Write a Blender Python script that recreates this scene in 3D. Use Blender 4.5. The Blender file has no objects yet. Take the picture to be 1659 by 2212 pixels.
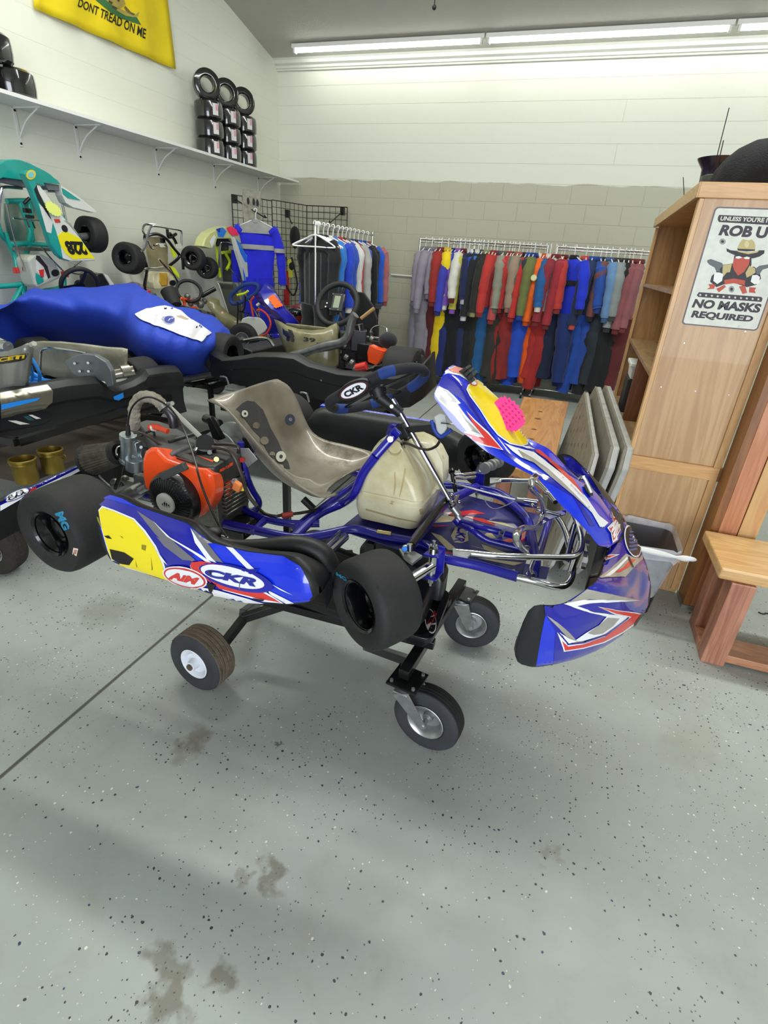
import bpy, bmesh, math, random
from math import sin, cos, pi, radians
from mathutils import Vector, Matrix
from mathutils.bvhtree import BVHTree
from mathutils.geometry import tessellate_polygon
random.seed(7)
V = Vector
S = bpy.context.scene
COL = S.collection

# ------------------------------------------------------------------ camera
FPX, CX, CY, CAMZ = 1138.6, 829.5, 1106.0, 1.5
_y, _p, _r = radians(-18.003), radians(-25.723), radians(3.872)
FW = V((cos(_p)*sin(_y), cos(_p)*cos(_y), sin(_p)))
_ri = V((cos(_y), -sin(_y), 0)); _up = _ri.cross(FW)
RI = cos(_r)*_ri + sin(_r)*_up
UP = -sin(_r)*_ri + cos(_r)*_up
CAM = V((0, 0, CAMZ))
cd = bpy.data.cameras.new('camera'); cam = bpy.data.objects.new('camera', cd); COL.objects.link(cam)
cd.sensor_fit = 'HORIZONTAL'; cd.sensor_width = 36.0; cd.lens = FPX/1659*36.0; cd.clip_start = .05
mw = Matrix((RI, UP, -FW)).transposed().to_4x4(); mw.translation = CAM
cam.matrix_world = mw
S.camera = cam
# ------------------------------------------------------------------ world, exposure, room lights
S.view_settings.view_transform = 'Standard'; S.view_settings.look = 'None'
S.view_settings.gamma = 1.0; S.view_settings.use_curve_mapping = False
S.view_settings.exposure = 0.22
W = bpy.data.worlds.new('world'); S.world = W; W.use_nodes = True
W.node_tree.nodes['Background'].inputs[0].default_value = (.75, .85, 1, 1)
W.node_tree.nodes['Background'].inputs[1].default_value = .55
def area(name, loc, direction, sx, sy, power, color):
    l = bpy.data.lights.new(name, 'AREA'); l.shape = 'RECTANGLE'; l.size = sx; l.size_y = sy
    l.energy = power; l.color = color
    o = bpy.data.objects.new(name, l); COL.objects.link(o); o.location = loc
    o.rotation_euler = V(direction).to_track_quat('-Z', 'Y').to_euler()
    return o
# daylight through the open roller door behind the photographer, and the rows of ceiling tubes over the shop
area('daylight_from_shop_door', (1.5, -4.6, 1.9), (0, 1, -.05), 4.2, 3.2, 330, (.88, .93, 1))
area('ceiling_tube_row_light', (-.3, 3.2, 4.5), (0, 0, -1), 7.5, .25, 210, (.97, 1, .93))
area('ceiling_tube_row_light', (-.3, -.9, 5.2), (0, 0, -1), 7.5, .25, 300, (.97, 1, .93))

# ------------------------------------------------------------------ pixel -> place helpers (a ray from the lens cut by a known plane)
def ray(x, y): return RI*((x-CX)/FPX) - UP*((y-CY)/FPX) + FW
def atx(x, y, X): d = ray(x, y); return CAM + d*(X/d.x)
def aty(x, y, Y): d = ray(x, y); return CAM + d*(Y/d.y)
def atz(x, y, Z): d = ray(x, y); return CAM + d*((Z-CAMZ)/d.z)
def atp(x, y, p, n):
    d = ray(x, y); return CAM + d*((V(p)-CAM).dot(V(n))/d.dot(V(n)))

# ------------------------------------------------------------------ materials
def lin(c):
    if isinstance(c, str): c = tuple(int(c[i:i+2], 16) for i in (0, 2, 4))
    return tuple((v/255/12.92 if v/255 <= .04045 else ((v/255+.055)/1.055)**2.4) for v in c) + (1,)
MATS = {}
def mat(name, color, rough=.5, metal=0, coat=0, var=0, vscale=8, bump=0, bscale=60, color2=None, trans=0, sheen=0, alpha=1, ior=1.45, dirt=None, dscale=5, dth=.55):
    if name in MATS: return MATS[name]
    m = bpy.data.materials.new(name); m.use_nodes = True; nt = m.node_tree; N = nt.nodes; L = nt.links
    b = N['Principled BSDF']; b.inputs['Base Color'].default_value = lin(color)
    b.inputs['Roughness'].default_value = rough; b.inputs['Metallic'].default_value = metal
    b.inputs['Coat Weight'].default_value = coat; b.inputs['Coat Roughness'].default_value = .06
    b.inputs['Transmission Weight'].default_value = trans; b.inputs['IOR'].default_value = ior
    b.inputs['Alpha'].default_value = alpha
    if sheen: b.inputs['Sheen Weight'].default_value = sheen
    m.diffuse_color = lin(color)
    tc = None
    if var or bump or color2 or dirt:
        tc = N.new('ShaderNodeTexCoord')
    cur = None
    if var or color2:
        n = N.new('ShaderNodeTexNoise'); n.inputs['Scale'].default_value = vscale; n.inputs['Detail'].default_value = 5
        L.new(tc.outputs['Object'], n.inputs['Vector'])
        r = N.new('ShaderNodeValToRGB'); L.new(n.outputs['Fac'], r.inputs[0])
        c = lin(color); c2 = lin(color2) if color2 else tuple(v*(1-var) for v in c[:3])+(1,)
        r.color_ramp.elements[0].position = .35; r.color_ramp.elements[0].color = c2
        r.color_ramp.elements[1].position = .65; r.color_ramp.elements[1].color = c
        L.new(r.outputs[0], b.inputs['Base Color']); cur = r.outputs[0]
    if dirt:
        n = N.new('ShaderNodeTexNoise'); n.inputs['Scale'].default_value = dscale; n.inputs['Detail'].default_value = 8; n.inputs['Roughness'].default_value = .7
        L.new(tc.outputs['Object'], n.inputs['Vector'])
        r = N.new('ShaderNodeValToRGB'); L.new(n.outputs['Fac'], r.inputs[0])
        r.color_ramp.elements[0].position = dth; r.color_ramp.elements[0].color = (0, 0, 0, 1)
        r.color_ramp.elements[1].position = dth+.12; r.color_ramp.elements[1].color = (1, 1, 1, 1)
        mx = N.new('ShaderNodeMix'); mx.data_type = 'RGBA'; L.new(r.outputs[0], mx.inputs[0])
        if cur: L.new(cur, mx.inputs[6])
        else: mx.inputs[6].default_value = lin(color)
        mx.inputs[7].default_value = lin(dirt); L.new(mx.outputs[2], b.inputs['Base Color'])
    if bump:
        n = N.new('ShaderNodeTexNoise'); n.inputs['Scale'].default_value = bscale; n.inputs['Detail'].default_value = 4
        L.new(tc.outputs['Object'], n.inputs['Vector'])
        bp = N.new('ShaderNodeBump'); bp.inputs['Strength'].default_value = bump; bp.inputs['Distance'].default_value = .01
        L.new(n.outputs['Fac'], bp.inputs['Height']); L.new(bp.outputs[0], b.inputs['Normal'])
    MATS[name] = m; return m

def wood(name, c1, c2, axis='Z', scale=3.0, rough=.45, stretch=.12):
    if name in MATS: return MATS[name]
    m = bpy.data.materials.new(name); m.use_nodes = True; nt = m.node_tree; N = nt.nodes; L = nt.links
    b = N['Principled BSDF']; b.inputs['Roughness'].default_value = rough; b.inputs['Coat Weight'].default_value = .15
    tc = N.new('ShaderNodeTexCoord'); mp = N.new('ShaderNodeMapping'); L.new(tc.outputs['Object'], mp.inputs[0])
    s = [1, 1, 1]; s['XYZ'.index(axis)] = stretch; mp.inputs['Scale'].default_value = s
    n = N.new('ShaderNodeTexNoise'); n.inputs['Scale'].default_value = scale*2.2; n.inputs['Detail'].default_value = 6; n.inputs['Distortion'].default_value = 1.6
    L.new(mp.outputs[0], n.inputs['Vector'])
    n2 = N.new('ShaderNodeTexNoise'); n2.inputs['Scale'].default_value = scale*30; n2.inputs['Detail'].default_value = 2
    L.new(mp.outputs[0], n2.inputs['Vector'])
    w = N.new('ShaderNodeMath'); w.operation = 'SINE'; mm = N.new('ShaderNodeMath'); mm.operation = 'MULTIPLY'; mm.inputs[1].default_value = 42
    L.new(n.outputs['Fac'], mm.inputs[0]); L.new(mm.outputs[0], w.inputs[0])
    a = N.new('ShaderNodeMath'); a.operation = 'MULTIPLY_ADD'; a.inputs[1].default_value = .16; L.new(w.outputs[0], a.inputs[0]); L.new(n.outputs['Fac'], a.inputs[2])
    a2 = N.new('ShaderNodeMath'); a2.operation = 'MULTIPLY_ADD'; a2.inputs[1].default_value = .25; L.new(n2.outputs['Fac'], a2.inputs[0]); L.new(a.outputs[0], a2.inputs[2])
    r = N.new('ShaderNodeValToRGB'); L.new(a2.outputs[0], r.inputs[0])
    r.color_ramp.elements[0].position = .3; r.color_ramp.elements[0].color = lin(c2)
    r.color_ramp.elements[1].position = .95; r.color_ramp.elements[1].color = lin(c1)
    L.new(r.outputs[0], b.inputs['Base Color'])
    bp = N.new('ShaderNodeBump'); bp.inputs['Strength'].default_value = .08; bp.inputs['Distance'].default_value = .005
    L.new(n2.outputs['Fac'], bp.inputs['Height']); L.new(bp.outputs[0], b.inputs['Normal'])
    MATS[name] = m; return m

# ------------------------------------------------------------------ mesh builder
def basis(d):
    d = V(d).normalized(); u = d.orthogonal().normalized(); return u, d.cross(u), d
def smoothpath(pts, sub=6, closed=False):
    P = [V(p) for p in pts]; n = len(P); out = []
    if n < 3: return P
    rng = range(n if closed else n-1)
    for i in rng:
        if closed: p0, p1, p2, p3 = P[i-1], P[i], P[(i+1) % n], P[(i+2) % n]
        else:
            p1, p2 = P[i], P[i+1]; p0 = P[i-1] if i else p1*2-p2; p3 = P[i+2] if i+2 < n else p2*2-p1
        for k in range(sub):
            t = k/sub
            out.append(.5*((2*p1)+(-p0+p2)*t+(2*p0-5*p1+4*p2-p3)*t*t+(-p0+3*p1-3*p2+p3)*t**3))
    if not closed: out.append(P[-1])
    return out
class MB:
    def __init__(s): s.v = []; s.f = []
    def add(s, vs, fs):
        o = len(s.v); s.v += [V(v) for v in vs]; s.f += [tuple(i+o for i in f) for f in fs]; return s
    def box(s, c, size, R=None):
        hx, hy, hz = [q/2 for q in size]; c = V(c); R = R or Matrix.Identity(3)
        vs = [c + R @ V((x*hx, y*hy, z*hz)) for x in (-1, 1) for y in (-1, 1) for z in (-1, 1)]
        return s.add(vs, [(0, 1, 3, 2), (4, 6, 7, 5), (0, 4, 5, 1), (2, 3, 7, 6), (0, 2, 6, 4), (1, 5, 7, 3)])
    def bb(s, a, b):
        a, b = V(a), V(b); return s.box((a+b)/2, [abs(b[i]-a[i]) for i in range(3)])
    def hexa(s, q):   # 8 points: bottom ring then top ring
        return s.add(q, [(3, 2, 1, 0), (4, 5, 6, 7), (0, 1, 5, 4), (1, 2, 6, 5), (2, 3, 7, 6), (3, 0, 4, 7)])
    def cyl(s, p0, p1, r0, r1=None, n=16, cap=True):
        r1 = r0 if r1 is None else r1; p0, p1 = V(p0), V(p1); u, v, d = basis(p1-p0)
        vs = [p0+(u*cos(2*pi*i/n)+v*sin(2*pi*i/n))*r0 for i in range(n)] + [p1+(u*cos(2*pi*i/n)+v*sin(2*pi*i/n))*r1 for i in range(n)]
        fs = [(i, (i+1) % n, n+(i+1) % n, n+i) for i in range(n)]
        if cap: fs += [tuple(range(n))[::-1], tuple(range(n, 2*n))]
        return s.add(vs, fs)
    def tube(s, pts, r, n=10, sub=6, closed=False, cap=True):
        P = smoothpath(pts, sub, closed) if sub > 1 else [V(p) for p in pts]
        m = len(P); rr = r if callable(r) else (lambda t: r)
        vs = []; prev = None
        for i, p in enumerate(P):
            a = P[i-1] if (i or closed) else p; b = P[(i+1) % m] if (i < m-1 or closed) else p
            d = (b-a).normalized()
            if prev is None: u = d.orthogonal().normalized()
            else:
                u = prev - d*prev.dot(d); u = u.normalized() if u.length > 1e-6 else d.orthogonal().normalized()
            prev = u; w = d.cross(u); R = rr(i/max(1, m-1))
            vs += [p+(u*cos(2*pi*k/n)+w*sin(2*pi*k/n))*R for k in range(n)]
        fs = []
        for i in range(m if closed else m-1):
            j = (i+1) % m
            fs += [(i*n+k, i*n+(k+1) % n, j*n+(k+1) % n, j*n+k) for k in range(n)]
        if cap and not closed: fs += [tuple(range(n))[::-1], tuple(range((m-1)*n, m*n))]
        return s.add(vs, fs)
    def lathe(s, prof, o, d, n=32, closed=False):   # prof: (r, h) along axis d from o
        u, v, d = basis(d); o = V(o); m = len(prof); vs = []
        for r, h in prof: vs += [o+d*h+(u*cos(2*pi*k/n)+v*sin(2*pi*k/n))*r for k in range(n)]
        fs = []
        for i in range(m if closed else m-1):
            j = (i+1) % m
            fs += [(i*n+k, i*n+(k+1) % n, j*n+(k+1) % n, j*n+k) for k in range(n)]
        return s.add(vs, fs)
    def loft(s, rings, closed=True, caps=False):
        n = len(rings[0]); vs = [p for r in rings for p in r]; fs = []
        for i in range(len(rings)-1):
            for k in range(n if closed else n-1):
                fs.append((i*n+k, i*n+(k+1) % n, (i+1)*n+(k+1) % n, (i+1)*n+k))
        if caps: fs += [tuple(range(n))[::-1], tuple(range((len(rings)-1)*n, len(rings)*n))]
        return s.add(vs, fs)
    def prism(s, poly, d):
        poly = [V(p) for p in poly]; d = V(d); n = len(poly)
        tri = tessellate_polygon([poly]); vs = poly+[p+d for p in poly]
        fs = [tuple(t) for t in tri]+[tuple(i+n for i in t[::-1]) for t in tri]
        fs += [(i, (i+1) % n, n+(i+1) % n, n+i) for i in range(n)]
        return s.add(vs, fs)
    def poly(s, poly):
        poly = [V(p) for p in poly]; return s.add(poly, [tuple(t) for t in tessellate_polygon([poly])])
    def ball(s, c, r, n=16, m=10, sc=(1, 1, 1), R=None):
        c = V(c); R = R or Matrix.Identity(3); vs = []
        for i in range(m+1):
            th = pi*i/m
            vs += [c+R @ V((r*sc[0]*sin(th)*cos(2*pi*k/n), r*sc[1]*sin(th)*sin(2*pi*k/n), r*sc[2]*cos(th))) for k in range(n)]
        return s.add(vs, [(i*n+k, (i+1)*n+k, (i+1)*n+(k+1) % n, i*n+(k+1) % n) for i in range(m) for k in range(n)])
    def bvh(s): return BVHTree.FromPolygons(s.v, s.f, epsilon=0)
    def build(s, name, m=None, parent=None, smooth=True, bevel=0, solid=0, subs=0, angle=38, loc=None, fix=True):
        me = bpy.data.meshes.new(name); off = V(BASE.get(parent.name, (0, 0, 0))) if parent else V((0, 0, 0))
        if parent is None and loc is not None: off = V(loc)
        me.from_pydata([tuple(v-off) for v in s.v], [], s.f)
        if fix or bevel:
            bm = bmesh.new(); bm.from_mesh(me)
            if bevel or solid or subs: bmesh.ops.remove_doubles(bm, verts=bm.verts, dist=1e-5)
            bmesh.ops.recalc_face_normals(bm, faces=bm.faces); bm.to_mesh(me); bm.free()
        o = bpy.data.objects.new(name, me); COL.objects.link(o)
        if parent: o.parent = parent; BASE[o.name] = tuple(off)
        else: o.location = off; BASE[o.name] = tuple(off)
        if m: me.materials.append(m)
        if smooth:
            me.shade_smooth(); me.set_sharp_from_angle(angle=radians(angle))
        if subs:
            md = o.modifiers.new('s', 'SUBSURF'); md.levels = subs; md.render_levels = subs
        if solid:
            md = o.modifiers.new('t', 'SOLIDIFY'); md.thickness = solid; md.offset = 0
        if bevel:
            md = o.modifiers.new('b', 'BEVEL'); md.width = bevel; md.segments = 2; md.limit_method = 'ANGLE'
        return o
BASE = {}
def root(name, loc, label, cat, group=None):
    o = bpy.data.objects.new(name, None); COL.objects.link(o); o.location = loc; o.empty_display_size = .05
    BASE[o.name] = tuple(loc); tag(o, label, cat, group); return o
def tag(o, label, cat, group=None, kind=None):
    o['label'] = label; o['category'] = cat
    if group: o['group'] = group
    if kind: o['kind'] = kind
    return o
def struct(o): o['kind'] = 'structure'; return o

# ------------------------------------------------------------------ decals: thin stickers pressed onto a surface
def subdiv2d(polys, maxlen):
    bm = bmesh.new()
    for poly in polys:
        vs3 = [V((p[0], p[1], 0)) for p in poly]
        vv = [bm.verts.new(v) for v in vs3]
        for t in tessellate_polygon([vs3]):
            try: bm.faces.new([vv[i] for i in t])
            except ValueError: pass
    bmesh.ops.remove_doubles(bm, verts=bm.verts, dist=1e-4)
    for _ in range(6):
        es = [e for e in bm.edges if e.calc_length() > maxlen]
        if not es: break
        bmesh.ops.subdivide_edges(bm, edges=es, cuts=1)
        bmesh.ops.triangulate(bm, faces=[f for f in bm.faces if len(f.verts) > 3])
    vs = [tuple(v.co) for v in bm.verts]; bm.verts.index_update()
    fs = [tuple(v.index for v in f.verts) for f in bm.faces]; bm.free(); return vs, fs
def press(name, vs, fs, bvh, m, parent, eps):
    """vs: places in the photograph; each is carried along its line of sight onto the body surface and kept a hair above it"""
    out = []; ok = []
    for x, y, _ in vs:
        d = ray(x, y).normalized(); h, n, i, t = bvh.ray_cast(CAM, d)
        if h is None: out.append(CAM); ok.append(False)
        else:
            if n.dot(d) > 0: n = -n
            out.append(h+n*eps); ok.append(True)
    mb = MB(); F = [f for f in fs if all(ok[i] for i in f) and max((out[f[i]]-out[f[i-1]]).length for i in range(len(f))) < .09]
    if not F: return None
    mb.add(out, F); return mb.build(name, m, parent, smooth=True, fix=False, angle=60)
def stick(name, polys, bvh, m, parent, eps=.0008, maxlen=14):
    if not isinstance(polys[0][0], (tuple, list)): polys = [polys]
    vs, fs = subdiv2d(polys, maxlen); return press(name, vs, fs, bvh, m, parent, eps)
_tc = {}
def text2d(body, bold=.0, shear=0.):
    k = (body, bold, shear)
    if k in _tc: return _tc[k]
    cu = bpy.data.curves.new('txt', 'FONT'); cu.body = body; cu.offset = bold; cu.shear = shear; cu.resolution_u = 4
    o = bpy.data.objects.new('txt', cu); COL.objects.link(o)
    dg = bpy.context.evaluated_depsgraph_get(); me = bpy.data.meshes.new_from_object(o.evaluated_get(dg))
    vs = [tuple(v.co) for v in me.vertices]; fs = [tuple(p.vertices) for p in me.polygons]
    bpy.data.objects.remove(o); bpy.data.curves.remove(cu); bpy.data.meshes.remove(me)
    x0 = min(v[0] for v in vs); x1 = max(v[0] for v in vs); y0 = min(v[1] for v in vs); y1 = max(v[1] for v in vs)
    vs = [((v[0]-x0)/(x1-x0), (v[1]-y0)/(y1-y0)) for v in vs]
    _tc[k] = (vs, fs); return _tc[k]
def lerpq(q, u, v):   # q: TL, TR, BR, BL ; u right, v up
    tl, tr, br, bl = [V(p) for p in q]; return (bl*(1-u)+br*u)*(1-v)+(tl*(1-u)+tr*u)*v
def text_press(name, body, quad, bvh, m, parent, eps=.0014, bold=.0, shear=0.):
    vs, fs = text2d(body, bold, shear); q = [(p[0], p[1], 0) for p in quad]
    P = [lerpq(q, u, v) for u, v in vs]; vs, fs = subdiv2d([[P[i] for i in f] for f in fs], 7)
    return press(name, vs, fs, bvh, m, parent, eps)
def text_flat(mb, body, quad3, bold=.0, shear=0.):
    vs, fs = text2d(body, bold, shear); mb.add([lerpq(quad3, u, v) for u, v in vs], fs)
def ell(cx, cy, rx, ry, rot=0, n=28):
    c, s_ = cos(radians(rot)), sin(radians(rot))
    return [(cx+rx*cos(2*pi*i/n)*c-ry*sin(2*pi*i/n)*s_, cy+rx*cos(2*pi*i/n)*s_+ry*sin(2*pi*i/n)*c) for i in range(n)]

# common materials
M_chrome = mat('chrome', 'c9c9c9', .12, 1)
M_steel = mat('galvanised_steel', 'b4b6b6', .38, .8, var=.25, vscale=30)
M_blkpl = mat('black_plastic', '18191a', .48, var=.3, vscale=12, bump=.08)
M_blkmet = mat('black_painted_metal', '141415', .3, .2, coat=.3)
M_tyre = mat('tyre_rubber', '242424', .72, var=.35, vscale=9, bump=.12, bscale=120)
M_rubber = mat('dark_rubber', '161616', .6)
M_white = mat('white_paint', 'e4e4e0', .45)
M_bolt = mat('bolt_steel', 'a9a9a9', .25, 1)
# ================================================================== ROOM
def wall_mat(name, axis, two, bs=.55):
    m = bpy.data.materials.new(name); m.use_nodes = True; nt = m.node_tree; N = nt.nodes; L = nt.links
    b = N['Principled BSDF']; b.inputs['Roughness'].default_value = .45
    tc = N.new('ShaderNodeTexCoord'); sp = N.new('ShaderNodeSeparateXYZ'); L.new(tc.outputs['Object'], sp.inputs[0])
    cb = N.new('ShaderNodeCombineXYZ'); L.new(sp.outputs[axis], cb.inputs[0]); 
    ad = N.new('ShaderNodeMath'); ad.operation = 'ADD'; ad.inputs[1].default_value = -.0+.0272; L.new(sp.outputs['Z'], ad.inputs[0]); L.new(ad.outputs[0], cb.inputs[1])
    br = N.new('ShaderNodeTexBrick'); L.new(cb.outputs[0], br.inputs['Vector']); br.inputs['Scale'].default_value = 1
    br.inputs['Brick Width'].default_value = .4064; br.inputs['Row Height'].default_value = .2032; br.inputs['Mortar Size'].default_value = .0045
    br.inputs['Mortar Smooth'].default_value = .6; br.inputs['Color1'].default_value = (1, 1, 1, 1); br.inputs['Color2'].default_value = (.97, .97, .97, 1); br.inputs['Mortar'].default_value = (.72, .72, .72, 1)
    b2 = N.new('ShaderNodeTexBrick'); L.new(cb.outputs[0], b2.inputs['Vector']); b2.inputs['Scale'].default_value = 1; b2.inputs['Brick Width'].default_value = 60; b2.inputs['Row Height'].default_value = .2032
    b2.inputs['Mortar Size'].default_value = .0045; b2.inputs['Mortar Smooth'].default_value = .6; b2.inputs['Color1'].default_value = b2.inputs['Color2'].default_value = (1, 1, 1, 1); b2.inputs['Mortar'].default_value = (.72, .72, .72, 1)
    n = N.new('ShaderNodeTexNoise'); n.inputs['Scale'].default_value = 55; n.inputs['Detail'].default_value = 5; L.new(tc.outputs['Object'], n.inputs['Vector'])
    n3 = N.new('ShaderNodeTexNoise'); n3.inputs['Scale'].default_value = 2.5; n3.inputs['Detail'].default_value = 6; L.new(tc.outputs['Object'], n3.inputs['Vector'])
    # two coats of paint: whiter above, greyer below the roller line
    zz = N.new('ShaderNodeMath'); zz.operation = 'MULTIPLY_ADD'; zz.inputs[1].default_value = .09; zz.inputs[2].default_value = -.045
    L.new(n3.outputs['Fac'], zz.inputs[0]); z2 = N.new('ShaderNodeMath'); z2.operation = 'ADD'; L.new(sp.outputs['Z'], z2.inputs[0]); L.new(zz.outputs[0], z2.inputs[1])
    st = N.new('ShaderNodeMapRange'); st.inputs[1].default_value = two; st.inputs[2].default_value = two+.012; L.new(z2.outputs[0], st.inputs[0])
    mx = N.new('ShaderNodeMix'); mx.data_type = 'RGBA'; L.new(st.outputs[0], mx.inputs[0])
    mx.inputs[6].default_value = lin('b5b49f'); mx.inputs[7].default_value = lin('dedfd2')
    mu = N.new('ShaderNodeMix'); mu.data_type = 'RGBA'; mu.blend_type = 'MULTIPLY'; mu.inputs[0].default_value = .22
    L.new(mx.outputs[2], mu.inputs[6])
    bx = N.new('ShaderNodeMix'); bx.data_type = 'RGBA'; L.new(st.outputs[0], bx.inputs[0]); L.new(br.outputs['Color'], bx.inputs[6]); L.new(b2.outputs['Color'], bx.inputs[7]); L.new(bx.outputs[2], mu.inputs[7])
    bf = N.new('ShaderNodeMix'); L.new(st.outputs[0], bf.inputs[0]); L.new(br.outputs['Fac'], bf.inputs[2]); L.new(b2.outputs['Fac'], bf.inputs[3])
    L.new(mu.outputs[2], b.inputs['Base Color'])
    h = N.new('ShaderNodeMath'); h.operation = 'MULTIPLY_ADD'; h.inputs[1].default_value = -1.0; L.new(bf.outputs[0], h.inputs[0])
    nn = N.new('ShaderNodeMath'); nn.operation = 'MULTIPLY'; nn.inputs[1].default_value = .25; L.new(n.outputs['Fac'], nn.inputs[0]); L.new(nn.outputs[0], h.inputs[2])
    bp = N.new('ShaderNodeBump'); bp.inputs['Strength'].default_value = bs; bp.inputs['Distance'].default_value = .006
    L.new(h.outputs[0], bp.inputs['Height']); L.new(bp.outputs[0], b.inputs['Normal'])
    return m
XL, YB = -4.34, 7.643
wb = MB().bb((XL-.2, YB, 0), (7, YB+.2, 4.0)).build('wall_back', wall_mat('painted_block_back', 'X', 2.405), smooth=False); struct(wb)
wl = MB().bb((XL-.2, -5, 0), (XL, YB+.2, 7.2)).build('wall_left', wall_mat('painted_block_left', 'Y', -1, .22), smooth=False); struct(wl)
M_ceil = mat('ceiling_paint', 'b4b3aa', .8, bump=.25, bscale=90)
ZC = 3.66
c = MB(); yr, zr = 1.2, ZC+.22*(YB-1.2)
c.hexa([(XL-.2, YB+.2, ZC-.04), (7, YB+.2, ZC-.04), (7, yr, zr), (XL-.2, yr, zr), (XL-.2, YB+.2, ZC+.1), (7, YB+.2, ZC+.1), (7, yr, zr+.14), (XL-.2, yr, zr+.14)])
c.hexa([(XL-.2, yr, zr), (7, yr, zr), (7, -5, zr-.22*6.2), (XL-.2, -5, zr-.22*6.2), (XL-.2, yr, zr+.14), (7, yr, zr+.14), (7, -5, zr-.22*6.2+.14), (XL-.2, -5, zr-.22*6.2+.14)])
struct(c.build('ceiling', M_ceil, smooth=False))
struct(MB().bb((6.8, -5, 0), (7, YB, 6)).build('wall_right', wall_mat('painted_block_right', 'Y', -1), smooth=False))
# wall behind the photographer with the roller-door opening
w = MB(); w.bb((XL, -5.15, 0), (-1.2, -5, 6)); w.bb((4.2, -5.15, 0), (6.8, -5, 6)); w.bb((-1.2, -5.15, 3.6), (4.2, -5, 6))
struct(w.build('wall_front', mat('plain_wall_paint', 'd6d6cc', .6), smooth=False))
# crown moulding on the back wall
t = MB(); prof = [(0, 3.585), (.03, 3.585), (.035, 3.60), (.05, 3.605), (.055, 3.63), (.09, 3.645), (.10, 3.675), (.14, 3.70), (.14, 3.73), (0, 3.76)]
t.loft([[(x, YB-d, z) for d, z in prof] for x in (XL, 6.8)], closed=True, caps=True)
struct(t.build('trim_1', mat('moulding_paint', 'dadad2', .5), angle=25))

# floor: grey painted concrete with paint chips, stains and a saw-cut joint
fm = bpy.data.materials.new('painted_concrete_floor'); fm.use_nodes = True; nt = fm.node_tree; N = nt.nodes; L = nt.links
b = N['Principled BSDF']; tc = N.new('ShaderNodeTexCoord'); sp = N.new('ShaderNodeSeparateXYZ'); L.new(tc.outputs['Object'], sp.inputs[0])
def noise(scale, detail=4, rough=.5, dist=0, vec=None):
    n = N.new('ShaderNodeTexNoise'); n.inputs['Scale'].default_value = scale; n.inputs['Detail'].default_value = detail
    n.inputs['Roughness'].default_value = rough; n.inputs['Distortion'].default_value = dist; L.new(vec or tc.outputs['Object'], n.inputs['Vector']); return n.outputs['Fac']
def mapr(x, a, bb, c=0., d=1.):
    r = N.new('ShaderNodeMapRange'); L.new(x, r.inputs[0]); r.inputs[1].default_value = a; r.inputs[2].default_value = bb; r.inputs[3].default_value = c; r.inputs[4].default_value = d; return r.outputs[0]
def math2(op, x, y):
    m = N.new('ShaderNodeMath'); m.operation = op
    for i, q in enumerate((x, y)):
        if isinstance(q, (int, float)): m.inputs[i].default_value = q
        elif q is not None: L.new(q, m.inputs[i])
    return m.outputs[0]
def mixc(f, a, c2):
    m = N.new('ShaderNodeMix'); m.data_type = 'RGBA'
    if isinstance(f, float): m.inputs[0].default_value = f
    else: L.new(f, m.inputs[0])
    for i, q in ((6, a), (7, c2)):
        if isinstance(q, tuple): m.inputs[i].default_value = q
        else: L.new(q, m.inputs[i])
    return m.outputs[2]
col = mixc(mapr(noise(1.3, 6, .6), .35, .65), lin('9a9f9a'), lin('a8aeaa'))
col = mixc(mapr(noise(5, 7, .65, .8), .52, .75, 0, .4), col, lin('928e82'))
# chips
def chips(scale, seed, rad, dens_noise_scale, lo, hi):
    mp = N.new('ShaderNodeMapping'); mp.inputs['Location'].default_value = (seed, seed*1.7, 0); L.new(tc.outputs['Object'], mp.inputs[0])
    nz = N.new('ShaderNodeTexNoise'); nz.inputs['Scale'].default_value = scale*1.5; L.new(mp.outputs[0], nz.inputs['Vector'])
    vm = N.new('ShaderNodeVectorMath'); vm.operation = 'MULTIPLY_ADD'; L.new(nz.outputs['Color'], vm.inputs[0]); vm.inputs[1].default_value = (.35/scale,)*3; L.new(mp.outputs[0], vm.inputs[2])
    v = N.new('ShaderNodeTexVoronoi'); v.voronoi_dimensions = '2D'; v.inputs['Scale'].default_value = scale; L.new(vm.outputs[0], v.inputs['Vector'])
    sc = N.new('ShaderNodeSeparateColor'); L.new(v.outputs['Color'], sc.inputs[0])
    rr = math2('MULTIPLY', math2('ADD', sc.outputs[1], .35), rad)
    inside = math2('LESS_THAN', v.outputs['Distance'], rr)
    dens = mapr(noise(dens_noise_scale, 4, .65, 0, mp.outputs[0]), .40, .70, lo, hi)
    on = math2('LESS_THAN', sc.outputs[0], dens)
    return math2('MULTIPLY', inside, on), sc.outputs[2]
for scale, seed, rad, colr, lo, hi in ((62, 3.1, .17, '33373a', -.04, .30), (62, 9.7, .15, 'dcdccf', -.02, .14), (48, 15.3, .15, '2f3d5e', -.01, .05), (120, 21.9, .2, '55585a', -.05, .2), (120, 27.7, .18, 'cccdc4', -.02, .1)):
    f, _ = chips(scale, seed, rad, 1.7, lo, hi)
    col = mixc(f, col, lin(colr))
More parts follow.
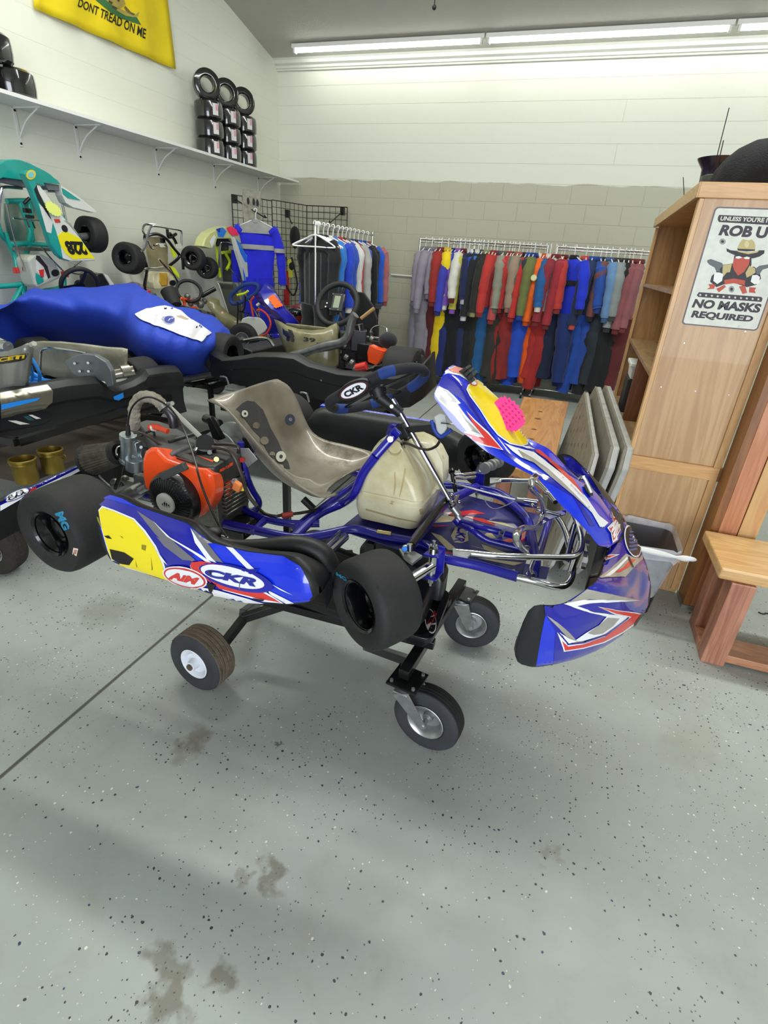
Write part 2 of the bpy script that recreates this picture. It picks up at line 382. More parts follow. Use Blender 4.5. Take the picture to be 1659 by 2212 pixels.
# stains (each with its own place and size on the slab)
wob = N.new('ShaderNodeVectorMath'); wob.operation = 'MULTIPLY_ADD'
nzc = N.new('ShaderNodeTexNoise'); nzc.inputs['Scale'].default_value = 22; nzc.inputs['Detail'].default_value = 5; L.new(tc.outputs['Object'], nzc.inputs['Vector'])
L.new(nzc.outputs['Color'], wob.inputs[0]); wob.inputs[1].default_value = (.15, .15, 0); L.new(tc.outputs['Object'], wob.inputs[2])
def stain(px1, px2, w, amt, colr='67604f'):
    global col
    a, c2 = atz(*px1, 0), atz(*px2, 0)
    d = N.new('ShaderNodeVectorMath'); d.operation = 'SUBTRACT'; L.new(wob.outputs[0], d.inputs[0]); mid = (a+c2)/2+V((.075, .075, 0)); d.inputs[1].default_value = tuple(mid)
    ang = math.atan2(c2.y-a.y, c2.x-a.x); mp = N.new('ShaderNodeVectorRotate'); mp.rotation_type = 'Z_AXIS'; mp.inputs['Angle'].default_value = -ang
    L.new(d.outputs[0], mp.inputs['Vector']); sc = N.new('ShaderNodeVectorMath'); sc.operation = 'MULTIPLY'; L.new(mp.outputs[0], sc.inputs[0])
    sc.inputs[1].default_value = (1/((c2-a).length/2+w*.4), 1/w, 0)
    ln = N.new('ShaderNodeVectorMath'); ln.operation = 'LENGTH'; L.new(sc.outputs[0], ln.inputs[0])
    col = mixc(mapr(ln.outputs['Value'], .5, 1.25, amt, 0), col, lin(colr))
stain((330, 2060), (400, 2105), .035, .6); stain((340, 2110), (390, 2212), .03, .7); stain((470, 2120), (505, 2090), .035, .7)
stain((572, 1868), (592, 1922), .028, .75); stain((520, 1880), (525, 1900), .02, .5); stain((415, 1590), (440, 1600), .05, .55, '6b5f50')
stain((385, 1635), (420, 1600), .04, .4, '6b5f50'); stain((1180, 1835), (1200, 1840), .035, .35, '6a5636'); stain((600, 1605), (604, 1608), .01, .8, '40403e')
stain((200, 1330), (260, 1310), .12, .35, '6a6758'); stain((1470, 1590), (1530, 1620), .15, .3, '8a8774'); stain((350, 1500), (420, 1560), .1, .3, '85857c')
# joint
dx = math2('ABSOLUTE', math2('ADD', sp.outputs['X'], 1.392), None)
jt = mapr(dx, .004, .009, 1, 0); col = mixc(jt, col, lin('4b4a45'))
L.new(col, b.inputs['Base Color'])
L.new(mapr(noise(3, 5, .6), .3, .7, .34, .55), b.inputs['Roughness'])
hh = math2('ADD', math2('MULTIPLY', mapr(dx, .004, .01, 0, 1), 1.0), math2('MULTIPLY', noise(40, 4), .06))
bp = N.new('ShaderNodeBump'); bp.inputs['Strength'].default_value = .35; bp.inputs['Distance'].default_value = .008; L.new(hh, bp.inputs['Height']); L.new(bp.outputs[0], b.inputs['Normal'])
struct(MB().bb((XL-.2, -5.1, -.1), (7, YB+.2, 0)).build('floor', fm, smooth=False))

# fluorescent batten lights along the back
em = bpy.data.materials.new('lit_tube'); em.use_nodes = True; e = em.node_tree.nodes['Principled BSDF']
e.inputs['Emission Color'].default_value = (.96, 1, .93, 1); e.inputs['Emission Strength'].default_value = 14
LY = 7.28; places = ['leftmost, nearest the left wall corner', 'second from the left', 'third, at the right edge of the photo']
xs = [-3.93, -1.575, .835, 3.25]
for i in range(3):
    x0, x1 = xs[i]+.01, xs[i+1]-.01; z = ZC+.22*(YB-LY)-.03
    r_ = root('ceiling_light', ((x0+x1)/2, LY, z), 'lit fluorescent tube light above the back wall, '+places[i], 'light', 'fluorescent tube lights on the ceiling')
    MB().bb((x0, LY-.035, z-.01), (x1, LY+.035, z+.03)).build('housing', M_white, r_, smooth=False)
    MB().cyl((x0+.02, LY, z-.03), (x1-.02, LY, z-.03), .019, n=12).build('tube', em, r_)
    for xx in (x0+.03, x1-.03): MB().bb((xx-.012, LY-.03, z-.055), (xx+.012, LY+.03, z)).build('end_socket', M_white, r_, smooth=False)
# small sensor hanging from the ceiling
p = aty(938, 0, 4.6); q = aty(938, 16, 4.6)
mb = MB().cyl(q+V((0, 0, .5)), q, .004).ball(q, .015); tag(mb.build('pull_cord', M_rubber, loc=q), 'tiny black pull cord end hanging from the ceiling', 'cord')

# ---------------------------------------------------------------- wall shelf
SZ = 2.36
r_ = root('wall_shelf', (-4.17, 4, SZ), 'long white shelf board on the left wall carrying tyres', 'shelf')
MB().bb((XL+.002, -.5, SZ-.012), (-4.0, YB-.08, SZ+.012)).build('shelf_board', M_white, r_, smooth=False)
for p_ in ((163, 270), (337, 320), (462, 354), (558, 380), (30, 230)):
    y = atx(*p_, -4.33).y
    m = MB(); m.bb((XL+.001, y-.012, SZ-.26), (XL+.008, y+.012, SZ-.012)); m.bb((XL+.001, y-.012, SZ-.019), (-4.06, y+.012, SZ-.012))
    m.tube([(XL+.01, y, SZ-.2), (XL+.1, y, SZ-.1), (-4.1, y, SZ-.02)], .006, n=6, sub=3); br_ = m.build('bracket', M_white, r_)
    MB().cyl((XL+.008, y, SZ-.24), (XL+.014, y, SZ-.24), .008, n=8).cyl((XL+.008, y, SZ-.03), (XL+.014, y, SZ-.03), .008, n=8).build('screw', M_rubber, br_)
# ================================================================== FURNITURE ON THE RIGHT
M_ply = wood('plywood_panel', 'caa676', 'b0875a', 'Z', 2.2)
M_plyin = wood('plywood_inside', 'c79c66', 'ab7d48', 'Z', 2.2)
M_pine = wood('pine_trim', 'd8ab72', 'c09056', 'Z', 5)
M_piney = wood('pine_trim_y', 'cca872', 'b38c58', 'Y', 5)
M_pinex = wood('pine_trim_x', 'daa96c', 'c59355', 'X', 5)
BX0, BX1, BY0, BY1, BZ = .355, .757, 2.746, 4.42, 1.848
bc = root('bookcase', (.55, 3.5, 0), 'tall plywood bookcase with pine edging and a tin sign on its end', 'bookcase')
MB().bb((BX0+.018, BY0, 0), (BX1, BY0+.018, BZ-.05)).build('side_panel', M_ply, bc, smooth=False)
MB().bb((BX0+.018, BY1-.018, 0), (BX1, BY1, BZ-.05)).build('side_panel', M_plyin, bc, smooth=False)
MB().bb((BX1-.012, BY0+.018, .02), (BX1, BY1-.018, BZ-.05)).build('back_panel', M_plyin, bc, smooth=False)
MB().bb((BX0+.004, BY0, BZ-.05), (BX1, BY1, BZ-.03)).build('top_panel', M_plyin, bc, smooth=False)
m = MB(); m.bb((BX0-.012, BY0-.016, BZ-.055), (BX1+.1, BY0+.006, BZ)); m.build('top_edging', M_pinex, bc, smooth=False, bevel=.002)
MB().bb((BX0-.018, BY0-.014, BZ-.055), (BX0-.001, BY1+.01, BZ)).build('top_edging', M_piney, bc, smooth=False, bevel=.002)
MB().bb((BX0-.002, BY0-.012, .02), (BX0+.016, BY0+.034, BZ-.057)).build('front_post', M_pine, bc, smooth=False, bevel=.001)
MB().bb((BX0-.002, BY1-.034, .02), (BX0+.016, BY1+.004, BZ-.057)).build('front_post', M_pine, bc, smooth=False, bevel=.001)
MB().bb((BX1-.03, BY0-.012, .02), (BX1+.004, BY0-.0005, BZ-.057)).build('rear_edging', M_pine, bc, smooth=False, bevel=.001)
MB().bb((BX0-.004, BY0-.016, .64), (BX1-.001, BY0-.0005, .705)).build('mid_rail', M_pinex, bc, smooth=False, bevel=.0015)
MB().bb((BX1-.002, BY0-.018, .64), (BX1+.012, BY0+.02, .705)).build('rail_end_block', mat('dark_knotty_wood', '7d5738', .6), bc, smooth=False)
for zz, dx in ((atx(1385, 612, .345).z, 0), (atx(1356, 731, .345).z, 0), (.66, 0), (.06, 0)):
    MB().bb((BX0+.006+dx, BY0+.019, zz-.018), (BX1-.013, BY1-.019, zz)).build('shelf', wood('shelf_board_wood', 'a78b66', '8a6a45', 'Y', 3), bc, smooth=False)
MB().bb((BX0+.02, 3.62, .66), (BX1-.013, 3.638, atx(1356, 731, .345).z-.018)).build('divider', wood('red_ply', '9c6440', '7d4a2c', 'Z', 2.5), bc, smooth=False)
MB().bb((BX0+.1, 3.64, .08), (BX0+.12, BY1-.02, .64)).build('lower_board', MATS['red_ply'], bc, smooth=False)
for i, (x, y) in enumerate(((1428, 836), (1502, 845), (1574, 853), (1478, 741), (1610, 716))):
    q = aty(x, y, BY0-.001); MB().cyl(q+V((0, .002, 0)), q+V((0, -.0012, 0)), .0032, n=10).build('screw', M_steel, bc)
# white plastic tub and dark box on the bookcase shelf
q = atx(1347, 826, .42)
t_ = root('plastic_tub', (.44, q.y, .66), 'small white plastic tub on a bookcase shelf', 'tub')
c0 = V((.43, 3.95, .66))
MB().hexa([c0+V(p) for p in ((-.05, -.1, .22), (.06, -.1, .22), (.06, .1, .22), (-.05, .1, .22), (-.06, -.12, .30), (.07, -.12, .30), (.07, .12, .30), (-.06, .12, .30))]).build('body', M_white, t_, smooth=False, bevel=.006)
MB().bb(c0+V((-.07, -.13, .30)), c0+V((.08, .13, .325))).build('rim', M_white, t_, smooth=False, bevel=.006)
tag(MB().bb((.37, 3.85, .662), (.5, 4.08, .878)).build('storage_box', mat('dark_box', '33302b', .7), smooth=False, bevel=.004, loc=(.43, 3.95, .66)), 'dark box under the white tub in the bookcase', 'box')

# ---- tin sign
sgY = BY0-.0025
def sg(x, y, k=0): return aty(1400+x*.17175, 380+y*.17175, sgY-.0004*k)
tl, bl, br_ = sg(885, 398), sg(418, 1866), sg(1366, 1950)
sx0, sx1, sz0, sz1 = bl.x, br_.x+.002, (bl.z+br_.z)/2, tl.z+.003
sr = root('tin_sign', ((sx0+sx1)/2, sgY, sz0), 'tin sign with masked cowboy reading NO MASKS REQUIRED on the bookcase end', 'sign')
def rrect(x0, x1, z0, z1, r, y):
    pts = []
    for cx_, cz_, a0 in ((x1-r, z1-r, 0), (x0+r, z1-r, 90), (x0+r, z0+r, 180), (x1-r, z0+r, 270)):
        pts += [V((cx_+r*cos(radians(a0+a*15)), y, cz_+r*sin(radians(a0+a*15)))) for a in range(7)]
    return pts
MB().prism(rrect(sx0, sx1, sz0, sz1, .014, sgY), (0, .0022, 0)).build('plate', mat('sign_border', '43383f', .35, .3), sr, smooth=False)
MB().poly(rrect(sx0+.005, sx1-.005, sz0+.005, sz1-.005, .011, sgY-.0004)).build('face', mat('sign_face', 'd9dccd', .35, var=.12, vscale=30, dirt='b8b3a4', dscale=22, dth=.62), sr, smooth=False)
inkm = mat('sign_ink', '2f2730', .5); creamm = mat('sign_cream', 'dfe0cd', .5); redm = mat('sign_red', 'c1492f', .5); tanm = mat('sign_tan', 'c4b276', .5); blkm = mat('sign_black', '1b1a1c', .5); whm = mat('sign_white', 'f0f0ea', .5); gunm = mat('sign_gun', '5f6668', .5)
def sp_(name, polys, m, k):
    mb = MB()
    for p in polys: mb.poly([sg(x, y, k) for x, y in p])
    return mb.build(name, m, sr, smooth=False, fix=False)
def st_(name, body, q, m, k, bold=.02, shear=0.):
    mb = MB(); text_flat(mb, body, [sg(x, y, k) for x, y in q], bold, shear); return mb.build(name, m, sr, smooth=False, fix=False)
sp_('top_banner', [[(895, 490), (1640, 525), (1640, 625), (890, 580), (875, 550), (880, 515)]], inkm, 2)
st_('lettering', "UNLESS YOU'RE I", [(918, 505), (1508, 528), (1500, 588), (905, 560)], creamm, 3, .03, .12)
st_('lettering', 'ROB U', [(925, 612), (1530, 640), (1500, 790), (880, 748)], inkm, 2, .05, .1)
st_('lettering', 'NO MASKS', [(580, 1545), (1430, 1610), (1405, 1725), (545, 1655)], inkm, 2, .05, .1)
st_('lettering', 'REQUIRED', [(560, 1690), (1330, 1760), (1310, 1850), (530, 1795)], inkm, 2, .05, .1)
sp_('star_banner', [[(640, 1462), (1425, 1522), (1440, 1545), (1425, 1585), (630, 1522), (612, 1500)]], inkm, 2)
stars = []
for i in range(11):
    cx_, cy_ = 656+i*73.2, 1497+i*5.5
    stars.append([(cx_+(19 if j % 2 == 0 else 8)*sin(j*pi/5), cy_-(19 if j % 2 == 0 else 8)*cos(j*pi/5)) for j in range(10)])
sp_('stars', stars, creamm, 3)
# bandit figure
sp_('hat_brim', [[(985, 910), (1040, 935), (1120, 945), (1230, 970), (1340, 955), (1400, 935), (1465, 935), (1460, 975), (1400, 1015), (1330, 1035), (1230, 1045), (1120, 1010), (1040, 975), (990, 950)]], blkm, 2)
sp_('hat_crown', [[(1120, 915), (1150, 850), (1190, 795), (1230, 805), (1270, 812), (1300, 796), (1335, 830), (1350, 880), (1345, 935), (1250, 945), (1180, 938)], [(1090, 935), (1150, 960), (1260, 985), (1370, 965), (1400, 938), (1300, 960), (1200, 955)]], tanm, 3)
sp_('hat_band', [[(1122, 915), (1345, 925), (1343, 942), (1240, 950), (1130, 938)]], blkm, 4)
sp_('hat_dent', [ell(1240, 860, 30, 42)], mat('sign_tan2', 'd9cb92', .5), 4)
sp_('head', [[(1085, 1000), (1300, 1035), (1300, 1120), (1240, 1240), (1110, 1240), (1065, 1120)]], blkm, 2)
sp_('jacket', [[(940, 1120), (1060, 1100), (1130, 1250), (1240, 1170), (1330, 1140), (1400, 1190), (1420, 1290), (1360, 1370), (1240, 1400), (1040, 1330), (860, 1400), (780, 1330), (800, 1260), (860, 1200)]], blkm, 3)
sp_('jacket_shoulder', [[(940, 1125), (1055, 1103), (1030, 1210), (990, 1215), (930, 1285)], [(1275, 1130), (1345, 1160), (1350, 1215), (1300, 1250), (1240, 1280), (1225, 1220)]], tanm, 4)
sp_('mask', [[(1085, 1035), (1190, 1020), (1280, 1050), (1265, 1120), (1205, 1210), (1130, 1255), (1085, 1190), (1062, 1120)]], redm, 5)
sp_('eyes', [[(1100, 1015), (1150, 1008), (1185, 1028), (1140, 1042), (1100, 1035)], [(1200, 1028), (1240, 1015), (1282, 1025), (1270, 1048), (1220, 1045)]], whm, 6)
sp_('pistol', [[(745, 1060), (790, 1045), (930, 1095), (945, 1130), (900, 1170), (905, 1205), (860, 1200), (835, 1150), (770, 1115), (745, 1085)], [(1350, 1170), (1400, 1130), (1530, 1110), (1530, 1150), (1440, 1180), (1400, 1240), (1365, 1235)]], gunm, 4)
sp_('gloves', [[(835, 1210), (900, 1215), (945, 1235), (930, 1320), (870, 1360), (820, 1320)], [(1310, 1250), (1370, 1245), (1405, 1270), (1400, 1350), (1340, 1365), (1290, 1330)]], whm, 5)
sp_('belt', [[(955, 1310), (1080, 1290), (1220, 1315), (1215, 1375), (1080, 1350), (965, 1365)], [(860, 1420), (960, 1370), (980, 1395), (890, 1465)], [(1145, 1390), (1220, 1380), (1245, 1470), (1190, 1485)], [(760, 1360), (850, 1365), (830, 1420), (740, 1425), (780, 1400)], [(1275, 1400), (1360, 1405), (1340, 1440), (1355, 1475), (1270, 1465)]], redm, 6)
sp_('bullet_hole', [ell(936, 825, 40, 38), ell(1050, 1425, 36, 42)], mat('sign_hole_ring', '9a9c96', .5), 2)
sp_('bullet_hole_centre', [ell(936, 826, 18, 17), ell(1050, 1425, 18, 21)], blkm, 3)

# ---- things on top of the bookcase
hm = mat('black_knit_cloth', '0d0e11', .85, bump=.4, bscale=150)
q = aty(1600, 395, 2.95); bz = BZ
mb = MB(); rings = []
cx_, cyy = aty(1628, 390, 3.0).x, 3.02
prof = [(.135, 0), (.14, .03), (.137, .08), (.12, .125), (.095, .16), (.06, .185), (.02, .195)]
for r_, h in prof: rings.append([V((cx_+r_*1.2*(1+.025*sin(9*a))*cos(a)+h*.18, cyy+r_*.95*(1+.025*sin(9*a))*sin(a), bz+h)) for a in [2*pi*k/48 for k in range(48)]])
mb.loft(rings, caps=True); tag(mb.build('knit_hat', hm, loc=(cx_, cyy, bz)), 'slouched black cloth hat on top of the bookcase', 'hat')
pm = mat('purple_pot_glaze', '231a2c', .25, coat=.4)
q = atz(1520, 400, bz); pc = V((aty(1548, 380, 3.5).x, 3.5, bz))
MB().lathe([(.0, 0), (.082, 0), (.07, .06), (.076, .15), (.102, .185), (.108, .195), (.094, .195), (.07, .14), (0, .13)], pc, (0, 0, 1)).build('flower_pot', pm, loc=pc)
tag(bpy.data.objects['flower_pot'], 'dark purple waisted pot on the bookcase beside the hat', 'pot')
gc = V((aty(1552, 388, 3.12).x+.0, 3.16, bz))
MB().lathe([(0, 0), (.045, 0), (.066, .045), (.068, .075), (.06, .078), (.05, .04), (0, .03)], gc, (0, 0, 1)).build('metal_bowl', mat('dark_grey_bowl', '5a5d57', .3, .4), loc=gc)
tag(bpy.data.objects['metal_bowl'], 'small grey bowl in front of the purple pot', 'bowl')
for a, b_, k, nm, Y in (((1555, 365), (1563, 303), 0, 'short dark antenna wire rising behind the purple pot', 3.4), ((1566, 330), (1575, 233), .01, 'long thin grey wire standing up behind the black hat', 3.5), ((1490, 420), (1476, 383), 0, 'short bent wire sticking up from the bookcase edge', 4.0)):
    p0 = aty(*a, Y); p1 = aty(*b_, Y); p0 = V((p0.x, p0.y, bz)) if k == 0 and Y == 4.0 else p0
    if Y != 4.0: p0 = V((p0.x-.005, Y, bz))
    mb = MB().tube([p0, (p0*.6+p1*.4)+V((-k, 0, 0)), p1], .0022, n=6)
    tag(mb.build('wire', M_rubber, loc=p0), nm, 'wire')

# ---- folding tables leaning against the bookcase
gp = mat('grey_table_plastic', 'b7b7b2', .55, var=.16, vscale=14, dirt='8e887c', dscale=9, dth=.56)
gpu = mat('table_underside', '8c8678', .6, var=.2, vscale=10, bump=.3, bscale=25)
def ftable(xb0, xt0, y0, y1, xt1, xb1, zt, label, th=.045, marks=False):
    r_ = root('folding_table', ((xb0+xb1)/2, (y0+y1)/2, 0), label, 'table', 'grey folding tables leaning on the bookcase')
    c_ = .085; hh_ = zt
    out = [(y0+c_, 0), (y1-c_, 0), (y1, c_), (y1, hh_-c_), (y1-c_, hh_), (y0+c_, hh_), (y0, hh_-c_), (y0, c_)]
    def P(y, z, d):
        t = (y-y0)/(y1-y0); xb = xb0+(xb1-xb0)*t; xt = xt0+(xt1-xt0)*t; return V((xb+(xt-xb)*z/hh_+d, y, z+.001))
    MB().loft([[P(y, z, 0) for y, z in out], [P(y, z, .012) for y, z in out]], caps=True).build('underside', gpu, r_, smooth=False)
    i_ = [(y0+(y-y0)*1, z) for y, z in out]
    MB().loft([[P(y, z, .012) for y, z in out], [P(y, z, th) for y, z in out]], caps=True).build('tabletop', gp, r_, smooth=False, bevel=.008)
    if marks:
        mb = MB(); 
        for a in range(9):
            for b_ in range(5):
                y = y0+.2+a*.17; z = .2+b_*.1+.05*(a % 2); mb.add([P(y-.02, z, -.001), P(y+.01, z+.012, -.001), P(y+.02, z, -.001), P(y-.01, z-.012, -.001)], [(0, 1, 2, 3)])
        mb.build('stain_marks', mat('grey_marks', '6f6b60', .6), r_, smooth=False)
    return r_
ftable(.078, .185, 2.58, 4.25, .125, .01, .70, 'grey folding table at the front of the leaning row, spotted underside', .035, True)
ftable(.165, .265, 2.63, 4.33, .195, .085, .735, 'grey folding table in the middle of the leaning row')
ftable(.225, .325, 2.62, 4.36, .262, .15, .745, 'grey folding table nearest the bookcase in the leaning row')

# ---- benches
M_bn = wood('oiled_bench_wood', 'd9a262', 'b87d42', 'Y', 3.2, .35)
M_bnr = wood('redwood_bench_leg', 'b88066', '935d45', 'Z', 4, .5)
M_bnt = wood('bench_top_wood', 'dcb47c', 'bf9158', 'X', 3.5, .35)
r_ = root('wooden_bench', (-.14, 3.95, 0), 'long oiled wooden bench standing behind the kart nose', 'bench')
MB().hexa([(-.285, 2.98, .40), (.02, 2.93, .40), (.045, 4.93, .40), (-.345, 4.90, .40), (-.285, 2.98, .45), (.02, 2.93, .45), (.045, 4.93, .45), (-.345, 4.90, .45)]).build('seat_board', M_bn, r_, smooth=False, bevel=.004)
for y in (3.12, 4.6):
    for x in (-.25, -.05): MB().bb((x-.045, y, 0), (x+.045, y+.09, .40)).build('leg', M_bnr, r_, smooth=False, bevel=.003)
    MB().bb((-.28, y+.09, .30), (0, y+.13, .40)).build('cross_rail', M_bnr, r_, smooth=False, bevel=.002)
for y, l in ((4.18, .05), (3.86, .04), (3.6, .055), (4.42, .04)):
    MB().cyl((-.16, y, .4502), (-.16, y, .4506), l*.5, n=16).build('knot', mat('wood_knot', '7a4c26', .5), r_, smooth=False)
r_ = root('wooden_bench', (1.1, 2.35, 0), 'low chunky wooden bench at the right edge, beside the redwood boards', 'bench')
MB().bb((.735, 2.195, .405), (1.75, 2.565, .455)).build('seat_board', M_bnt, r_, smooth=False, bevel=.008)
for y in (2.235, 2.455):
    MB().bb((.785, y-.055, .0), (.875, y+.035, .405)).build('leg', M_bnr, r_, smooth=False, bevel=.003)
    MB().bb((1.55, y-.055, .0), (1.64, y+.035, .405)).build('leg', M_bnr, r_, smooth=False, bevel=.003)
MB().bb((.785, 2.27, 0), (.873, 2.40, .04)).build('foot_rail', M_bnr, r_, smooth=False, bevel=.003)
MB().bb((.875, 2.20, .012), (1.55, 2.34, .05)).build('stretcher', wood('pink_wood', 'c08a68', 'a66f50', 'X', 4), r_, smooth=False, bevel=.003)
# ---- redwood boards behind the bench
M_rw = wood('redwood_board', 'cf8e68', 'b5744c', 'Z', 3, .4); M_rw_shaded = wood('shaded_redwood', '97602f', '7a4a1e', 'Z', 3, .4); M_yel = wood('sapwood_board', 'd6b376', 'c28658', 'Z', 1.6, .4)
r_ = root('board_partition', (.85, 2.65, 0), 'tall redwood and yellow upright boards standing right of the bookcase', 'boards')
MB().bb((.765, 2.60, .022), (.80, 2.735, 2.4)).build('edge_board', M_rw_shaded, r_, smooth=False, bevel=.002)  # side face in shadow: the shade is painted in as a darker redwood
MB().bb((.80, 2.60, .022), (.876, 2.64, 2.4)).build('front_board', M_rw, r_, smooth=False, bevel=.002)
MB().bb((.880, 2.60, .022), (.955, 2.64, 2.4)).build('front_board', M_yel, r_, smooth=False, bevel=.002)
MB().bb((.762, 2.597, 0), (.958, 2.74, .022)).build('metal_foot', M_steel, r_, smooth=False)
m = MB().tube([atz(1638, 1322, .004), atz(1648, 1326, .004), atz(1658, 1325, .004), atz(1675, 1330, .004)], .003, n=6); tag(m.build('wire', M_rubber, loc=atz(1650, 1325, 0)), 'short black wire end lying on the floor behind the front bench', 'wire')
# ---- waste bin
tc_ = V((.515, 2.56, 0))
r_ = root('waste_bin', tc_, 'black bin with a clear plastic liner in front of the bookcase', 'bin')
def rr(cx_, cy_, hx, hy, z, r=.04, n=5):
    out = []
    for sx, sy, a0 in ((1, 1, 0), (-1, 1, 90), (-1, -1, 180), (1, -1, 270)):
        out += [V((cx_+sx*(hx-r)+r*cos(radians(a0+a*90/(n-1))), cy_+sy*(hy-r)+r*sin(radians(a0+a*90/(n-1))), z)) for a in range(n)]
    return out
MB().loft([rr(tc_.x, tc_.y, .085, .1, 0), rr(tc_.x, tc_.y, .095, .115, .16), rr(tc_.x, tc_.y, .12, .15, .36)], caps=False).add(rr(tc_.x, tc_.y, .085, .1, .004), [tuple(range(20))]).build('bin_body', mat('smoky_bin_plastic', '26272a', .35, trans=.35, alpha=.8), r_)
lm = mat('clear_liner', 'e8ecf2', .25, alpha=.34, var=.2, vscale=20, bump=.6, bscale=14)
rings = []
for z, k, w_ in ((.10, .72, .3), (.2, .85, .5), (.3, .95, .8), (.37, 1.03, 1), (.39, 1.06, 1), (.36, 1.09, 1.5), (.33, 1.10, 2)):
    rings.append([V((tc_.x+(p.x-tc_.x)*(k+.012*w_*sin(7*i)), tc_.y+(p.y-tc_.y)*(k+.012*w_*cos(5*i)), z+.006*w_*sin(3*i))) for i, p in enumerate(rr(tc_.x, tc_.y, .12, .15, 0))])
MB().loft(rings).build('liner', lm, r_)
MB().tube([tc_+V((-.1, -.158, .37)), tc_+V((0, -.165, .372)), tc_+V((.09, -.165, .368)), tc_+V((.13, -.17, .372)), tc_+V((.165, -.175, .38))], lambda t: .006+.008*abs(sin(t*6)), n=8).ball(tc_+V((.155, -.175, .378)), .014, sc=(1.8, .6, .8)).build('liner_knot', mat('liner_knot', 'd9d8d6', .4), r_)
MB().ball(tc_+V((0, 0, .17)), .09, n=14, m=9, sc=(.9, 1.05, .8)).build('paper_waste', mat('paper_waste', 'cfd6e2', .7, bump=.8, bscale=18), r_, angle=20)
# ================================================================== THE MAIN KART (raised on its trolley)
KT = V((-1.332, 1.68, .716))
KM = Matrix.Rotation(radians(-3.23), 3, 'Z') @ Matrix.Rotation(radians(-1.04), 3, 'Y') @ Matrix.Rotation(radians(1.53), 3, 'X')
def K(a, b, c): return KM @ V((a, b, c))+KT
def KD(a, b, c): return KM @ V((a, b, c))
def _k(px, py, ax, val):
    d = KM.transposed() @ ray(px, py); o = KM.transposed() @ (CAM-KT); s_ = (val-o[ax])/d[ax]; return o+d*s_
def KA(px, py, a): return K(*_k(px, py, 0, a))
def KB(px, py, b): return K(*_k(px, py, 1, b))
def KC(px, py, c): return K(*_k(px, py, 2, c))
CR = lambda x, y, X0, Y0, s_: (X0+x*s_, Y0+y*s_)

kart = root('racing_kart', tuple(K(.5, 0, -.05)), 'blue white and yellow racing kart with orange engine raised on a black wheeled trolley', 'kart')
M_frame = mat('frame_blue', '1b1994', .28, .0, coat=.5, var=.15, vscale=20)
M_blue = mat('pod_blue', '0830dc', .22, .0, coat=1, var=.2, vscale=5)
M_deep = mat('pod_deep_blue', '1212a0', .25, .0, coat=1, var=.2, vscale=7)
M_red = mat('decal_red', 'd2342f', .3, coat=.6); M_wht = mat('decal_white', 'e9eaee', .28, coat=.6)
M_sil = mat('decal_silver', 'b3b0a8', .3, .3, coat=.6, var=.15, vscale=15); M_gry = mat('decal_grey', '77757c', .3, .2, coat=.6)
M_yel2 = mat('decal_yellow', 'f0dc1a', .4, coat=.3, dirt='6d6412', dscale=11, dth=.66)
M_yclean = mat('decal_yellow_clean', 'f2d40e', .3, coat=.6, dirt='c9a800', dscale=9, dth=.62)
M_scuff = mat('scuff_black', '1e1c16', .8)
M_ink = mat('decal_black', '17171c', .4, coat=.3)

# ---- frame tubes
R_ = .0155
fr = MB()
fr.tube([KC(*p, -.04) for p in ((455, 1118), (483, 1131), (559, 1147), (639, 1162), (698, 1155), (765, 1143), (831, 1159), (917, 1176), (953, 1203), (1035, 1222), (1118, 1246))], R_, sub=4)
fr.tube([KC(*p, -.035) for p in ((520, 1095), (545, 1110), (585, 1124), (632, 1131), (690, 1131))], .013, sub=4)
fr.tube([KC(545, 1150, -.04), KC(575, 1120, -.035)], .011, sub=1)
fr.tube([KC(636, 1160, -.04), KC(688, 1111, -.02), KC(738, 1088, -.01), KB(765, 1066, -.16), KB(785, 1022, -.16), KB(812, 985, -.155)], R_, sub=5)
fr.tube([KB(812, 985, -.155), KB(850, 942, -.12)], .0145, sub=1)
fr.tube([K(.72, .2, -.03), K(.74, .17, .0), K(.77, .1, .12), K(.80, .04, .24), KB(862, 925, .01)], R_, sub=5)
# seat stay and engine side loop
fr.tube([KB(522, 985, -.24), KB(532, 1025, -.24), KB(545, 1058, -.22), KB(559, 1082, -.2), KC(556, 1098, -.03), KC(535, 1106, -.035)], .011, sub=4)
fr.tube([KB(520, 955, -.24), KB(522, 985, -.24)], .011, sub=1)
# far main rail and cross members
fr.tube([K(-.05, .3, -.04), K(.3, .3, -.04), K(.7, .22, -.04), K(1.0, .3, -.035), *[KC(*p, -.03) for p in ((1045, 1062), (1083, 1074), (1117, 1098), (1139, 1122), (1147, 1150))]], R_, sub=4)
fr.tube([KC(1147, 1150, -.03), KC(1152, 1180, -.035), KC(1158, 1215, -.04), KC(1150, 1240, -.045)], R_, sub=4)
fr.tube([KC(1035, 1053, -.02), KC(1075, 1062, -.03), KC(1120, 1085, -.03), KC(1160, 1092, -.03)], .012, sub=4)
fr.tube([K(.08, -.32, -.03), K(.08, .32, -.03)], .015, sub=1); fr.tube([K(.0, -.32, -.03), K(.3, -.3, -.04)], .015, sub=1)
fr.tube([K(.6, -.28, -.04), K(.62, .26, -.04)], .0145, sub=1)
fr.tube([KC(893, 1172, -.02), KC(958, 1090, -.01), KC(1030, 1052, -.01)], .017, sub=3)
fr.tube([K(1.36, -.2, -.045), K(1.36, .2, -.045)], .013, sub=1)
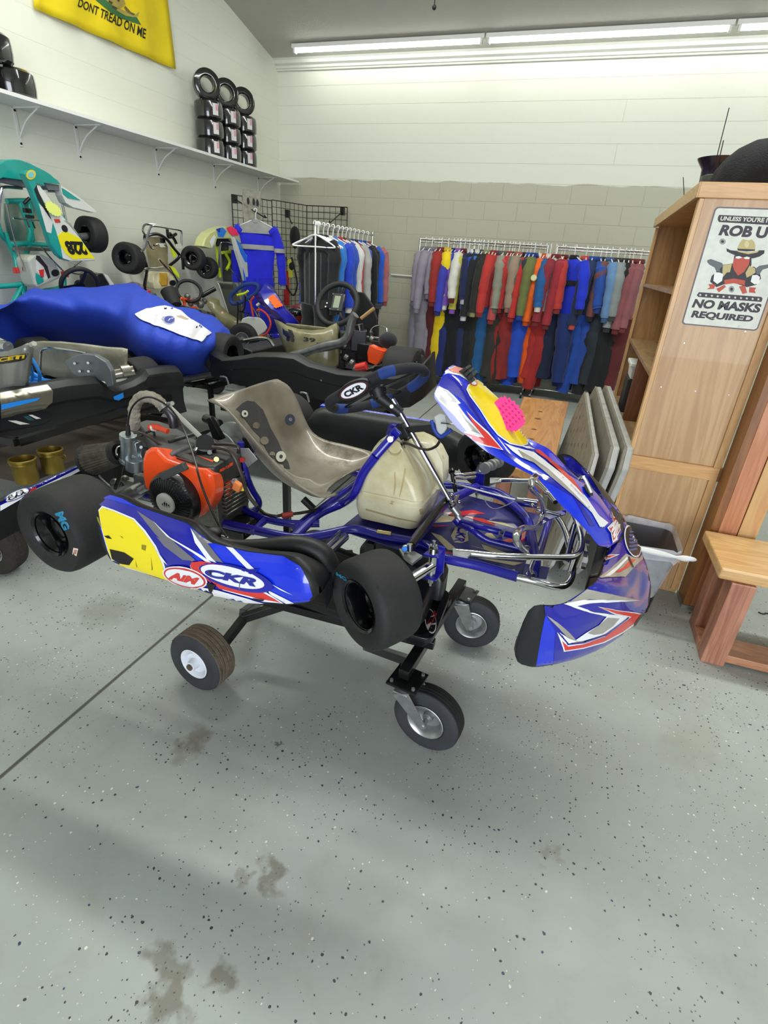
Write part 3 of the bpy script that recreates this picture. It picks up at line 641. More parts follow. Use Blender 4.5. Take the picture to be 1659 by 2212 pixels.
# steering foot bracket (two splayed tubes to the front)
fr.tube([KB(992, 1127, 0), KC(1045, 1140, .005), KC(1110, 1158, -.02), KC(1135, 1163, -.03)], .0105, sub=4)
fr.tube([KB(992, 1132, 0), KC(1020, 1145, -.01), KC(1050, 1165, -.03), KC(1085, 1175, -.035), KC(1120, 1184, -.04)], .0105, sub=4)
fr.cyl(KB(985, 1120, 0), KB(998, 1136, 0), .016)
fr_o = fr.build('frame', M_frame, kart)
mb = MB()
q = [KC(x, y, .0) for x, y in ((1078, 1145), (1092, 1147), (1086, 1167), (1074, 1164))]
mb.prism(q, KD(0, 0, .004)); mb.build('frame_plate', M_frame, kart, smooth=False, bevel=.001)
mb = MB()
for x, y in ((1084, 1150), (1081, 1159)): mb.cyl(KC(x, y, .0045), KC(x, y, .0055), .006, n=12)
mb.build('plate_holes', M_rubber, kart)
mb = MB(); mb.prism([KC(x, y, -.06) for x, y in ((1100, 1215), (1150, 1222), (1187, 1228), (1180, 1252), (1120, 1245))], KD(0, 0, .004)); mb.build('front_plate', M_frame, kart, smooth=False)
mb = MB()
for x, y in ((1109, 1234), (1141, 1239), (1151, 1243), (1138, 1160)): mb.cyl(KC(x, y, -.056), KC(x, y, -.052), .006, n=10)
fb = mb.build('rivets', M_bolt, kart)
# steering hoop flat top with bolt
mb = MB(); c_ = KB(850, 941, -.115); mb.box(c_, (.05, .012, .03), KM @ Matrix.Rotation(radians(-55), 3, 'Y')); mb.build('hoop_tab', M_frame, kart, bevel=.003)
MB().cyl(KB(843, 949, -.135), KB(843, 949, -.143), .009).cyl(KB(843, 949, -.143), KB(843, 949, -.149), .005).build('hoop_bolt', M_bolt, kart)
# ---- near and far kingpins
def kingpin(bsign, px, stub, nm):
    b = -.345 if bsign < 0 else .345
    cc = K(*( _k(px[0], px[1], 1, b)))
    u = KD(0, 0, 1); a_ = KD(1, 0, 0); bo = KD(0, bsign, 0)
    m = MB()
    for s_ in (-1, 1): m.prism([cc+u*(.038*s_)+a_*x+bo*y for x, y in ((-.022, .02), (.022, .02), (.026, -.035), (-.01, -.035))], u*.006)
    m.prism([cc+bo*(-.035)+a_*x+u*z for x, z in ((-.012, -.038), (.028, -.038), (.026, .05), (-.012, .05))], bo*.007)
    m.build('kingpin_bracket', M_frame, kart, smooth=False, bevel=.002)
    m = MB().cyl(cc-u*.032, cc+u*.032, .0125).cyl(cc, cc+stub, .0155).cyl(cc+stub*.55, cc+stub*.6, .017)
    m.build('stub_axle', M_chrome, kart)
    MB().cyl(cc+u*.044, cc+u*.058, .016, .013).cyl(cc+u*.058, cc+u*.066, .012, n=6).cyl(cc+u*.066, cc+u*.08, .005).cyl(cc-u*.045, cc-u*.058, .009, n=6).cyl(cc-u*.058, cc-u*.07, .004).build('kingpin_bolt', M_bolt, kart)
    return cc
# ---- wheels
def tyre(mb_t, mb_r, cen, axis, r, w, rr, deep=.55):   # axis points outward
    ax = V(axis).normalized(); h = w/2; o = V(cen)
    prof = [(rr, -h*.82), (rr+.012, -h*.9), (r*.78, -h), (r*.9, -h*.97), (r*.965, -h*.86), (r*.99, -h*.7), (r, -h*.4), (r*1.002, 0), (r, h*.4), (r*.99, h*.7), (r*.965, h*.86), (r*.9, h*.97), (r*.78, h), (rr+.012, h*.9), (rr, h*.82)]
    mb_t.lathe(prof, o, ax, n=56)
    rp = [(rr+.001, -h*.84), (rr+.005, -h*.9), (rr-.001, -h*.86), (rr-.006, -h*.5), (rr-.006, h*.5), (rr-.001, h*.86), (rr+.006, h*.92), (rr+.004, h*.86), (rr-.003, h*.8), (rr-.011, h*.45), (rr-.013, h*(.5-deep)), (.03, h*(.45-deep)), (.03, -h*.3), (rr-.012, -h*.4), (rr-.002, -h*.84)]
    mb_r.lathe(rp, o, ax, n=40); return o, ax
M_rim = mat('black_rim', '0c0c0e', .2, .5, coat=.6)
def kwheel(cen, axis, r, w, rr, parent, deep=.55, nuts=3, tm=None, rm=None, label=None):
    t, q = MB(), MB(); o, ax = tyre(t, q, cen, axis, r, w, rr, deep); to = t.build('tyre', tm or M_tyre, parent)
    ro = q.build('rim', rm or M_rim, to); u, v, d = basis(ax); nb = MB(); zz = w/2*(.45-deep)
    nb.cyl(o+ax*(zz-.01), o+ax*(zz+.018), .026, n=20)
    nb.build('hub', rm or M_rim, to)
    nb = MB()
    for k in range(nuts):
        p_ = o+(u*cos(2*pi*k/nuts+.6)+v*sin(2*pi*k/nuts+.6))*rr*.62; nb.cyl(p_+ax*(zz), p_+ax*(zz+.012), .006, n=6)
    nb.build('wheel_nuts', M_bolt, to); return to, t
kax = KD(0, -1, 0)
rt, rtm = kwheel(K(.0, -.605, -.005), kax, .136, .19, .066, kart, deep=.1)
cpx = _k(770, 1312, 1, -.6); sa = radians(-30); fax = KD(sin(sa), -cos(sa), 0)
fcen = K(*cpx)-fax*.062
ft, ftm = kwheel(fcen, fax, .124, .13, .066, kart, deep=.5)
kingpin(-1, (933, 1221), (fcen+fax*(-.03))-KB(933, 1221, -.345), 'near')
fc2 = K(1.04, .545, .015); fax2 = KD(-sin(sa)*.8, cos(sa), 0)
kc2 = kingpin(1, (1034, 1040), fc2-fax2*.03-KB(1034, 1040, .345), 'far')
kwheel(fc2, fax2, .124, .13, .066, kart, deep=.5)
kwheel(K(.0, .60, -.005), KD(0, 1, 0), .136, .19, .066, kart)
bv = rtm.bvh()
M_cyan = mat('tyre_blue_paint', '1f7a9c', .6)
text_press('tyre_lettering', 'MG', [(137, 1104), (152, 1142), (139, 1146), (119, 1109)], bv, M_cyan, rt, .002, .05)
stick('tyre_sticker', [(159, 1183), (169, 1185), (166, 1201), (157, 1197)], bv, mat('sticker_cream', 'd8c3ae', .5), rt, .001)
stick('tyre_sticker', [(161, 1187), (167, 1188), (165, 1197), (160, 1195)], bv, mat('sticker_pinkish', 'a8766a', .5), rt, .0014)
bv = ftm.bvh()
text_press('tyre_lettering', 'MG', [(728, 1235), (748, 1247), (752, 1257), (727, 1242)], bv, M_cyan, ft, .002, .03)
stick('valve_dot', ell(816, 1268, 3, 3, 0, 12), bv, M_rubber, ft, .001); stick('balance_mark', [(766, 1270), (769, 1270), (781, 1290), (779, 1292)], BVHTree.FromPolygons(ftm.v, ftm.f), M_sil, ft, .001)
# rim lettering
c0 = K(.0, -.605, -.005)+kax*.035
mb = MB(); text_flat(mb, 'DOUGLAS', [c0+KD(-.03, -.002, .02), c0+KD(-.005, -.002, .0), c0+KD(-.012, -.002, -.008), c0+KD(-.037, -.002, .012)], .01) if False else None

# ---- rear axle and carriers
MB().cyl(K(0, -.52, 0), K(0, .55, 0), .025, n=18).build('rear_axle', M_steel, kart)
for b in (-.3, 0.02, .3):
    m = MB().box(K(0, b, -.01), (.10, .03, .10), KM).cyl(K(0, b-.025, 0), K(0, b+.025, 0), .045, n=24); m.build('axle_carrier', mat('grey_casting', '6e6f70', .5, .5), kart, bevel=.004)
MB().cyl(K(0, .10, 0), K(0, .105, 0), .09, n=40).build('sprocket', M_steel, kart)
MB().cyl(K(0, .2, 0), K(0, .21, 0), .1, n=40).cyl(K(0, .18, 0), K(0, .23, 0), .04).build('brake_disc', M_steel, kart)
MB().box(K(.09, .205, .02), (.05, .07, .07), KM).build('brake_caliper', M_blkmet, kart, bevel=.005)
MB().tube([KB(318, 1052, -.36), KB(285, 1068, -.36), KB(262, 1082, -.38)], .012, sub=1).build('axle_tube', M_steel, kart)

# ---- floor tray with graphics
tray = [(1.33, -.21), (1.33, .22), (1.0, .27), (.75, .22), (.72, -.2), (1.0, -.24)]
m = MB().prism([K(a, b, -.056) for a, b in tray], KD(0, 0, .004)); tr = m.build('floor_tray', mat('tray_indigo', '2a2a70', .45, coat=.3, var=.3, vscale=8), kart, smooth=False); bvT = m.bvh()
M_cream = mat('tray_cream', 'c5b78c', .45, var=.15, vscale=10)
for P in ([(995, 1132), (1012, 1140), (1010, 1152), (1012, 1168), (998, 1173), (982, 1172), (974, 1158), (983, 1140)], [(956, 1113), (985, 1117), (975, 1127), (937, 1130)], [(930, 1150), (952, 1157), (990, 1190), (968, 1188)], [(1015, 1178), (1045, 1186), (1040, 1176), (1110, 1200), (1060, 1192)], [(1030, 1121), (1090, 1130), (1118, 1143), (1060, 1128)], [(1050, 1152), (1062, 1152), (1072, 1163), (1040, 1162)], [(1050, 1207), (1130, 1216), (1110, 1222), (1030, 1206)]):
    stick('tray_graphic', P, bvT, M_cream, tr, .0008, 20)
for P in ([(960, 1108), (1022, 1102), (1050, 1110), (1005, 1113), (985, 1118)], [(932, 1135), (975, 1136), (940, 1139)], [(1068, 1172), (1110, 1161), (1112, 1168), (1085, 1181)], [(955, 1189), (990, 1199), (960, 1195)], [(1000, 1114), (1045, 1121), (1075, 1137), (1040, 1128)]):
    stick('tray_graphic', P, bvT, M_red, tr, .0009, 20)
text_press('tray_lettering', 'CKR', [(1010, 1142), (1002, 1175), (980, 1170), (990, 1138)], bvT, M_frame, tr, .0013, .04)
# ---- chrome front bumper bars, pedals, rods
m = MB()
m.tube([KC(*p, .035) for p in ((985, 1192), (1020, 1195), (1069, 1200), (1141, 1203), (1213, 1204), (1240, 1201), (1254, 1188), (1256, 1165), (1250, 1140), (1240, 1112), (1225, 1090), (1200, 1072), (1180, 1064))], .0095, sub=5)
m.tube([KC(*p, .035) for p in ((1070, 1040), (1084, 1037), (1120, 1038), (1156, 1040), (1180, 1060), (1200, 1085))], .0085, sub=4)
m.build('upper_bumper_bar', M_chrome, kart)
m = MB(); m.tube([KC(*p, -.045) for p in ((1100, 1243), (1156, 1256), (1200, 1267), (1223, 1263), (1235, 1245), (1237, 1222), (1232, 1190), (1222, 1150), (1205, 1120), (1180, 1105), (1160, 1100))], .0105, sub=5)
m.build('lower_bumper_bar', M_chrome, kart)
m = MB()
for x, y, x2, y2 in ((1243, 1135, 1222, 1215), (1252, 1170, 1232, 1235)): m.tube([KC(x, y, .035), KC(x2, y2, -.04)], .009, sub=1)
m.build('bumper_upright', M_chrome, kart)
mb = MB().prism([KC(x, y, .035) for x, y in ((978, 1188), (1010, 1192), (1018, 1200), (1010, 1206), (978, 1200))], KD(0, 0, .006)).prism([KC(x, y, .035) for x, y in ((1058, 1035), (1082, 1035), (1082, 1044), (1058, 1047))], KD(0, 0, .006)); mb.build('bumper_tab', M_steel, kart, smooth=False)
m = MB(); m.tube([KA(*p, 1.34) for p in ((1156, 1030), (1148, 1041), (1150, 1056), (1166, 1074), (1173, 1094), (1169, 1118), (1160, 1136), (1146, 1141), (1130, 1141), (1117, 1152), (1115, 1166), (1124, 1180), (1137, 1190))], .0075, sub=5, n=12)
m.build('brake_pedal', M_chrome, kart)
m = MB(); m.tube([KC(*p, .0) for p in ((1153, 1210), (1146, 1230), (1152, 1243))], .006, sub=3).tube([KB(1178, 1104, .05), KB(1210, 1113, .03)], .006, sub=1); m.build('throttle_pedal', M_chrome, kart)
m = MB(); m.tube([KC(965, 1039, .07), KC(1030, 1058, .04), KC(1115, 1080, .02)], .0035, sub=3).tube([KC(1115, 1079, .03), KC(1160, 1084, .02)], .009, sub=1); m.build('brake_rod', M_steel, kart)
m = MB(); m.tube([KC(*p, .0) for p in ((1045, 1075), (1053, 1090), (1068, 1099), (1090, 1093), (1110, 1083))], .0015, sub=5, n=6); m.build('pedal_cable', M_steel, kart)
m = MB(); m.tube([KC(1132, 1080, .03), KC(1160, 1084, .03)], .008, sub=1).ball(KC(1150, 1092, .02), .008).ball(KC(1138, 1183, .0), .012, sc=(1, 1, .5)); m.build('rod_clevis', M_bolt, kart)
m = MB(); m.prism([KC(x, y, .03) for x, y in ((1163, 1128), (1190, 1108), (1216, 1104), (1222, 1112), (1190, 1122), (1165, 1138))], KD(0, 0, .003)).ball(KC(1218, 1105, .03), .008); m.build('chain_guard_tab', M_frame, kart, smooth=False)
MB().prism([KC(x, y, -.01) for x, y in ((1127, 1157), (1136, 1152), (1133, 1168), (1124, 1174))], KD(0, 0, .01)).build('red_clamp', M_red, kart, smooth=False)
# black link arm, tie rods and joints
m = MB(); m.tube([KC(889, 1178, .03), KC(925, 1128, .03), KC(962, 1082, .03)], .0115, sub=2); m.build('tie_rod', M_blkmet, kart)
m = MB().cyl(KC(885, 1190, .03), KC(885, 1175, .05), .009).cyl(KC(876, 1197, .0), KC(878, 1180, .04), .006); m.ball(KC(876, 1185, .03), .012); m.build('rod_end', M_bolt, kart)
MB().cyl(KC(874, 1186, .035), KC(874, 1186, .047), .008, n=6).build('blue_lock_nut', mat('anodised_blue', '2f6fc4', .3, .7), kart)
m = MB(); m.prism([KC(x, y, .0) for x, y in ((862, 1190), (895, 1196), (912, 1205), (890, 1222), (872, 1208))], KD(0, 0, .008)); m.build('steering_arm', M_steel, kart, smooth=False)
m = MB()
for x, y, r0 in ((978, 1088, .012), (986, 1075, .01), (992, 1085, .008), (975, 1070, .009)): m.ball(KC(x, y, .04), r0)
m.cyl(KC(975, 1096, .04), KC(990, 1070, .05), .005); m.build('steering_joint', M_bolt, kart)
m = MB().cyl(KC(976, 1020, .10), KC(984, 1062, .03), .0075); m.cyl(KC(975, 1015, .105), KC(976, 1020, .1), .0115, n=12); m.build('far_arm_bolt', M_blkmet, kart)
m = MB().tube([KC(983, 1027, .09), KC(1000, 1025, .09), KC(1026, 1022, .08)], .006, sub=3).tube([KC(983, 1032, .09), KC(1005, 1033, .08), KC(1026, 1030, .07)], .006, sub=3); m.build('far_link', M_chrome, kart)
m = MB()
for k in range(5): m.cyl(KC(1046+k*7, 1012-k*3.2, .06), KC(1050+k*7, 1010-k*3.2, .06), .022-.001*(k % 2)*4, n=20)
m.build('axle_spacers', M_steel, kart)

# ---- steering column and wheel
top, bot = KB(862, 885, 0), KB(998, 1128, 0); dirc = (bot-top).normalized()
MB().cyl(KB(848, 862, 0), bot, .0095).build('steering_column', M_chrome, kart)
MB().cyl(KB(972, 1088, 0), KB(990, 1112, 0), .013).cyl(KB(985, 1108, 0), KB(998, 1130, 0), .012).build('column_collar', M_steel, kart)
m = MB().box(KB(873, 930, -.005), (.045, .05, .035), KM @ Matrix.Rotation(radians(54), 3, 'Y')).cyl(KB(868, 915, 0), KB(884, 948, 0), .018)
m.build('column_clamp', M_blkpl, kart, bevel=.004)
sc_ = KB(815, 842, 0); n_ = KD(-.5, .30, .84).normalized()
e1 = (KD(0, 1, 0)-n_*KD(0, 1, 0).dot(n_)).normalized(); e2 = n_.cross(e1)   # e2 ~ along kart
if e2.dot(KD(1, 0, 0)) < 0: e2 = -e2
e1, e2 = e2, e1
Rw = .163
def wpt(t, r=Rw, h=0):   # D shape: flat towards the driver (-e2)
    x, y = cos(t)*r, sin(t)*r
    if y < -.74*Rw: y = -.74*Rw-(abs(y)-.74*Rw)*.25
    return sc_+e1*x+e2*y+n_*h
pts = [wpt(2*pi*i/40) for i in range(40)]
m = MB().tube(pts, .0165, n=14, sub=2, closed=True); sw = m.build('steering_wheel', mat('wheel_suede_black', '212126', .8, var=.3, vscale=18), kart); bvW = m
for a0, a1 in ((2.95, 3.35), (5.3, 5.6), (.35, 1.3), (1.75, 2.3)):
    MB().tube([wpt(a0+(a1-a0)*i/10) for i in range(11)], .0172, n=14, sub=1).build('blue_grip_band', mat('wheel_suede_blue', '1f3a7d', .8, var=.2, vscale=25), sw)
m3 = MB().cyl(sc_-n_*.004, sc_+n_*.004, .034, n=24)
for t in (.15, pi-.15, pi/2*1.0, ):
    d = (wpt(t)-sc_); m3.prism([sc_-n_*.003+d*k+d.cross(n_).normalized()*w_ for k, w_ in ((.1, .016), (.95, .011), (.95, -.011), (.1, -.016))], n_*.006)
m3.build('spokes', M_blkmet, sw, smooth=False, bevel=.001)
hubd = (top-sc_).normalized()
m = MB().cyl(sc_-n_*.002, sc_-n_*.03, .03, .022, n=20).cyl(sc_-n_*.025, KB(866, 893, 0), .021, .0165, n=20); m.build('hub', M_blkpl, sw)
m = MB()
for k in range(3): p_ = sc_-n_*.006+e1*.022*cos(2.1*k)+e2*.022*sin(2.1*k); m.cyl(p_, p_-n_*.012, .005, n=8)
m.cyl(KB(846, 878, -.022), KB(846, 878, -.028), .006, n=10); m.build('hub_bolts', M_bolt, sw)
nn = (-e2*.85-n_*.62).normalized(); ww = e1.cross(nn).normalized()
if ww.dot(n_) < 0: ww = -ww
pc_ = sc_-e2*(.80*Rw)+nn*.018
def lg(x, y, h=0): return pc_+e1*x+ww*y+nn*h
for nm_, rx, ry, mm_, h in (('logo_plate', .060, .026, M_blkpl, .0), ('logo_ring', .054, .0225, mat('logo_maroon', '4a2226', .5), .0042), ('logo_oval', .047, .0185, M_wht, .0052)):
    r0 = [lg(rx*cos(t), ry*sin(t), h) for t in [2*pi*k/36 for k in range(36)]]
    (MB().prism([p-nn*.008 for p in r0], nn*.0115) if nm_ == 'logo_plate' else MB().poly(r0)).build(nm_, mm_, sw, smooth=False, fix=nm_ == 'logo_plate')
mb = MB(); text_flat(mb, 'CKR', [lg(-.035, .010, .0064), lg(.035, .010, .0064), lg(.035, -.010, .0064), lg(-.035, -.010, .0064)], .05); mb.build('logo_lettering', M_ink, sw, smooth=False, fix=False)

# ---- fuel tank
tk = MB(); rings = []
for c_, a0, a1, b0, b1, r in ((-.045, .765, .94, -.10, .10, .03), (-.035, .745, .965, -.125, .115, .035), (.0, .74, .975, -.13, .12, .03), (.052, .74, .98, -.13, .125, .03), (.058, .747, .972, -.123, .118, .03), (.066, .747, .972, -.123, .118, .03), (.072, .74, .98, -.13, .125, .03), (.12, .745, .965, -.128, .125, .035), (.165, .765, .932, -.115, .12, .04), (.205, .78, .898, -.09, .11, .035), (.222, .79, .882, -.07, .09, .03), (.226, .80, .87, -.05, .07, .02)):
    ring = []
    for sx, sy, an in ((1, 1, 0), (-1, 1, 90), (-1, -1, 180), (1, -1, 270)):
        cx2, cy2 = (a1 if sx > 0 else a0)-sx*r, (b1 if sy > 0 else b0)-sy*r
        ring += [K(cx2+r*cos(radians(an+k*22.5)), cy2+r*sin(radians(an+k*22.5)), c_) for k in range(5)]
    rings.append(ring)
tk.loft(rings, caps=True)
tk.loft([[K(x, y, c_) for x, y in ((a0, .04), (a1-.02, .032), (a1, .045), (a1, .115), (a1-.025, .135), (a0, .13))] for c_, a0, a1 in ((.05, .86, .985), (.075, .86, .998), (.15, .86, .99), (.19, .86, .965), (.212, .86, .935), (.218, .86, .91))], caps=True)
mt = mat('yellowed_plastic', 'ebe6c6', .32, coat=.2, color2='bdb285', vscale=7, dirt='7d6a36', dscale=10, dth=.66, trans=.0)
mt.node_tree.nodes['Principled BSDF'].inputs['Subsurface Weight'].default_value = .12
mt.node_tree.nodes['Principled BSDF'].inputs['Subsurface Radius'].default_value = (.05, .04, .02)
tko = tk.build('fuel_tank', mt, kart, angle=35)
bvK = tk.bvh(); M_oil = mat('oil_stain', 'b3a070', .5)
for P_ in ([(874, 1012), (877, 1012), (874, 1035), (868, 1060), (862, 1078), (866, 1056), (870, 1034)], [(852, 1020), (854, 1019), (856, 1048), (850, 1076), (852, 1048)], [(790, 1098), (860, 1118), (900, 1126), (902, 1129), (858, 1121), (790, 1102)], [(845, 1082), (852, 1084), (848, 1090), (842, 1088)], [(905, 1100), (912, 1098), (914, 1108), (907, 1112)]): stick('oil_streak', P_, bvK, M_oil, tko, .0012, 8)
q = KB(864, 985, -.05); up_ = KD(0, 0, 1)
MB().cyl(KB(860, 996, -.06), KB(861, 984, -.06), .009).build('hose_cap', M_rubber, tko)
MB().cyl(KB(873, 992, -.05), KB(874, 980, -.05), .009).build('red_hose_cap', M_red, tko)
MB().cyl(KC(853, 972, .215), KC(853, 966, .235), .02, n=20).build('tank_neck', mt, tko)
m = MB(); m.tube([KB(*p, -.05) for p in ((861, 986), (860, 972), (866, 961), (880, 958), (905, 968), (925, 971), (942, 964), (950, 953))], .0045, sub=5, n=8); m.tube([KB(*p, -.05) for p in ((874, 982), (874, 970), (868, 955))], .004, sub=4, n=8); m.build('breather_hose', mat('dark_hose', '241d18', .35), kart)
# catch bottle held by a grey strap between column and panel
m = MB().box(KB(905, 925, .0), (.17, .02, .022), KM @ Matrix.Rotation(radians(-14), 3, 'Y')); m.build('panel_support', M_blkpl, kart, bevel=.002)
m = MB(); m.loft([[KB(x, y, b) for x, y in ((937, 900), (950, 893), (963, 896), (966, 925), (955, 942), (944, 935))] for b in (-.04, .03)], caps=True); m.build('catch_bottle', mat('milky_plastic', 'cfd1cb', .35, alpha=.9), kart, bevel=.004)
m = MB().tube([KB(*p, -.045) for p in ((932, 908), (938, 928), (950, 943), (962, 938), (975, 928))], .006, sub=4, n=8); m.build('blue_strap', mat('strap_blue', '20409a', .6), kart)
MB().tube([KB(953, 914, -.06), KB(975, 916, -.07), KB(990, 918, -.09)], .0025, sub=2, n=6).ball(KB(988, 917, -.1), .007).build('spring_clip', M_chrome, kart)

# ---- seat
Np = [(452, 864), (478, 874), (499, 888), (533, 925), (570, 968), (605, 1005), (640, 1037), (665, 1055), (698, 1071), (733, 1066)]
Fp = [(600, 823), (622, 838), (640, 868), (655, 905), (672, 935), (700, 952), (745, 963), (800, 978), (811, 988), (792, 1008)]
Cp = [(548, 832), (554, 852), (563, 880), (580, 925), (600, 965), (627, 998), (658, 1020), (690, 1032), (712, 1040), (725, 1042)]
bn = [-.165, -.18, -.19, -.195, -.20, -.20, -.20, -.195, -.18, -.15]; bf = [.165, .18, .19, .195, .2, .2, .2, .195, .17, .11]
N3 = smoothpath([KB(*p, b) for p, b in zip(Np, bn)], 4); F3 = smoothpath([KB(*p, b) for p, b in zip(Fp, bf)], 4); C3 = smoothpath([KB(*p, 0) for p in Cp], 4)
rows = []
Kt = KM.transposed()
for i, (n3, f3, c3) in enumerate(zip(N3, F3, C3)):
    t = i/(len(N3)-1); row = []
    for j in range(17):
        s_ = -1+j/8; e = n3 if s_ < 0 else f3; d = Kt @ (e-c3); sb = sin(abs(s_)*pi/2); w_ = 1-cos(abs(s_)*pi/2)
        w_ = w_**(1.15)
        # rolled lip at the edge
        lip = max(0, abs(s_)-.9)*.1
        row.append(c3+KM @ V((d.x*w_, d.y*min(1.0, sb*1.02)+(lip if s_ > 0 else -lip), d.z*w_)))
    rows.append(row)
st = MB().loft(rows, closed=False)
M_seat = mat('worn_fibreglass_seat', '8d8576', .38, .15, coat=.25, color2='625a4d', vscale=5, dirt='4a4030', dscale=5, dth=.55)
seat = st.build('seat', M_seat, kart, solid=.006, angle=70); bvS = st.bvh()
M_foam = mat('seat_foam', '3b3a39', .9, var=.2, vscale=30)
foam = [(521, 872), (532, 866), (548, 868), (566, 885), (575, 905), (583, 925), (600, 955), (612, 985), (622, 1000), (626, 1015), (618, 1023), (600, 1010), (585, 990), (572, 970), (560, 945), (545, 930), (530, 910), (516, 890), (508, 885)]
stick('seat_pad', foam, bvS, M_foam, seat, .004)
for x, y, rx, ry in ((551, 920, 8, 7), (569, 953, 9, 9), (586, 983, 6, 6)): stick('pad_hole', ell(x, y, rx, ry), bvS, M_seat, seat, .0055)
for x, y, r in ((525, 895, 7), (604, 989, 11)): stick('washer', ell(x, y, r, r*1.1), bvS, mat('plastic_washer', 'b9b8ad', .4), seat, .008); stick('washer_bolt', ell(x, y, r*.35, r*.38), bvS, M_ink, seat, .0095)
for x, y, r in ((625, 907, 9), ): stick('blue_grommet', ell(x, y, r+2, r+3), bvS, mat('dark_blue_rubber', '2a3040', .5), seat, .004); stick('grommet_bolt', ell(x, y, 4, 4), bvS, M_gry, seat, .006)
for P in ([(730, 980), (735, 983), (707, 1019), (701, 1014)], [(630, 925), (637, 930), (638, 939)]): stick('seat_slot', P, bvS, M_ink, seat, .001, 10)
for x, y in ((566, 837), (600, 851), (568, 882), (657, 945), (675, 962), (698, 978), (719, 987), (478, 893), (783, 1003)): stick('seat_hole', ell(x, y, 2.6, 2.6, 0, 12), bvS, M_ink, seat, .001, 10)
m = MB().tube([KB(655, 1078, -.05), KB(678, 1100, -.05)], .014, sub=1, n=12); m.build('seat_mount', M_blkpl, kart)

# ---- near side pod
top_px = [(207, 1092), (212, 1077), (236, 1069), (264, 1077), (296, 1094), (350, 1112), (404, 1129), (430, 1150), (457, 1170), (534, 1190), (612, 1198), (645, 1215), (668, 1240), (682, 1270)]
bot_px = [(211, 1125), (222, 1175), (236, 1209), (262, 1223), (290, 1233), (340, 1250), (390, 1263), (420, 1272), (457, 1285), (534, 1303), (612, 1308), (650, 1306), (672, 1301), (684, 1290)]
n = 40
tp = smoothpath([(*p, 0) for p in top_px], 4); bp_ = smoothpath([(*p, 0) for p in bot_px], 4)
prof = [(-.672, 0.0, 0), (-.682, .12, 0), (-.686, .35, 0), (-.682, .6, 0), (-.672, .82, 0), (-.655, .96, 0), (-.638, 1.0, .004), (-.60, 1.0, .012), (-.56, .95, .008), (-.535, .8, 0), (-.53, .5, 0), (-.54, .2, 0), (-.57, .03, 0), (-.63, -.02, 0)]
rings = []
for i, (p, q) in enumerate(zip(tp, bp_)):
    u = i/(len(tp)-1); k = min(1, (u*7)**.5+.25) if u < .15 else (1 if u < .82 else max(.22, 1-((u-.82)/.18)**2.2*.78)); ring = []
    for b, v, up2 in prof:
        thk = .26+.74*max(0, min(1, (u-.38)/.5)); bo_ = max(0, b+.665); b2 = -.665+bo_*thk if b > -.665 else b
        bb = -.655+(b2+.655)*k; P_ = p*v+q*(1-v); w3 = KB(P_.x, P_.y, -.675); loc_ = Kt @ (w3-KT)
        ring.append(K(loc_.x, bb, loc_.z+up2*.3-bo_*thk*.62*(1 if v > .4 else 0)))
    rings.append(ring)
pod = MB().loft(rings, caps=True)
podo = pod.build('side_pod', M_blkpl, kart, angle=50); bvP = pod.bvh()
m = MB(); m.ball(K(*(Kt @ (KB(462, 1150, -.6)-KT))), .022, sc=(1, 1.1, .7)); m.tube([KB(455, 1160, -.6), KB(500, 1178, -.59), KB(560, 1182, -.58), KB(640, 1178, -.56), KB(690, 1195, -.54), KB(705, 1222, -.53)], lambda t: .014+.022*t, sub=4, n=14)
m.build('pod_top_bulge', M_blkpl, podo)
m = MB().tube([KB(700, 1200, -.53), KC(745, 1160, -.035)], .014, sub=1).tube([KB(692, 1190, -.53), KC(735, 1150, -.03)], .008, sub=1); m.build('pod_mount_bar', M_chrome, kart)
D = lambda L: [CR(x, y, 180, 1040, .33755) for x, y in L]
def pd(nm, L, m, k=1): return stick(nm, D(L), bvP, m, podo, .0010+.0008*k)
pd('wrap', [(98, 150), (110, 118), (150, 96), (175, 86), (250, 108), (345, 160), (500, 212), (665, 268), (740, 330), (820, 392), (1050, 450), (1280, 478), (1390, 545), (1440, 640), (1475, 762), (1350, 778), (1000, 768), (700, 690), (550, 630), (350, 560), (200, 512), (150, 430), (110, 300)], M_blue, 0)
pd('wrap_panel', [(105, 150), (330, 240), (460, 400), (545, 630), (800, 722), (1000, 765), (1130, 770), (900, 640), (700, 480), (800, 390), (665, 270), (345, 165), (150, 110)], M_deep, 1)
pd('number_field_edge', [(96, 145), (200, 180), (330, 235), (400, 310), (470, 410), (520, 520), (552, 632), (350, 570), (195, 525), (160, 440), (120, 300)], M_wht, 2)
pd('number_field', [(98, 156), (200, 190), (322, 243), (390, 318), (458, 415), (508, 522), (540, 628), (350, 565), (200, 520), (165, 440), (125, 300)], M_yel2, 3)
pd('scuff', [(175, 428), (230, 440), (270, 450), (330, 490), (300, 530), (240, 520), (190, 490)], M_scuff, 4); pd('scuff', [(140, 345), (170, 342), (190, 365), (160, 360)], M_scuff, 4)
for L in ([(340, 500), (352, 540), (346, 545)], [(440, 480), (452, 560), (444, 565)], [(240, 345), (258, 350), (262, 362)], [(90, 200), (105, 230), (125, 300), (100, 250)], [(380, 400), (410, 405), (405, 440), (380, 430)]): pd('scuff', L, mat('scuff_soft', '8d8420', .7), 4)
pd('grey_sweep', [(345, 185), (470, 265), (600, 400), (720, 500), (700, 510), (560, 430), (460, 330)], M_gry, 2)
pd('grey_sweep', [(470, 350), (620, 440), (700, 505), (640, 500), (520, 410)], M_gry, 2); pd('grey_sweep', [(700, 300), (760, 350), (900, 520), (820, 500), (740, 400)], M_gry, 2)
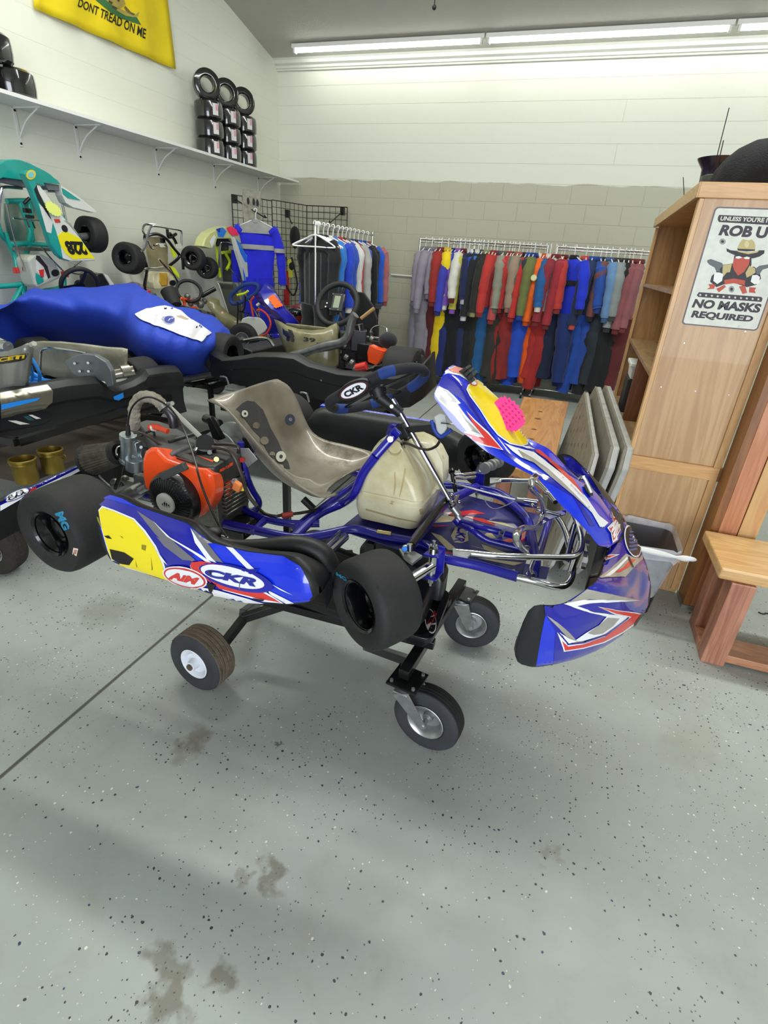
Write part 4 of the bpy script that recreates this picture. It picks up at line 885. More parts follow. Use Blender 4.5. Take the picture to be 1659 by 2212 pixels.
pd('white_sweep', [(450, 250), (560, 355), (760, 470), (830, 520), (800, 520), (700, 450), (540, 350)], M_wht, 3); pd('white_sweep', [(690, 295), (730, 360), (820, 480), (860, 520), (800, 500), (720, 390)], M_wht, 3)
pd('white_sweep', [(915, 418), (960, 425), (1110, 570), (1060, 565)], M_wht, 2); pd('white_sweep', [(720, 330), (830, 395), (790, 395)], M_sil, 2)
pd('white_sweep', [(1200, 650), (1345, 725), (1260, 690)], M_wht, 2); pd('white_sweep', [(460, 415), (545, 530), (520, 510)], M_wht, 4)
pd('white_sweep', [(640, 650), (860, 690), (1130, 765), (1160, 775), (1000, 768), (800, 720)], M_wht, 4); pd('white_sweep', [(1180, 690), (1350, 775), (1300, 778), (1200, 720)], M_wht, 2)
pd('red_arrow_edge', [(800, 605), (920, 625), (1140, 680), (1285, 772), (1150, 760), (900, 690)], M_wht, 4); pd('red_arrow', [(805, 612), (930, 640), (1130, 690), (1265, 766), (1140, 745), (880, 680)], M_red, 5)
pd('red_swoosh', ell(800, 560, 112, 38, 14), M_wht, 5); pd('red_swoosh', [(693, 540), (700, 512), (760, 506), (900, 532), (970, 550), (850, 530), (760, 530), (745, 550), (780, 590), (830, 640), (740, 590)], M_red, 6)
pd('logo_tip', [(1020, 565), (1130, 555), (1110, 585), (1080, 590)], M_deep, 7)
pd('logo_oval_edge', ell(985, 610, 245, 72, 15, 40), M_deep, 6); pd('logo_oval', ell(965, 604, 210, 56, 15, 40), M_wht, 7)
text_press('logo_lettering', 'CKR', D([(778, 545), (1135, 618), (1115, 668), (800, 600)]), bvP, mat('logo_blue', '22288f', .3, coat=.5), podo, .0078, .06, .2)
pd('scuff', [(820, 560), (832, 562), (835, 590), (824, 585)], M_scuff, 9); pd('scuff', [(800, 640), (860, 650), (830, 700), (815, 690)], M_scuff, 9); pd('scuff', [(1010, 640), (1016, 640), (1012, 680), (1006, 676)], M_gry, 9); pd('scuff', [(1090, 735), (1170, 745), (1160, 755), (1100, 745)], M_scuff, 9)
pd('sponsor_edge', ell(662, 605, 147, 62, 15, 36), M_wht, 8); pd('sponsor_ring', ell(662, 605, 138, 55, 15, 36), M_red, 9); pd('sponsor_oval', ell(662, 605, 126, 47, 15, 36), M_wht, 10)
text_press('sponsor_lettering', 'AiM', D([(568, 562), (760, 606), (740, 650), (556, 606)]), bvP, M_red, podo, .0102, .06, .15)
# far side pod (seen only past the seat)
rings = []
for i in range(17):
    u = i/16; a = .16+.76*u; h = .085*(min(1, (u*6)**.5+.3) if u < .2 else 1)*(1 if u < .85 else 1-.5*(u-.85)/.15); k = 1 if .06 < u < .94 else .6
    rings.append([K(a, b*1.0, c_) for b, c_ in ((.53, -.03), (.53, h*.9), (.56, h+.02), (.62, h+.02), (.62+.05*k, h*.8), (.62+.06*k, .02), (.62+.04*k, -.08), (.56, -.08))])
m = MB().loft(rings, caps=True); fp = m.build('side_pod', M_blkpl, kart, angle=50)
bvf = m.bvh()
MB().loft([[K(.2+.6*t, b, c_+.026) for b, c_ in ((.61, .078), (.64, .08), (.672, .058), (.668, .05), (.64, .07), (.61, .07))] for t in (0, .25, .5, .75, 1)], caps=True).build('wrap_edge', M_blue, fp)

# ---- nassau panel (front panel)
SEC = [((938, 850), (962, 799), (985, 792)), ((941, 864), (990, 822), (1010, 803)), ((960, 890), (1006, 845), (1033, 822)), ((985, 922), (1030, 888), (1066, 848)), ((1016, 947), (1058, 928), (1105, 890)), ((1050, 975), (1083, 957), (1134, 942)), ((1092, 998), (1112, 985), (1158, 971)), ((1130, 1017), (1145, 1003), (1190, 994)), ((1166, 1038), (1190, 1030), (1219, 1012)), ((1206, 1085), (1228, 1072), (1252, 1034)), ((1240, 1118), (1258, 1106), (1290, 1065)), ((1272, 1152), (1280, 1145), (1322, 1110)), ((1291, 1176), (1302, 1172), (1346, 1150)), ((1310, 1182), (1318, 1181), (1342, 1166))]
A_ = smoothpath([KB(*s_[0], -.135) for s_ in SEC], 4); B_ = smoothpath([KB(*s_[1], -.105) for s_ in SEC], 4); C_ = smoothpath([KB(*s_[2], .105) for s_ in SEC], 4)
rings = []
for a, b, c in zip(A_, B_, C_):
    la, lb, lc_ = [Kt @ (p-KT) for p in (a, b, c)]; far = K(la.x, .135, la.z); nrm = (c-b).cross(B_[min(len(B_)-1, 1)]-B_[0]); 
    up_l = KD(.45, 0, .9)*.012
    rings.append([a, a*.6+b*.4+KD(0, -.006, .0), b*.93+a*.07, b*.9+c*.1+up_l*.4, b*.5+c*.5+up_l, b*.1+c*.9+up_l*.4, c*.93+far*.07, c*.4+far*.6+KD(0, .006, 0), far, far*.8+b*.1+c*.1, (b+c)*.5-KD(.45, 0, .9)*.012, a*.8+b*.1+c*.1])
nas = MB().loft(rings, caps=True); naso = nas.build('front_panel', M_blue, kart, angle=45); bvN = nas.bvh()
Nn = lambda L: [CR(x, y, 900, 760, .24111) for x, y in L]
def nd(nm, L, m, k=1): return stick(nm, Nn(L), bvN, m, naso, .0010+.0008*k, 7)
nd('deep_blue_band', [(230, 205), (330, 215), (420, 300), (560, 560), (760, 860), (960, 1000), (1200, 1130), (1450, 1330), (1600, 1560), (1550, 1560), (1400, 1300), (1150, 1150), (930, 1020), (760, 900), (600, 680), (400, 420), (200, 300)], M_deep, 0)
nd('white_top', [(200, 215), (270, 165), (340, 130), (430, 165), (520, 240), (560, 290), (470, 270), (380, 215), (280, 195)], M_wht, 1)
nd('orange_tag', [(280, 165), (345, 135), (430, 160), (400, 205), (330, 190)], mat('pale_red', 'dc7264', .4, coat=.4), 2)
nd('yellow_field_edge', [(455, 300), (540, 245), (640, 310), (760, 420), (1000, 790), (990, 835), (930, 852), (830, 830), (720, 750), (640, 650), (560, 520), (470, 400), (440, 340)], M_wht, 2)
nd('yellow_field', [(460, 310), (540, 256), (635, 320), (750, 425), (992, 790), (980, 828), (925, 842), (840, 820), (730, 740), (650, 640), (570, 515), (480, 395), (452, 342)], M_yclean, 3)
nd('silver_flash_edge', [(150, 320), (200, 310), (280, 345), (340, 400), (395, 460), (365, 470), (440, 570), (605, 765), (450, 715), (330, 560), (200, 440), (155, 370)], M_wht, 1)
nd('silver_flash', [(160, 330), (200, 322), (275, 355), (330, 410), (370, 450), (345, 455), (430, 590), (575, 745), (450, 690), (330, 540), (205, 425), (163, 370)], M_sil, 2)
nd('red_flag_edge', [(440, 525), (520, 610), (640, 720), (775, 885), (600, 840), (470, 790), (420, 750), (330, 710), (305, 685), (400, 700), (600, 765)], M_wht, 3)
nd('red_flag', [(445, 540), (520, 625), (640, 740), (760, 878), (600, 828), (480, 778), (420, 735), (340, 700), (330, 692), (400, 715), (605, 775), (500, 640)], M_red, 4)
nd('white_stripe', [(780, 820), (880, 860), (1000, 890), (1050, 905), (1300, 1100), (1480, 1300), (1659, 1500), (1659, 1580), (1560, 1440), (1400, 1290), (1180, 1110), (1050, 1000), (930, 950), (850, 890)], M_wht, 2)
nd('silver_shade', [(900, 880), (1040, 960), (1180, 1060), (1300, 1170), (1450, 1320), (1560, 1440), (1400, 1290), (1180, 1110), (1050, 1000), (960, 965)], M_sil, 3)
nd('red_stripe', [(1060, 880), (1100, 885), (1250, 1010), (1400, 1150), (1500, 1300), (1420, 1210), (1280, 1080), (1150, 960), (1060, 900)], M_red, 3)
nd('red_stripe', [(930, 850), (1000, 850), (1060, 880), (980, 870)], M_wht, 3)
N6 = lambda L: [CR(x, y, 1100, 960, .22606) for x, y in L]
def n6(nm, L, m, k=1): return stick(nm, N6(L), bvN, m, naso, .0010+.0008*k, 7)
n6('white_stripe', [(500, 280), (640, 400), (740, 520), (850, 680), (940, 750), (900, 790), (860, 790), (780, 650), (680, 520), (560, 380), (440, 260)], M_wht, 2)
n6('sponsor_edge', [(965, 640), (985, 690), (1045, 740), (1050, 820), (1020, 880), (1025, 915), (978, 948), (960, 850), (925, 800), (985, 740)], M_wht, 4)
n6('sponsor_tab', [(968, 660), (985, 705), (1038, 752), (1040, 820), (1010, 870), (1000, 905), (982, 925), (968, 850), (940, 805), (990, 750)], M_red, 5)
text_press('sponsor_lettering', 'AMS', N6([(1010, 690), (1050, 770), (985, 915), (945, 800)]), bvN, M_wht, naso, .0062, .06)
# black bracket, hinge and starburst price tag
p0 = KB(1012, 812, -.01); m = MB()
for k in range(3): m.box(KB(1006+k*7, 806+k*6.5, -.02)+KD(.0, 0, .012), (.008, .05, .02), KM @ Matrix.Rotation(radians(40), 3, 'Y'))
m.box(KB(1010, 815, -.02)+KD(-.002, 0, .004), (.05, .055, .008), KM @ Matrix.Rotation(radians(40), 3, 'Y')); m.build('number_clip', M_blkpl, naso, smooth=False, bevel=.001)
stick('clip_decal', ell(1021, 829, 9, 6, 20), bvN, M_red, naso, .004, 8); stick('clip_decal', ell(1021, 829, 6, 4, 20), bvN, M_wht, naso, .0045, 8)
cxp, cyp = 1098, 895; sb = []
for i in range(44):
    t = 2*pi*i/44; k = 1 if i % 2 else .84; x, y = 42*cos(t)*k, 30*sin(t)*k
    x = max(-34, min(34, x))*1.15; c_, s__ = cos(radians(50)), sin(radians(50)); sb.append((cxp+x*c_-y*s__, cyp+x*s__+y*c_))
base = KB(1098, 897, .03); e_a = (KB(1120, 922, .03)-KB(1076, 872, .03)).normalized(); e_b = KD(0, 1, 0); e_n = e_a.cross(e_b); e_n = e_n if e_n.z > 0 else -e_n
sn = KD(.32, -.62, .72).normalized(); sb0 = base+KD(.012, -.0, .03)
poly = [atp(x, y, sb0, sn) for x, y in sb]
MB().prism(poly, sn*.0015).build('price_star', mat('neon_pink_card', 'ff2f86', .6), naso, smooth=False)
mb = MB(); o_ = sb0+sn*.0022
for r in range(5):
    for k in range(5):
        P = []
        for dx, dy in ((0, 0), (3, -5), (5, 1), (8, -5)):
            x, y = -24+r*11+dx*.6, -19+k*8.5+dy*.6; c_, s__ = cos(radians(50)), sin(radians(50)); P.append(atp(cxp+x*c_-y*s__, cyp+x*s__+y*c_, o_, sn))
        mb.tube(P, .0006, n=4, sub=2)
mb.build('handwriting', mat('pen_dark_pink', '8a1648', .6), naso)
n6('catch_patch', [(700, 400), (730, 390), (780, 460), (790, 500), (760, 500), (720, 450)], M_rubber, 6)
m = MB().tube([KB(1248, 1042, -.03)+KD(0, 0, .01), KB(1258, 1044, -.03)+KD(0, 0, .02), KB(1268, 1062, -.03)+KD(0, 0, .02), KB(1276, 1070, -.03)+KD(0, 0, .01)], .005, sub=3, n=8); m.build('panel_clip', M_chrome, naso)

# ---- nose fairing
# plan curve of lower edge (a, b) from near tip to far tip, section = outward bulge
plan = [(1.392, -.50), (1.43, -.492), (1.508, -.428), (1.58, -.341), (1.645, -.224), (1.685, -.122), (1.70, 0), (1.685, .122), (1.645, .224), (1.58, .341), (1.508, .428), (1.43, .50), (1.36, .53)]
lowc = [-.13, -.13, -.13, -.13, -.13, -.13, -.128, -.125, -.12, -.12, -.11, -.10, -.09]
# upper edge (a, b, c)
uppl = [(1.408, -.540, .088), (1.437, -.512, .078), (1.462, -.478, .072), (1.495, -.42, .076), (1.522, -.355, .075), (1.54, -.20, .03), (1.555, 0, .01), (1.55, .14, .01), (1.53, .26, .015), (1.495, .38, .03), (1.44, .46, .06), (1.385, .515, .085), (1.345, .535, .085)]
midb = [.02, .03, .045, .05, .05, .045, .04, .045, .05, .05, .045, .03, .02]
L3 = smoothpath([(a, b, c) for (a, b), c in zip(plan, lowc)], 4); U3 = smoothpath(uppl, 4); MBu = smoothpath([(x, 0, 0) for x in midb], 4)
rings = []
for i, (l, u, q) in enumerate(zip(L3, U3, MBu)):
    out = V((l.x-1.2, l.y*1.1, 0)).normalized(); ring = []
    def mk(t, ex, dz): p_ = l*(1-t)+u*t; p_.z = l.z+(u.z-l.z)*(t**.8); return p_+out*(q.x*ex)+V((0, 0, dz))
    m1 = mk(.16, .42, 0); m2 = mk(.42, .55, 0); m3 = mk(.75, .5, .012)
    inn = u-out*.004+V((0, 0, -.02)); lo_in = l-out*.03+V((0, 0, .004)); c1 = [l, l*.5+m1*.5+out*.004, m1, m1*.5+m2*.5+out*.003, m2, m2*.5+m3*.5+out*.003+V((0, 0, .003)), m3, m3*.5+u*.5+V((0, 0, .004)), u, inn, (inn+lo_in)*.5, lo_in]
    rings.append([K(*p) for p in c1])
# rounded near tip
def shrink(r, k, mv): c_ = sum(r, V())/len(r); return [c_+(p-c_)*k+mv for p in r]
tipd = (rings[0][0]-rings[4][0]).normalized(); tipd = KD(-1, -.1, 0)
cap = [shrink(rings[0], .35, tipd*.026), shrink(rings[0], .75, tipd*.021), shrink(rings[0], .93, tipd*.012)]
tipf = KD(-1, .1, 0); capf = [shrink(rings[-1], .93, tipf*.012), shrink(rings[-1], .75, tipf*.021), shrink(rings[-1], .35, tipf*.026)]
nose = MB().loft(cap+rings+capf, caps=True); noseo = nose.build('nose_fairing', mat('nose_black_plastic', '1b1c1e', .4, coat=.2), kart, angle=50); bvO = nose.bvh()
N7 = lambda L: [CR(x, y, 1100, 960, .22606) for x, y in L]
def n7(nm, L, m, k=1): return stick(nm, N7(L), bvO, m, noseo, .0010+.0008*k, 8)
n7('wrap', [(345, 1625), (330, 1520), (320, 1490), (400, 1528), (545, 1498), (700, 1370), (845, 1285), (880, 1130), (885, 950), (1040, 950), (1110, 880), (1080, 700), (960, 560), (1080, 640), (1200, 780), (1300, 960), (1335, 1120), (1345, 1300), (1310, 1600), (1170, 1760), (900, 1945), (600, 2065), (255, 2118), (300, 1850)], M_blue, 0)
n7('wrap_deep', [(320, 1490), (400, 1528), (545, 1498), (700, 1380), (850, 1290), (885, 1100), (890, 960), (1040, 955), (1110, 880), (1200, 800), (1300, 980), (1325, 1120), (1320, 1600), (1170, 1755), (900, 1935), (620, 2050), (420, 2085), (440, 1780), (345, 1630)], M_deep, 1)
n7('wrap_deep', [(520, 115), (590, 120), (740, 250), (830, 400), (900, 500), (980, 600), (940, 640), (800, 450), (680, 320), (560, 220)], M_deep, 1)
n7('red_edge_field', [(1075, 660), (1200, 800), (1300, 990), (1260, 1020), (1240, 960), (1160, 800), (1100, 740)], M_red, 2)
n7('silver_band', [(350, 1628), (450, 1690), (560, 1780), (640, 1870), (740, 1880), (700, 1900), (600, 1890), (480, 1760)], M_sil, 3)
n7('silver_band', [(520, 1510), (700, 1380), (850, 1410), (1000, 1440), (1245, 1495), (1000, 1500), (760, 1480), (560, 1530)], M_sil, 2)
n7('white_band', [(510, 1525), (700, 1490), (1000, 1485), (1240, 1495), (1000, 1505), (760, 1520), (640, 1545), (800, 1600), (1130, 1640), (1000, 1770), (870, 1820), (700, 1870), (600, 1880), (730, 1790), (850, 1720), (920, 1640), (700, 1590)], M_wht, 3)
n7('gold_patch', [(740, 1795), (850, 1720), (930, 1650), (1040, 1660), (980, 1730), (880, 1800), (800, 1812)], M_sil, 4)
n7('red_vee_edge', [(830, 1545), (1000, 1575), (1255, 1615), (1230, 1680), (1080, 1790), (900, 1885), (700, 1940), (515, 1968), (480, 1860), (450, 1780), (550, 1900), (700, 1880), (900, 1810), (1130, 1648), (1000, 1620)], M_wht, 4)
n7('red_vee', [(850, 1553), (1000, 1582), (1243, 1622), (1220, 1672), (1070, 1782), (890, 1875), (700, 1928), (525, 1955), (495, 1865), (555, 1920), (700, 1900), (900, 1828), (1155, 1645), (1000, 1608)], M_red, 5)
n7('blue_pinstripe', [(475, 1770), (550, 1892), (700, 1878), (900, 1808), (1120, 1650), (1130, 1652), (905, 1818), (702, 1888), (545, 1903)], M_deep, 6)
n7('white_band', [(470, 1780), (560, 1840), (640, 1870), (560, 1890)], M_wht, 5)
n7('chevron', [(840, 1288), (960, 1200), (1110, 1050), (1150, 1070), (1230, 1090), (1300, 1010), (1310, 1060), (1230, 1130), (1100, 1270), (980, 1275)], M_sil, 3)
n7('chevron_red', [(990, 1230), (1080, 1190), (1150, 1100), (1200, 1105), (1130, 1180), (1050, 1230)], M_red, 4); n7('chevron_edge', [(900, 1275), (1000, 1195), (1120, 1080), (1135, 1090), (1030, 1200), (960, 1270)], M_wht, 4)
n7('chevron_red', [(878, 1085), (960, 1060), (1050, 1060), (960, 1100), (878, 1135)], M_wht, 3); n7('chevron_red', [(880, 1095), (960, 1072), (1020, 1066), (950, 1095), (880, 1122)], M_red, 4)
n7('oval_badge_edge', ell(1168, 930, 74, 158, -12, 36), M_wht, 6); n7('oval_badge', ell(1168, 930, 64, 146, -12, 36), M_ink, 7)
for i, y in enumerate((840, 875, 910, 945, 980, 1015)): n7('badge_lines', [(1130, y), (1200, y-16), (1206, y+2), (1134, y+18)], mat('badge_steel_blue', '4b63a8', .3, .4), 8)
n7('rock_rash', [(1240, 1620), (1300, 1600), (1290, 1680), (1200, 1740), (1160, 1770), (1180, 1700)], mat('scraped_plastic', '4c4842', .9, bump=.8, bscale=80), 6)
n7('tape_mark', [(1120, 1085), (1135, 1080), (1175, 1180), (1165, 1185)], M_ink, 6)
# inner black support of the nose
m = MB()
rings = []
for i in range(0, len(U3)):
    u = U3[i]; 
    if abs(u.y) > .34: continue
    o_ = V((u.x-1.2, u.y*1.1, 0)).normalized(); rings.append([K(*(u-o_*.006)), K(*(u-o_*.03+V((0, 0, -.02)))), K(*(u-o_*.035+V((0, 0, -.16)))), K(*(u+o_*.01+V((0, 0, -.2))))])
m.loft(rings, closed=False); m.build('nose_backing', M_blkpl, kart, solid=.006)
m = MB()
for b in (-.22, -.15, -.08, 0): m.box(K(1.49, b, .03), (.012, .022, .008), KM)
m.build('backing_clips', M_bolt, kart, smooth=False)
# ---- engine on the near side of the seat
E1 = lambda x, y: CR(x, y, 160, 800, .24111)
M_org = mat('engine_orange', 'f0501c', .32, .0, coat=.6, dirt='8a3a1a', dscale=9, dth=.68)
M_cast = mat('cast_alloy', '85847e', .42, .7, var=.3, vscale=35, bump=.3, bscale=90)
M_dk = mat('engine_dark_cover', '2b2b2b', .45, coat=.2, var=.35, vscale=14)
eng = MB()
eng.box(K(.29, -.30, .03), (.17, .16, .16), KM).box(K(.345, -.29, .04), (.08, .12, .11), KM)
for k in range(9): eng.box(K(.35, -.30, .0+k*.014), (.09, .12, .005), KM)
eo = eng.build('engine', M_cast, kart, bevel=.003)
MB().box(K(.33, -.28, -.07), (.24, .16, .03), KM).box(K(.42, -.32, -.05), (.07, .06, .04), KM).build('engine_mount', M_blkmet, kart, bevel=.004)
shp = [E1(*p) for p in ((620, 790), (640, 722), (690, 686), (740, 690), (775, 735), (830, 792), (900, 815), (1000, 845), (1100, 872), (1180, 880), (1240, 930), (1262, 1040), (1262, 1130), (1230, 1220), (1170, 1290), (1080, 1340), (980, 1355), (880, 1330), (780, 1240), (700, 1110), (640, 1035), (620, 930))]
sh = MB(); q0 = [KB(*p, -.435) for p in shp]; c_ = sum(q0, V())/len(q0)
sh.loft([[p*.93+c_*.07+KD(0, -.008, 0) for p in q0], q0, [p*.985+c_*.015+KD(.0, .012, -.002) for p in q0], [p*.9+c_*.1+KD(.0, .06, -.015) for p in q0]], caps=True)
sho = sh.build('fan_shroud', M_org, eo, angle=30, bevel=.004); bvE = sh.bvh()
# orange outer flank and black band (right of the shroud)
m = MB(); q = [KB(*E1(x, y), -.36) for x, y in ((1190, 885), (1235, 915), (1262, 1000), (1265, 1120), (1240, 1230), (1190, 1290))]; q2 = [p+KD(.035, .04, 0) for p in q]
m.loft([q, [(a+b)/2+KD(.012, 0, 0) for a, b in zip(q, q2)], q2], closed=False); m.build('shroud_flank', M_org, eo, solid=.004)
m = MB().prism([KB(*E1(x, y), -.33) for x, y in ((1235, 960), (1310, 950), (1345, 1080), (1340, 1130), (1265, 1190), (1262, 1090))], KD(0, .02, 0)); m.build('side_band', M_dk, eo, bevel=.003)
# recoil starter
rc = KB(371, 1080, -.47); ax = KD(0, -1, 0)
m = MB().lathe([(.089, -.05), (.090, -.012), (.085, .004), (.07, .014), (.05, .02), (.032, .022), (.0, .022)], rc, ax, n=56); rco = m.build('recoil_housing', mat('recoil_black', '131314', .35, coat=.3), eo)
fins = MB(); u, v, d = basis(ax)
for k in range(44):
    t = 2*pi*k/44; e = u*cos(t)+v*sin(t); w_ = d.cross(e)
    fins.hexa([rc+e*.036+d*.0215-w_*.0012, rc+e*.036+d*.0215+w_*.0012, rc+e*.078+d*.006+w_*.0022, rc+e*.078+d*.006-w_*.0022, rc+e*.036+d*.026-w_*.0012, rc+e*.036+d*.026+w_*.0012, rc+e*.078+d*.012+w_*.0022, rc+e*.078+d*.012-w_*.0022])
fins.build('recoil_fins', M_blkpl, rco, smooth=False)
g = MB()
e = (KB(430, 1040, -.47)-rc).normalized(); w_ = d.cross(e)
g.hexa([rc+e*.04+w_*s1*.03+d*h for h in (.02, .027) for s1, k in ((-1, 0), (1, 0))] + [rc+e*.085+w_*s1*.04+d*h for h in (.004, .012) for s1 in (-1, 1)]) if False else None
for i in range(5):
    for j in range(6):
        p_ = rc+e*(.052+i*.008)+w_*(-.022+j*.009)+d*(.0165-i*.003); g.box(p_, (.006, .006, .004), KM)
g.build('vent_slots', mat('vent_grey', '3c3c3e', .5), rco, smooth=False)
m = MB().cyl(rc+d*.022, rc+d*.030, .033, n=40); mo = m.build('centre_cap', mat('cap_white', 'f4f4f0', .5), rco)
for P in ([(-.012, -.002), (-.006, .004), (-.008, -.008)], [(-.004, .003), (.004, .012), (.0, -.012)], [(.004, .003), (.011, .008), (.008, -.012)], [(.012, .0), (.018, .004), (.018, -.008)]):
    MB().poly([rc+d*.0306+KD(x, 0, z-.002) for x, z in P]).build('fang_mark', M_ink, mo, smooth=False, fix=False)
# pull handle
h0, h1 = KB(*E1(790, 950), -.50), KB(*E1(1000, 855), -.50); m = MB(); dd = (h1-h0); m.box((h0+h1)/2, (dd.length, .016, .024), Matrix([dd.normalized(), KD(0, 1, 0), dd.normalized().cross(KD(0, 1, 0))]).transposed()); m.build('pull_handle', mat('handle_grey', '3a3b3a', .6), eo, bevel=.003)
# top cover / tank plate
tp_ = [E1(*p) for p in ((870, 760), (960, 700), (1130, 640), (1240, 615), (1440, 700), (1490, 740), (1260, 880), (1180, 880))]
q = [KC(*p, .185) for p in tp_]; m = MB().loft([[p-KD(0, 0, .07) for p in q], q, [p*.97+sum(q, V())/len(q)*.03+KD(0, 0, .006) for p in q]], caps=True); tco = m.build('top_cover', M_dk, eo, bevel=.003); bvC = m.bvh()
m = MB().loft([[p-KD(0, 0, .055) for p in [KC(*E1(x, y), .20) for x, y in ((690, 640), (760, 690), (860, 755), (960, 705), (1130, 640), (1000, 560), (880, 490), (760, 450), (640, 440), (560, 470))]], [KC(*E1(x, y), .20) for x, y in ((690, 640), (760, 690), (860, 755), (960, 705), (1130, 640), (1000, 560), (880, 490), (760, 450), (640, 440), (560, 470))]], caps=True); m.build('cooling_cowl', mat('cowl_grey', '4a4a4b', .5, var=.2), eo, bevel=.008)
m = MB()
for i in range(3): a, b_ = KC(*E1(850+60*i, 640-20*i), .204), KC(*E1(1010+40*i, 590-10*i), .204); m.tube([a, b_], .006, sub=1, n=8)
m.build('cowl_ribs', M_dk, eo)
stick('orange_stripe', [E1(*p) for p in ((1065, 750), (1100, 765), (1258, 812), (1240, 825))], bvC, M_org, tco, .001)
text_press('engine_lettering', 'PREDATOR', [E1(*p) for p in ((1300, 890), (1385, 845), (1392, 868), (1300, 915))], bvC, M_org, tco, .0015, .04, .2)
stick('orange_mark', [E1(*p) for p in ((1388, 838), (1420, 820), (1420, 850), (1392, 862))], bvC, M_org, tco, .001)
stick('label_lines', [[E1(*p) for p in ((900+0*i, 768+i*18), (1060, 818+i*18), (1058, 824+i*18), (898, 774+i*18))] for i in range(3)], bvC, M_gry, tco, .001)
MB().cyl(KC(*E1(1275, 797), .192), KC(*E1(1275, 797), .198), .008, n=12).build('brass_bolt', mat('brass', 'c3b078', .3, .9), tco)
# black round cap with fittings
MB().cyl(KC(*E1(1175, 715), .19), KC(*E1(1175, 660), .215), .034, n=28).cyl(KC(*E1(1175, 660), .215), KC(*E1(1175, 650), .222), .028, n=28).build('pulse_pump', M_blkpl, eo)
MB().cyl(KC(*E1(1090, 720), .20), KC(*E1(1105, 690), .21), .007).cyl(KC(*E1(1215, 745), .19), KC(*E1(1215, 735), .2), .008, n=6).build('pump_fitting', M_bolt, eo)
m = MB().prism([KB(*E1(x, y), -.26) for x, y in ((1430, 700), (1560, 700), (1640, 800), (1555, 868), (1480, 750))], KD(0, .003, 0)); m.build('heat_shield_plate', mat('plate_grey', 'a9aba8', .4, .6), eo, smooth=False)
# oil cap, dipstick
MB().box(KB(*E1(1465, 1040), -.33), (.028, .02, .03), KM @ Matrix.Rotation(.4, 3, 'Y')).build('oil_cap', mat('cap_orange', 'f08a4a', .5), eo, bevel=.004)
MB().cyl(KB(*E1(1505, 1055), -.32), KB(*E1(1510, 1058), -.30), .01).build('yellow_seal', mat('seal_yellow', 'd5cf3a', .5), eo)
MB().cyl(KB(*E1(1440, 1000), -.32), KB(*E1(1480, 980), -.27), .012).build('oil_neck', M_cast, eo)
MB().box(KB(*E1(1500, 800), -.27), (.016, .012, .014), KM).build('red_switch', M_red, eo)
# carburettor
m = MB().cyl(KB(*E1(485, 800), -.36), KB(*E1(485, 585), -.36), .024, n=24).cyl(KB(*E1(485, 620), -.36), KB(*E1(485, 575), -.36), .0275, n=24)
m.cyl(KB(*E1(415, 800), -.36), KB(*E1(640, 760), -.34), .022, n=20).cyl(KB(*E1(545, 880), -.365), KB(*E1(545, 790), -.365), .031, n=24).cyl(KB(*E1(545, 900), -.365), KB(*E1(545, 880), -.365), .02, n=20)
m.box(KB(*E1(560, 700), -.35), (.03, .03, .05), KM).cyl(KB(*E1(600, 690), -.37), KB(*E1(600, 690), -.385), .006)
m.cyl(KB(*E1(470, 840), -.38), KB(*E1(430, 800), -.38), .006)
cbo = m.build('carburettor', mat('carb_zinc', '9fa9ac', .3, .85, var=.2, vscale=30), eo, bevel=.0015)
MB().lathe([(.024, 0), (.026, .003), (.026, .02), (.024, .023)], KB(*E1(400, 745), -.36), (KB(*E1(440, 738), -.36)-KB(*E1(400, 745), -.36)), n=24).build('hose_clamp', M_chrome, cbo)
# air filter: pleated cone
f0, f1 = KB(*E1(135, 810), -.38), KB(*E1(375, 745), -.365); dd = (f1-f0).normalized(); u, v, d = basis(dd); ln = (f1-f0).length; rings = []
for i, t in enumerate((0, .04, .04, .25, .5, .75, .95, 1.0)):
    R0 = .054-.014*t; rings.append([f0+dd*(ln*t)+(u*cos(a)+v*sin(a))*(R0*(1+(.035*(1 if k % 2 else -1) if 0 < i < 7 else 0))) for k, a in enumerate([2*pi*k/64 for k in range(64)])])
m = MB().loft(rings, caps=True); afo = m.build('air_filter', mat('filter_mesh', '4b463a', .6, var=.5, vscale=60, bump=.3, bscale=200), eo, angle=20)
MB().lathe([(.0, -.008), (.045, -.006), (.056, 0), (.0565, .012), (.05, .014)], f0, dd, n=40).build('end_cap', M_rubber, afo); MB().lathe([(.038, 0), (.043, .002), (.043, .012), (.03, .016)], f1, dd, n=32).build('collar', M_rubber, afo)
# exhaust: wrapped arch and bare pipe
m = MB().tube([KB(*E1(x, y), -.26) for x, y in ((535, 520), (540, 420), (540, 330), (590, 250), (660, 235), (740, 265), (800, 325))], lambda t: .0195+.0012*sin(t*70), sub=8, n=16); m.build('exhaust_wrap', mat('exhaust_wrap_cloth', 'a19a8c', .95, color2='7c7569', vscale=20, bump=1, bscale=80), eo)
m = MB().tube([KB(*E1(x, y), -.26) for x, y in ((800, 325), (850, 370), (885, 430), (895, 510))], .0155, sub=6, n=16); m.build('exhaust_pipe', mat('burnt_steel', '56535a', .35, .8, var=.3, vscale=12), eo)
m = MB().lathe([(.02, -.006), (.0215, -.006), (.0215, .006), (.02, .006)], KB(*E1(808, 332), -.26), KD(.6, 0, -.7), n=24); m.cyl(KB(*E1(840, 300), -.27), KB(*E1(880, 295), -.29), .007); m.build('pipe_clamp', M_chrome, eo)
MB().tube([KB(*E1(855, 330), -.28), KB(*E1(1150, 615), -.28)], .0085, sub=1, n=8).build('chain_strut', mat('bright_alloy', 'bcbcb4', .3, .6), eo)
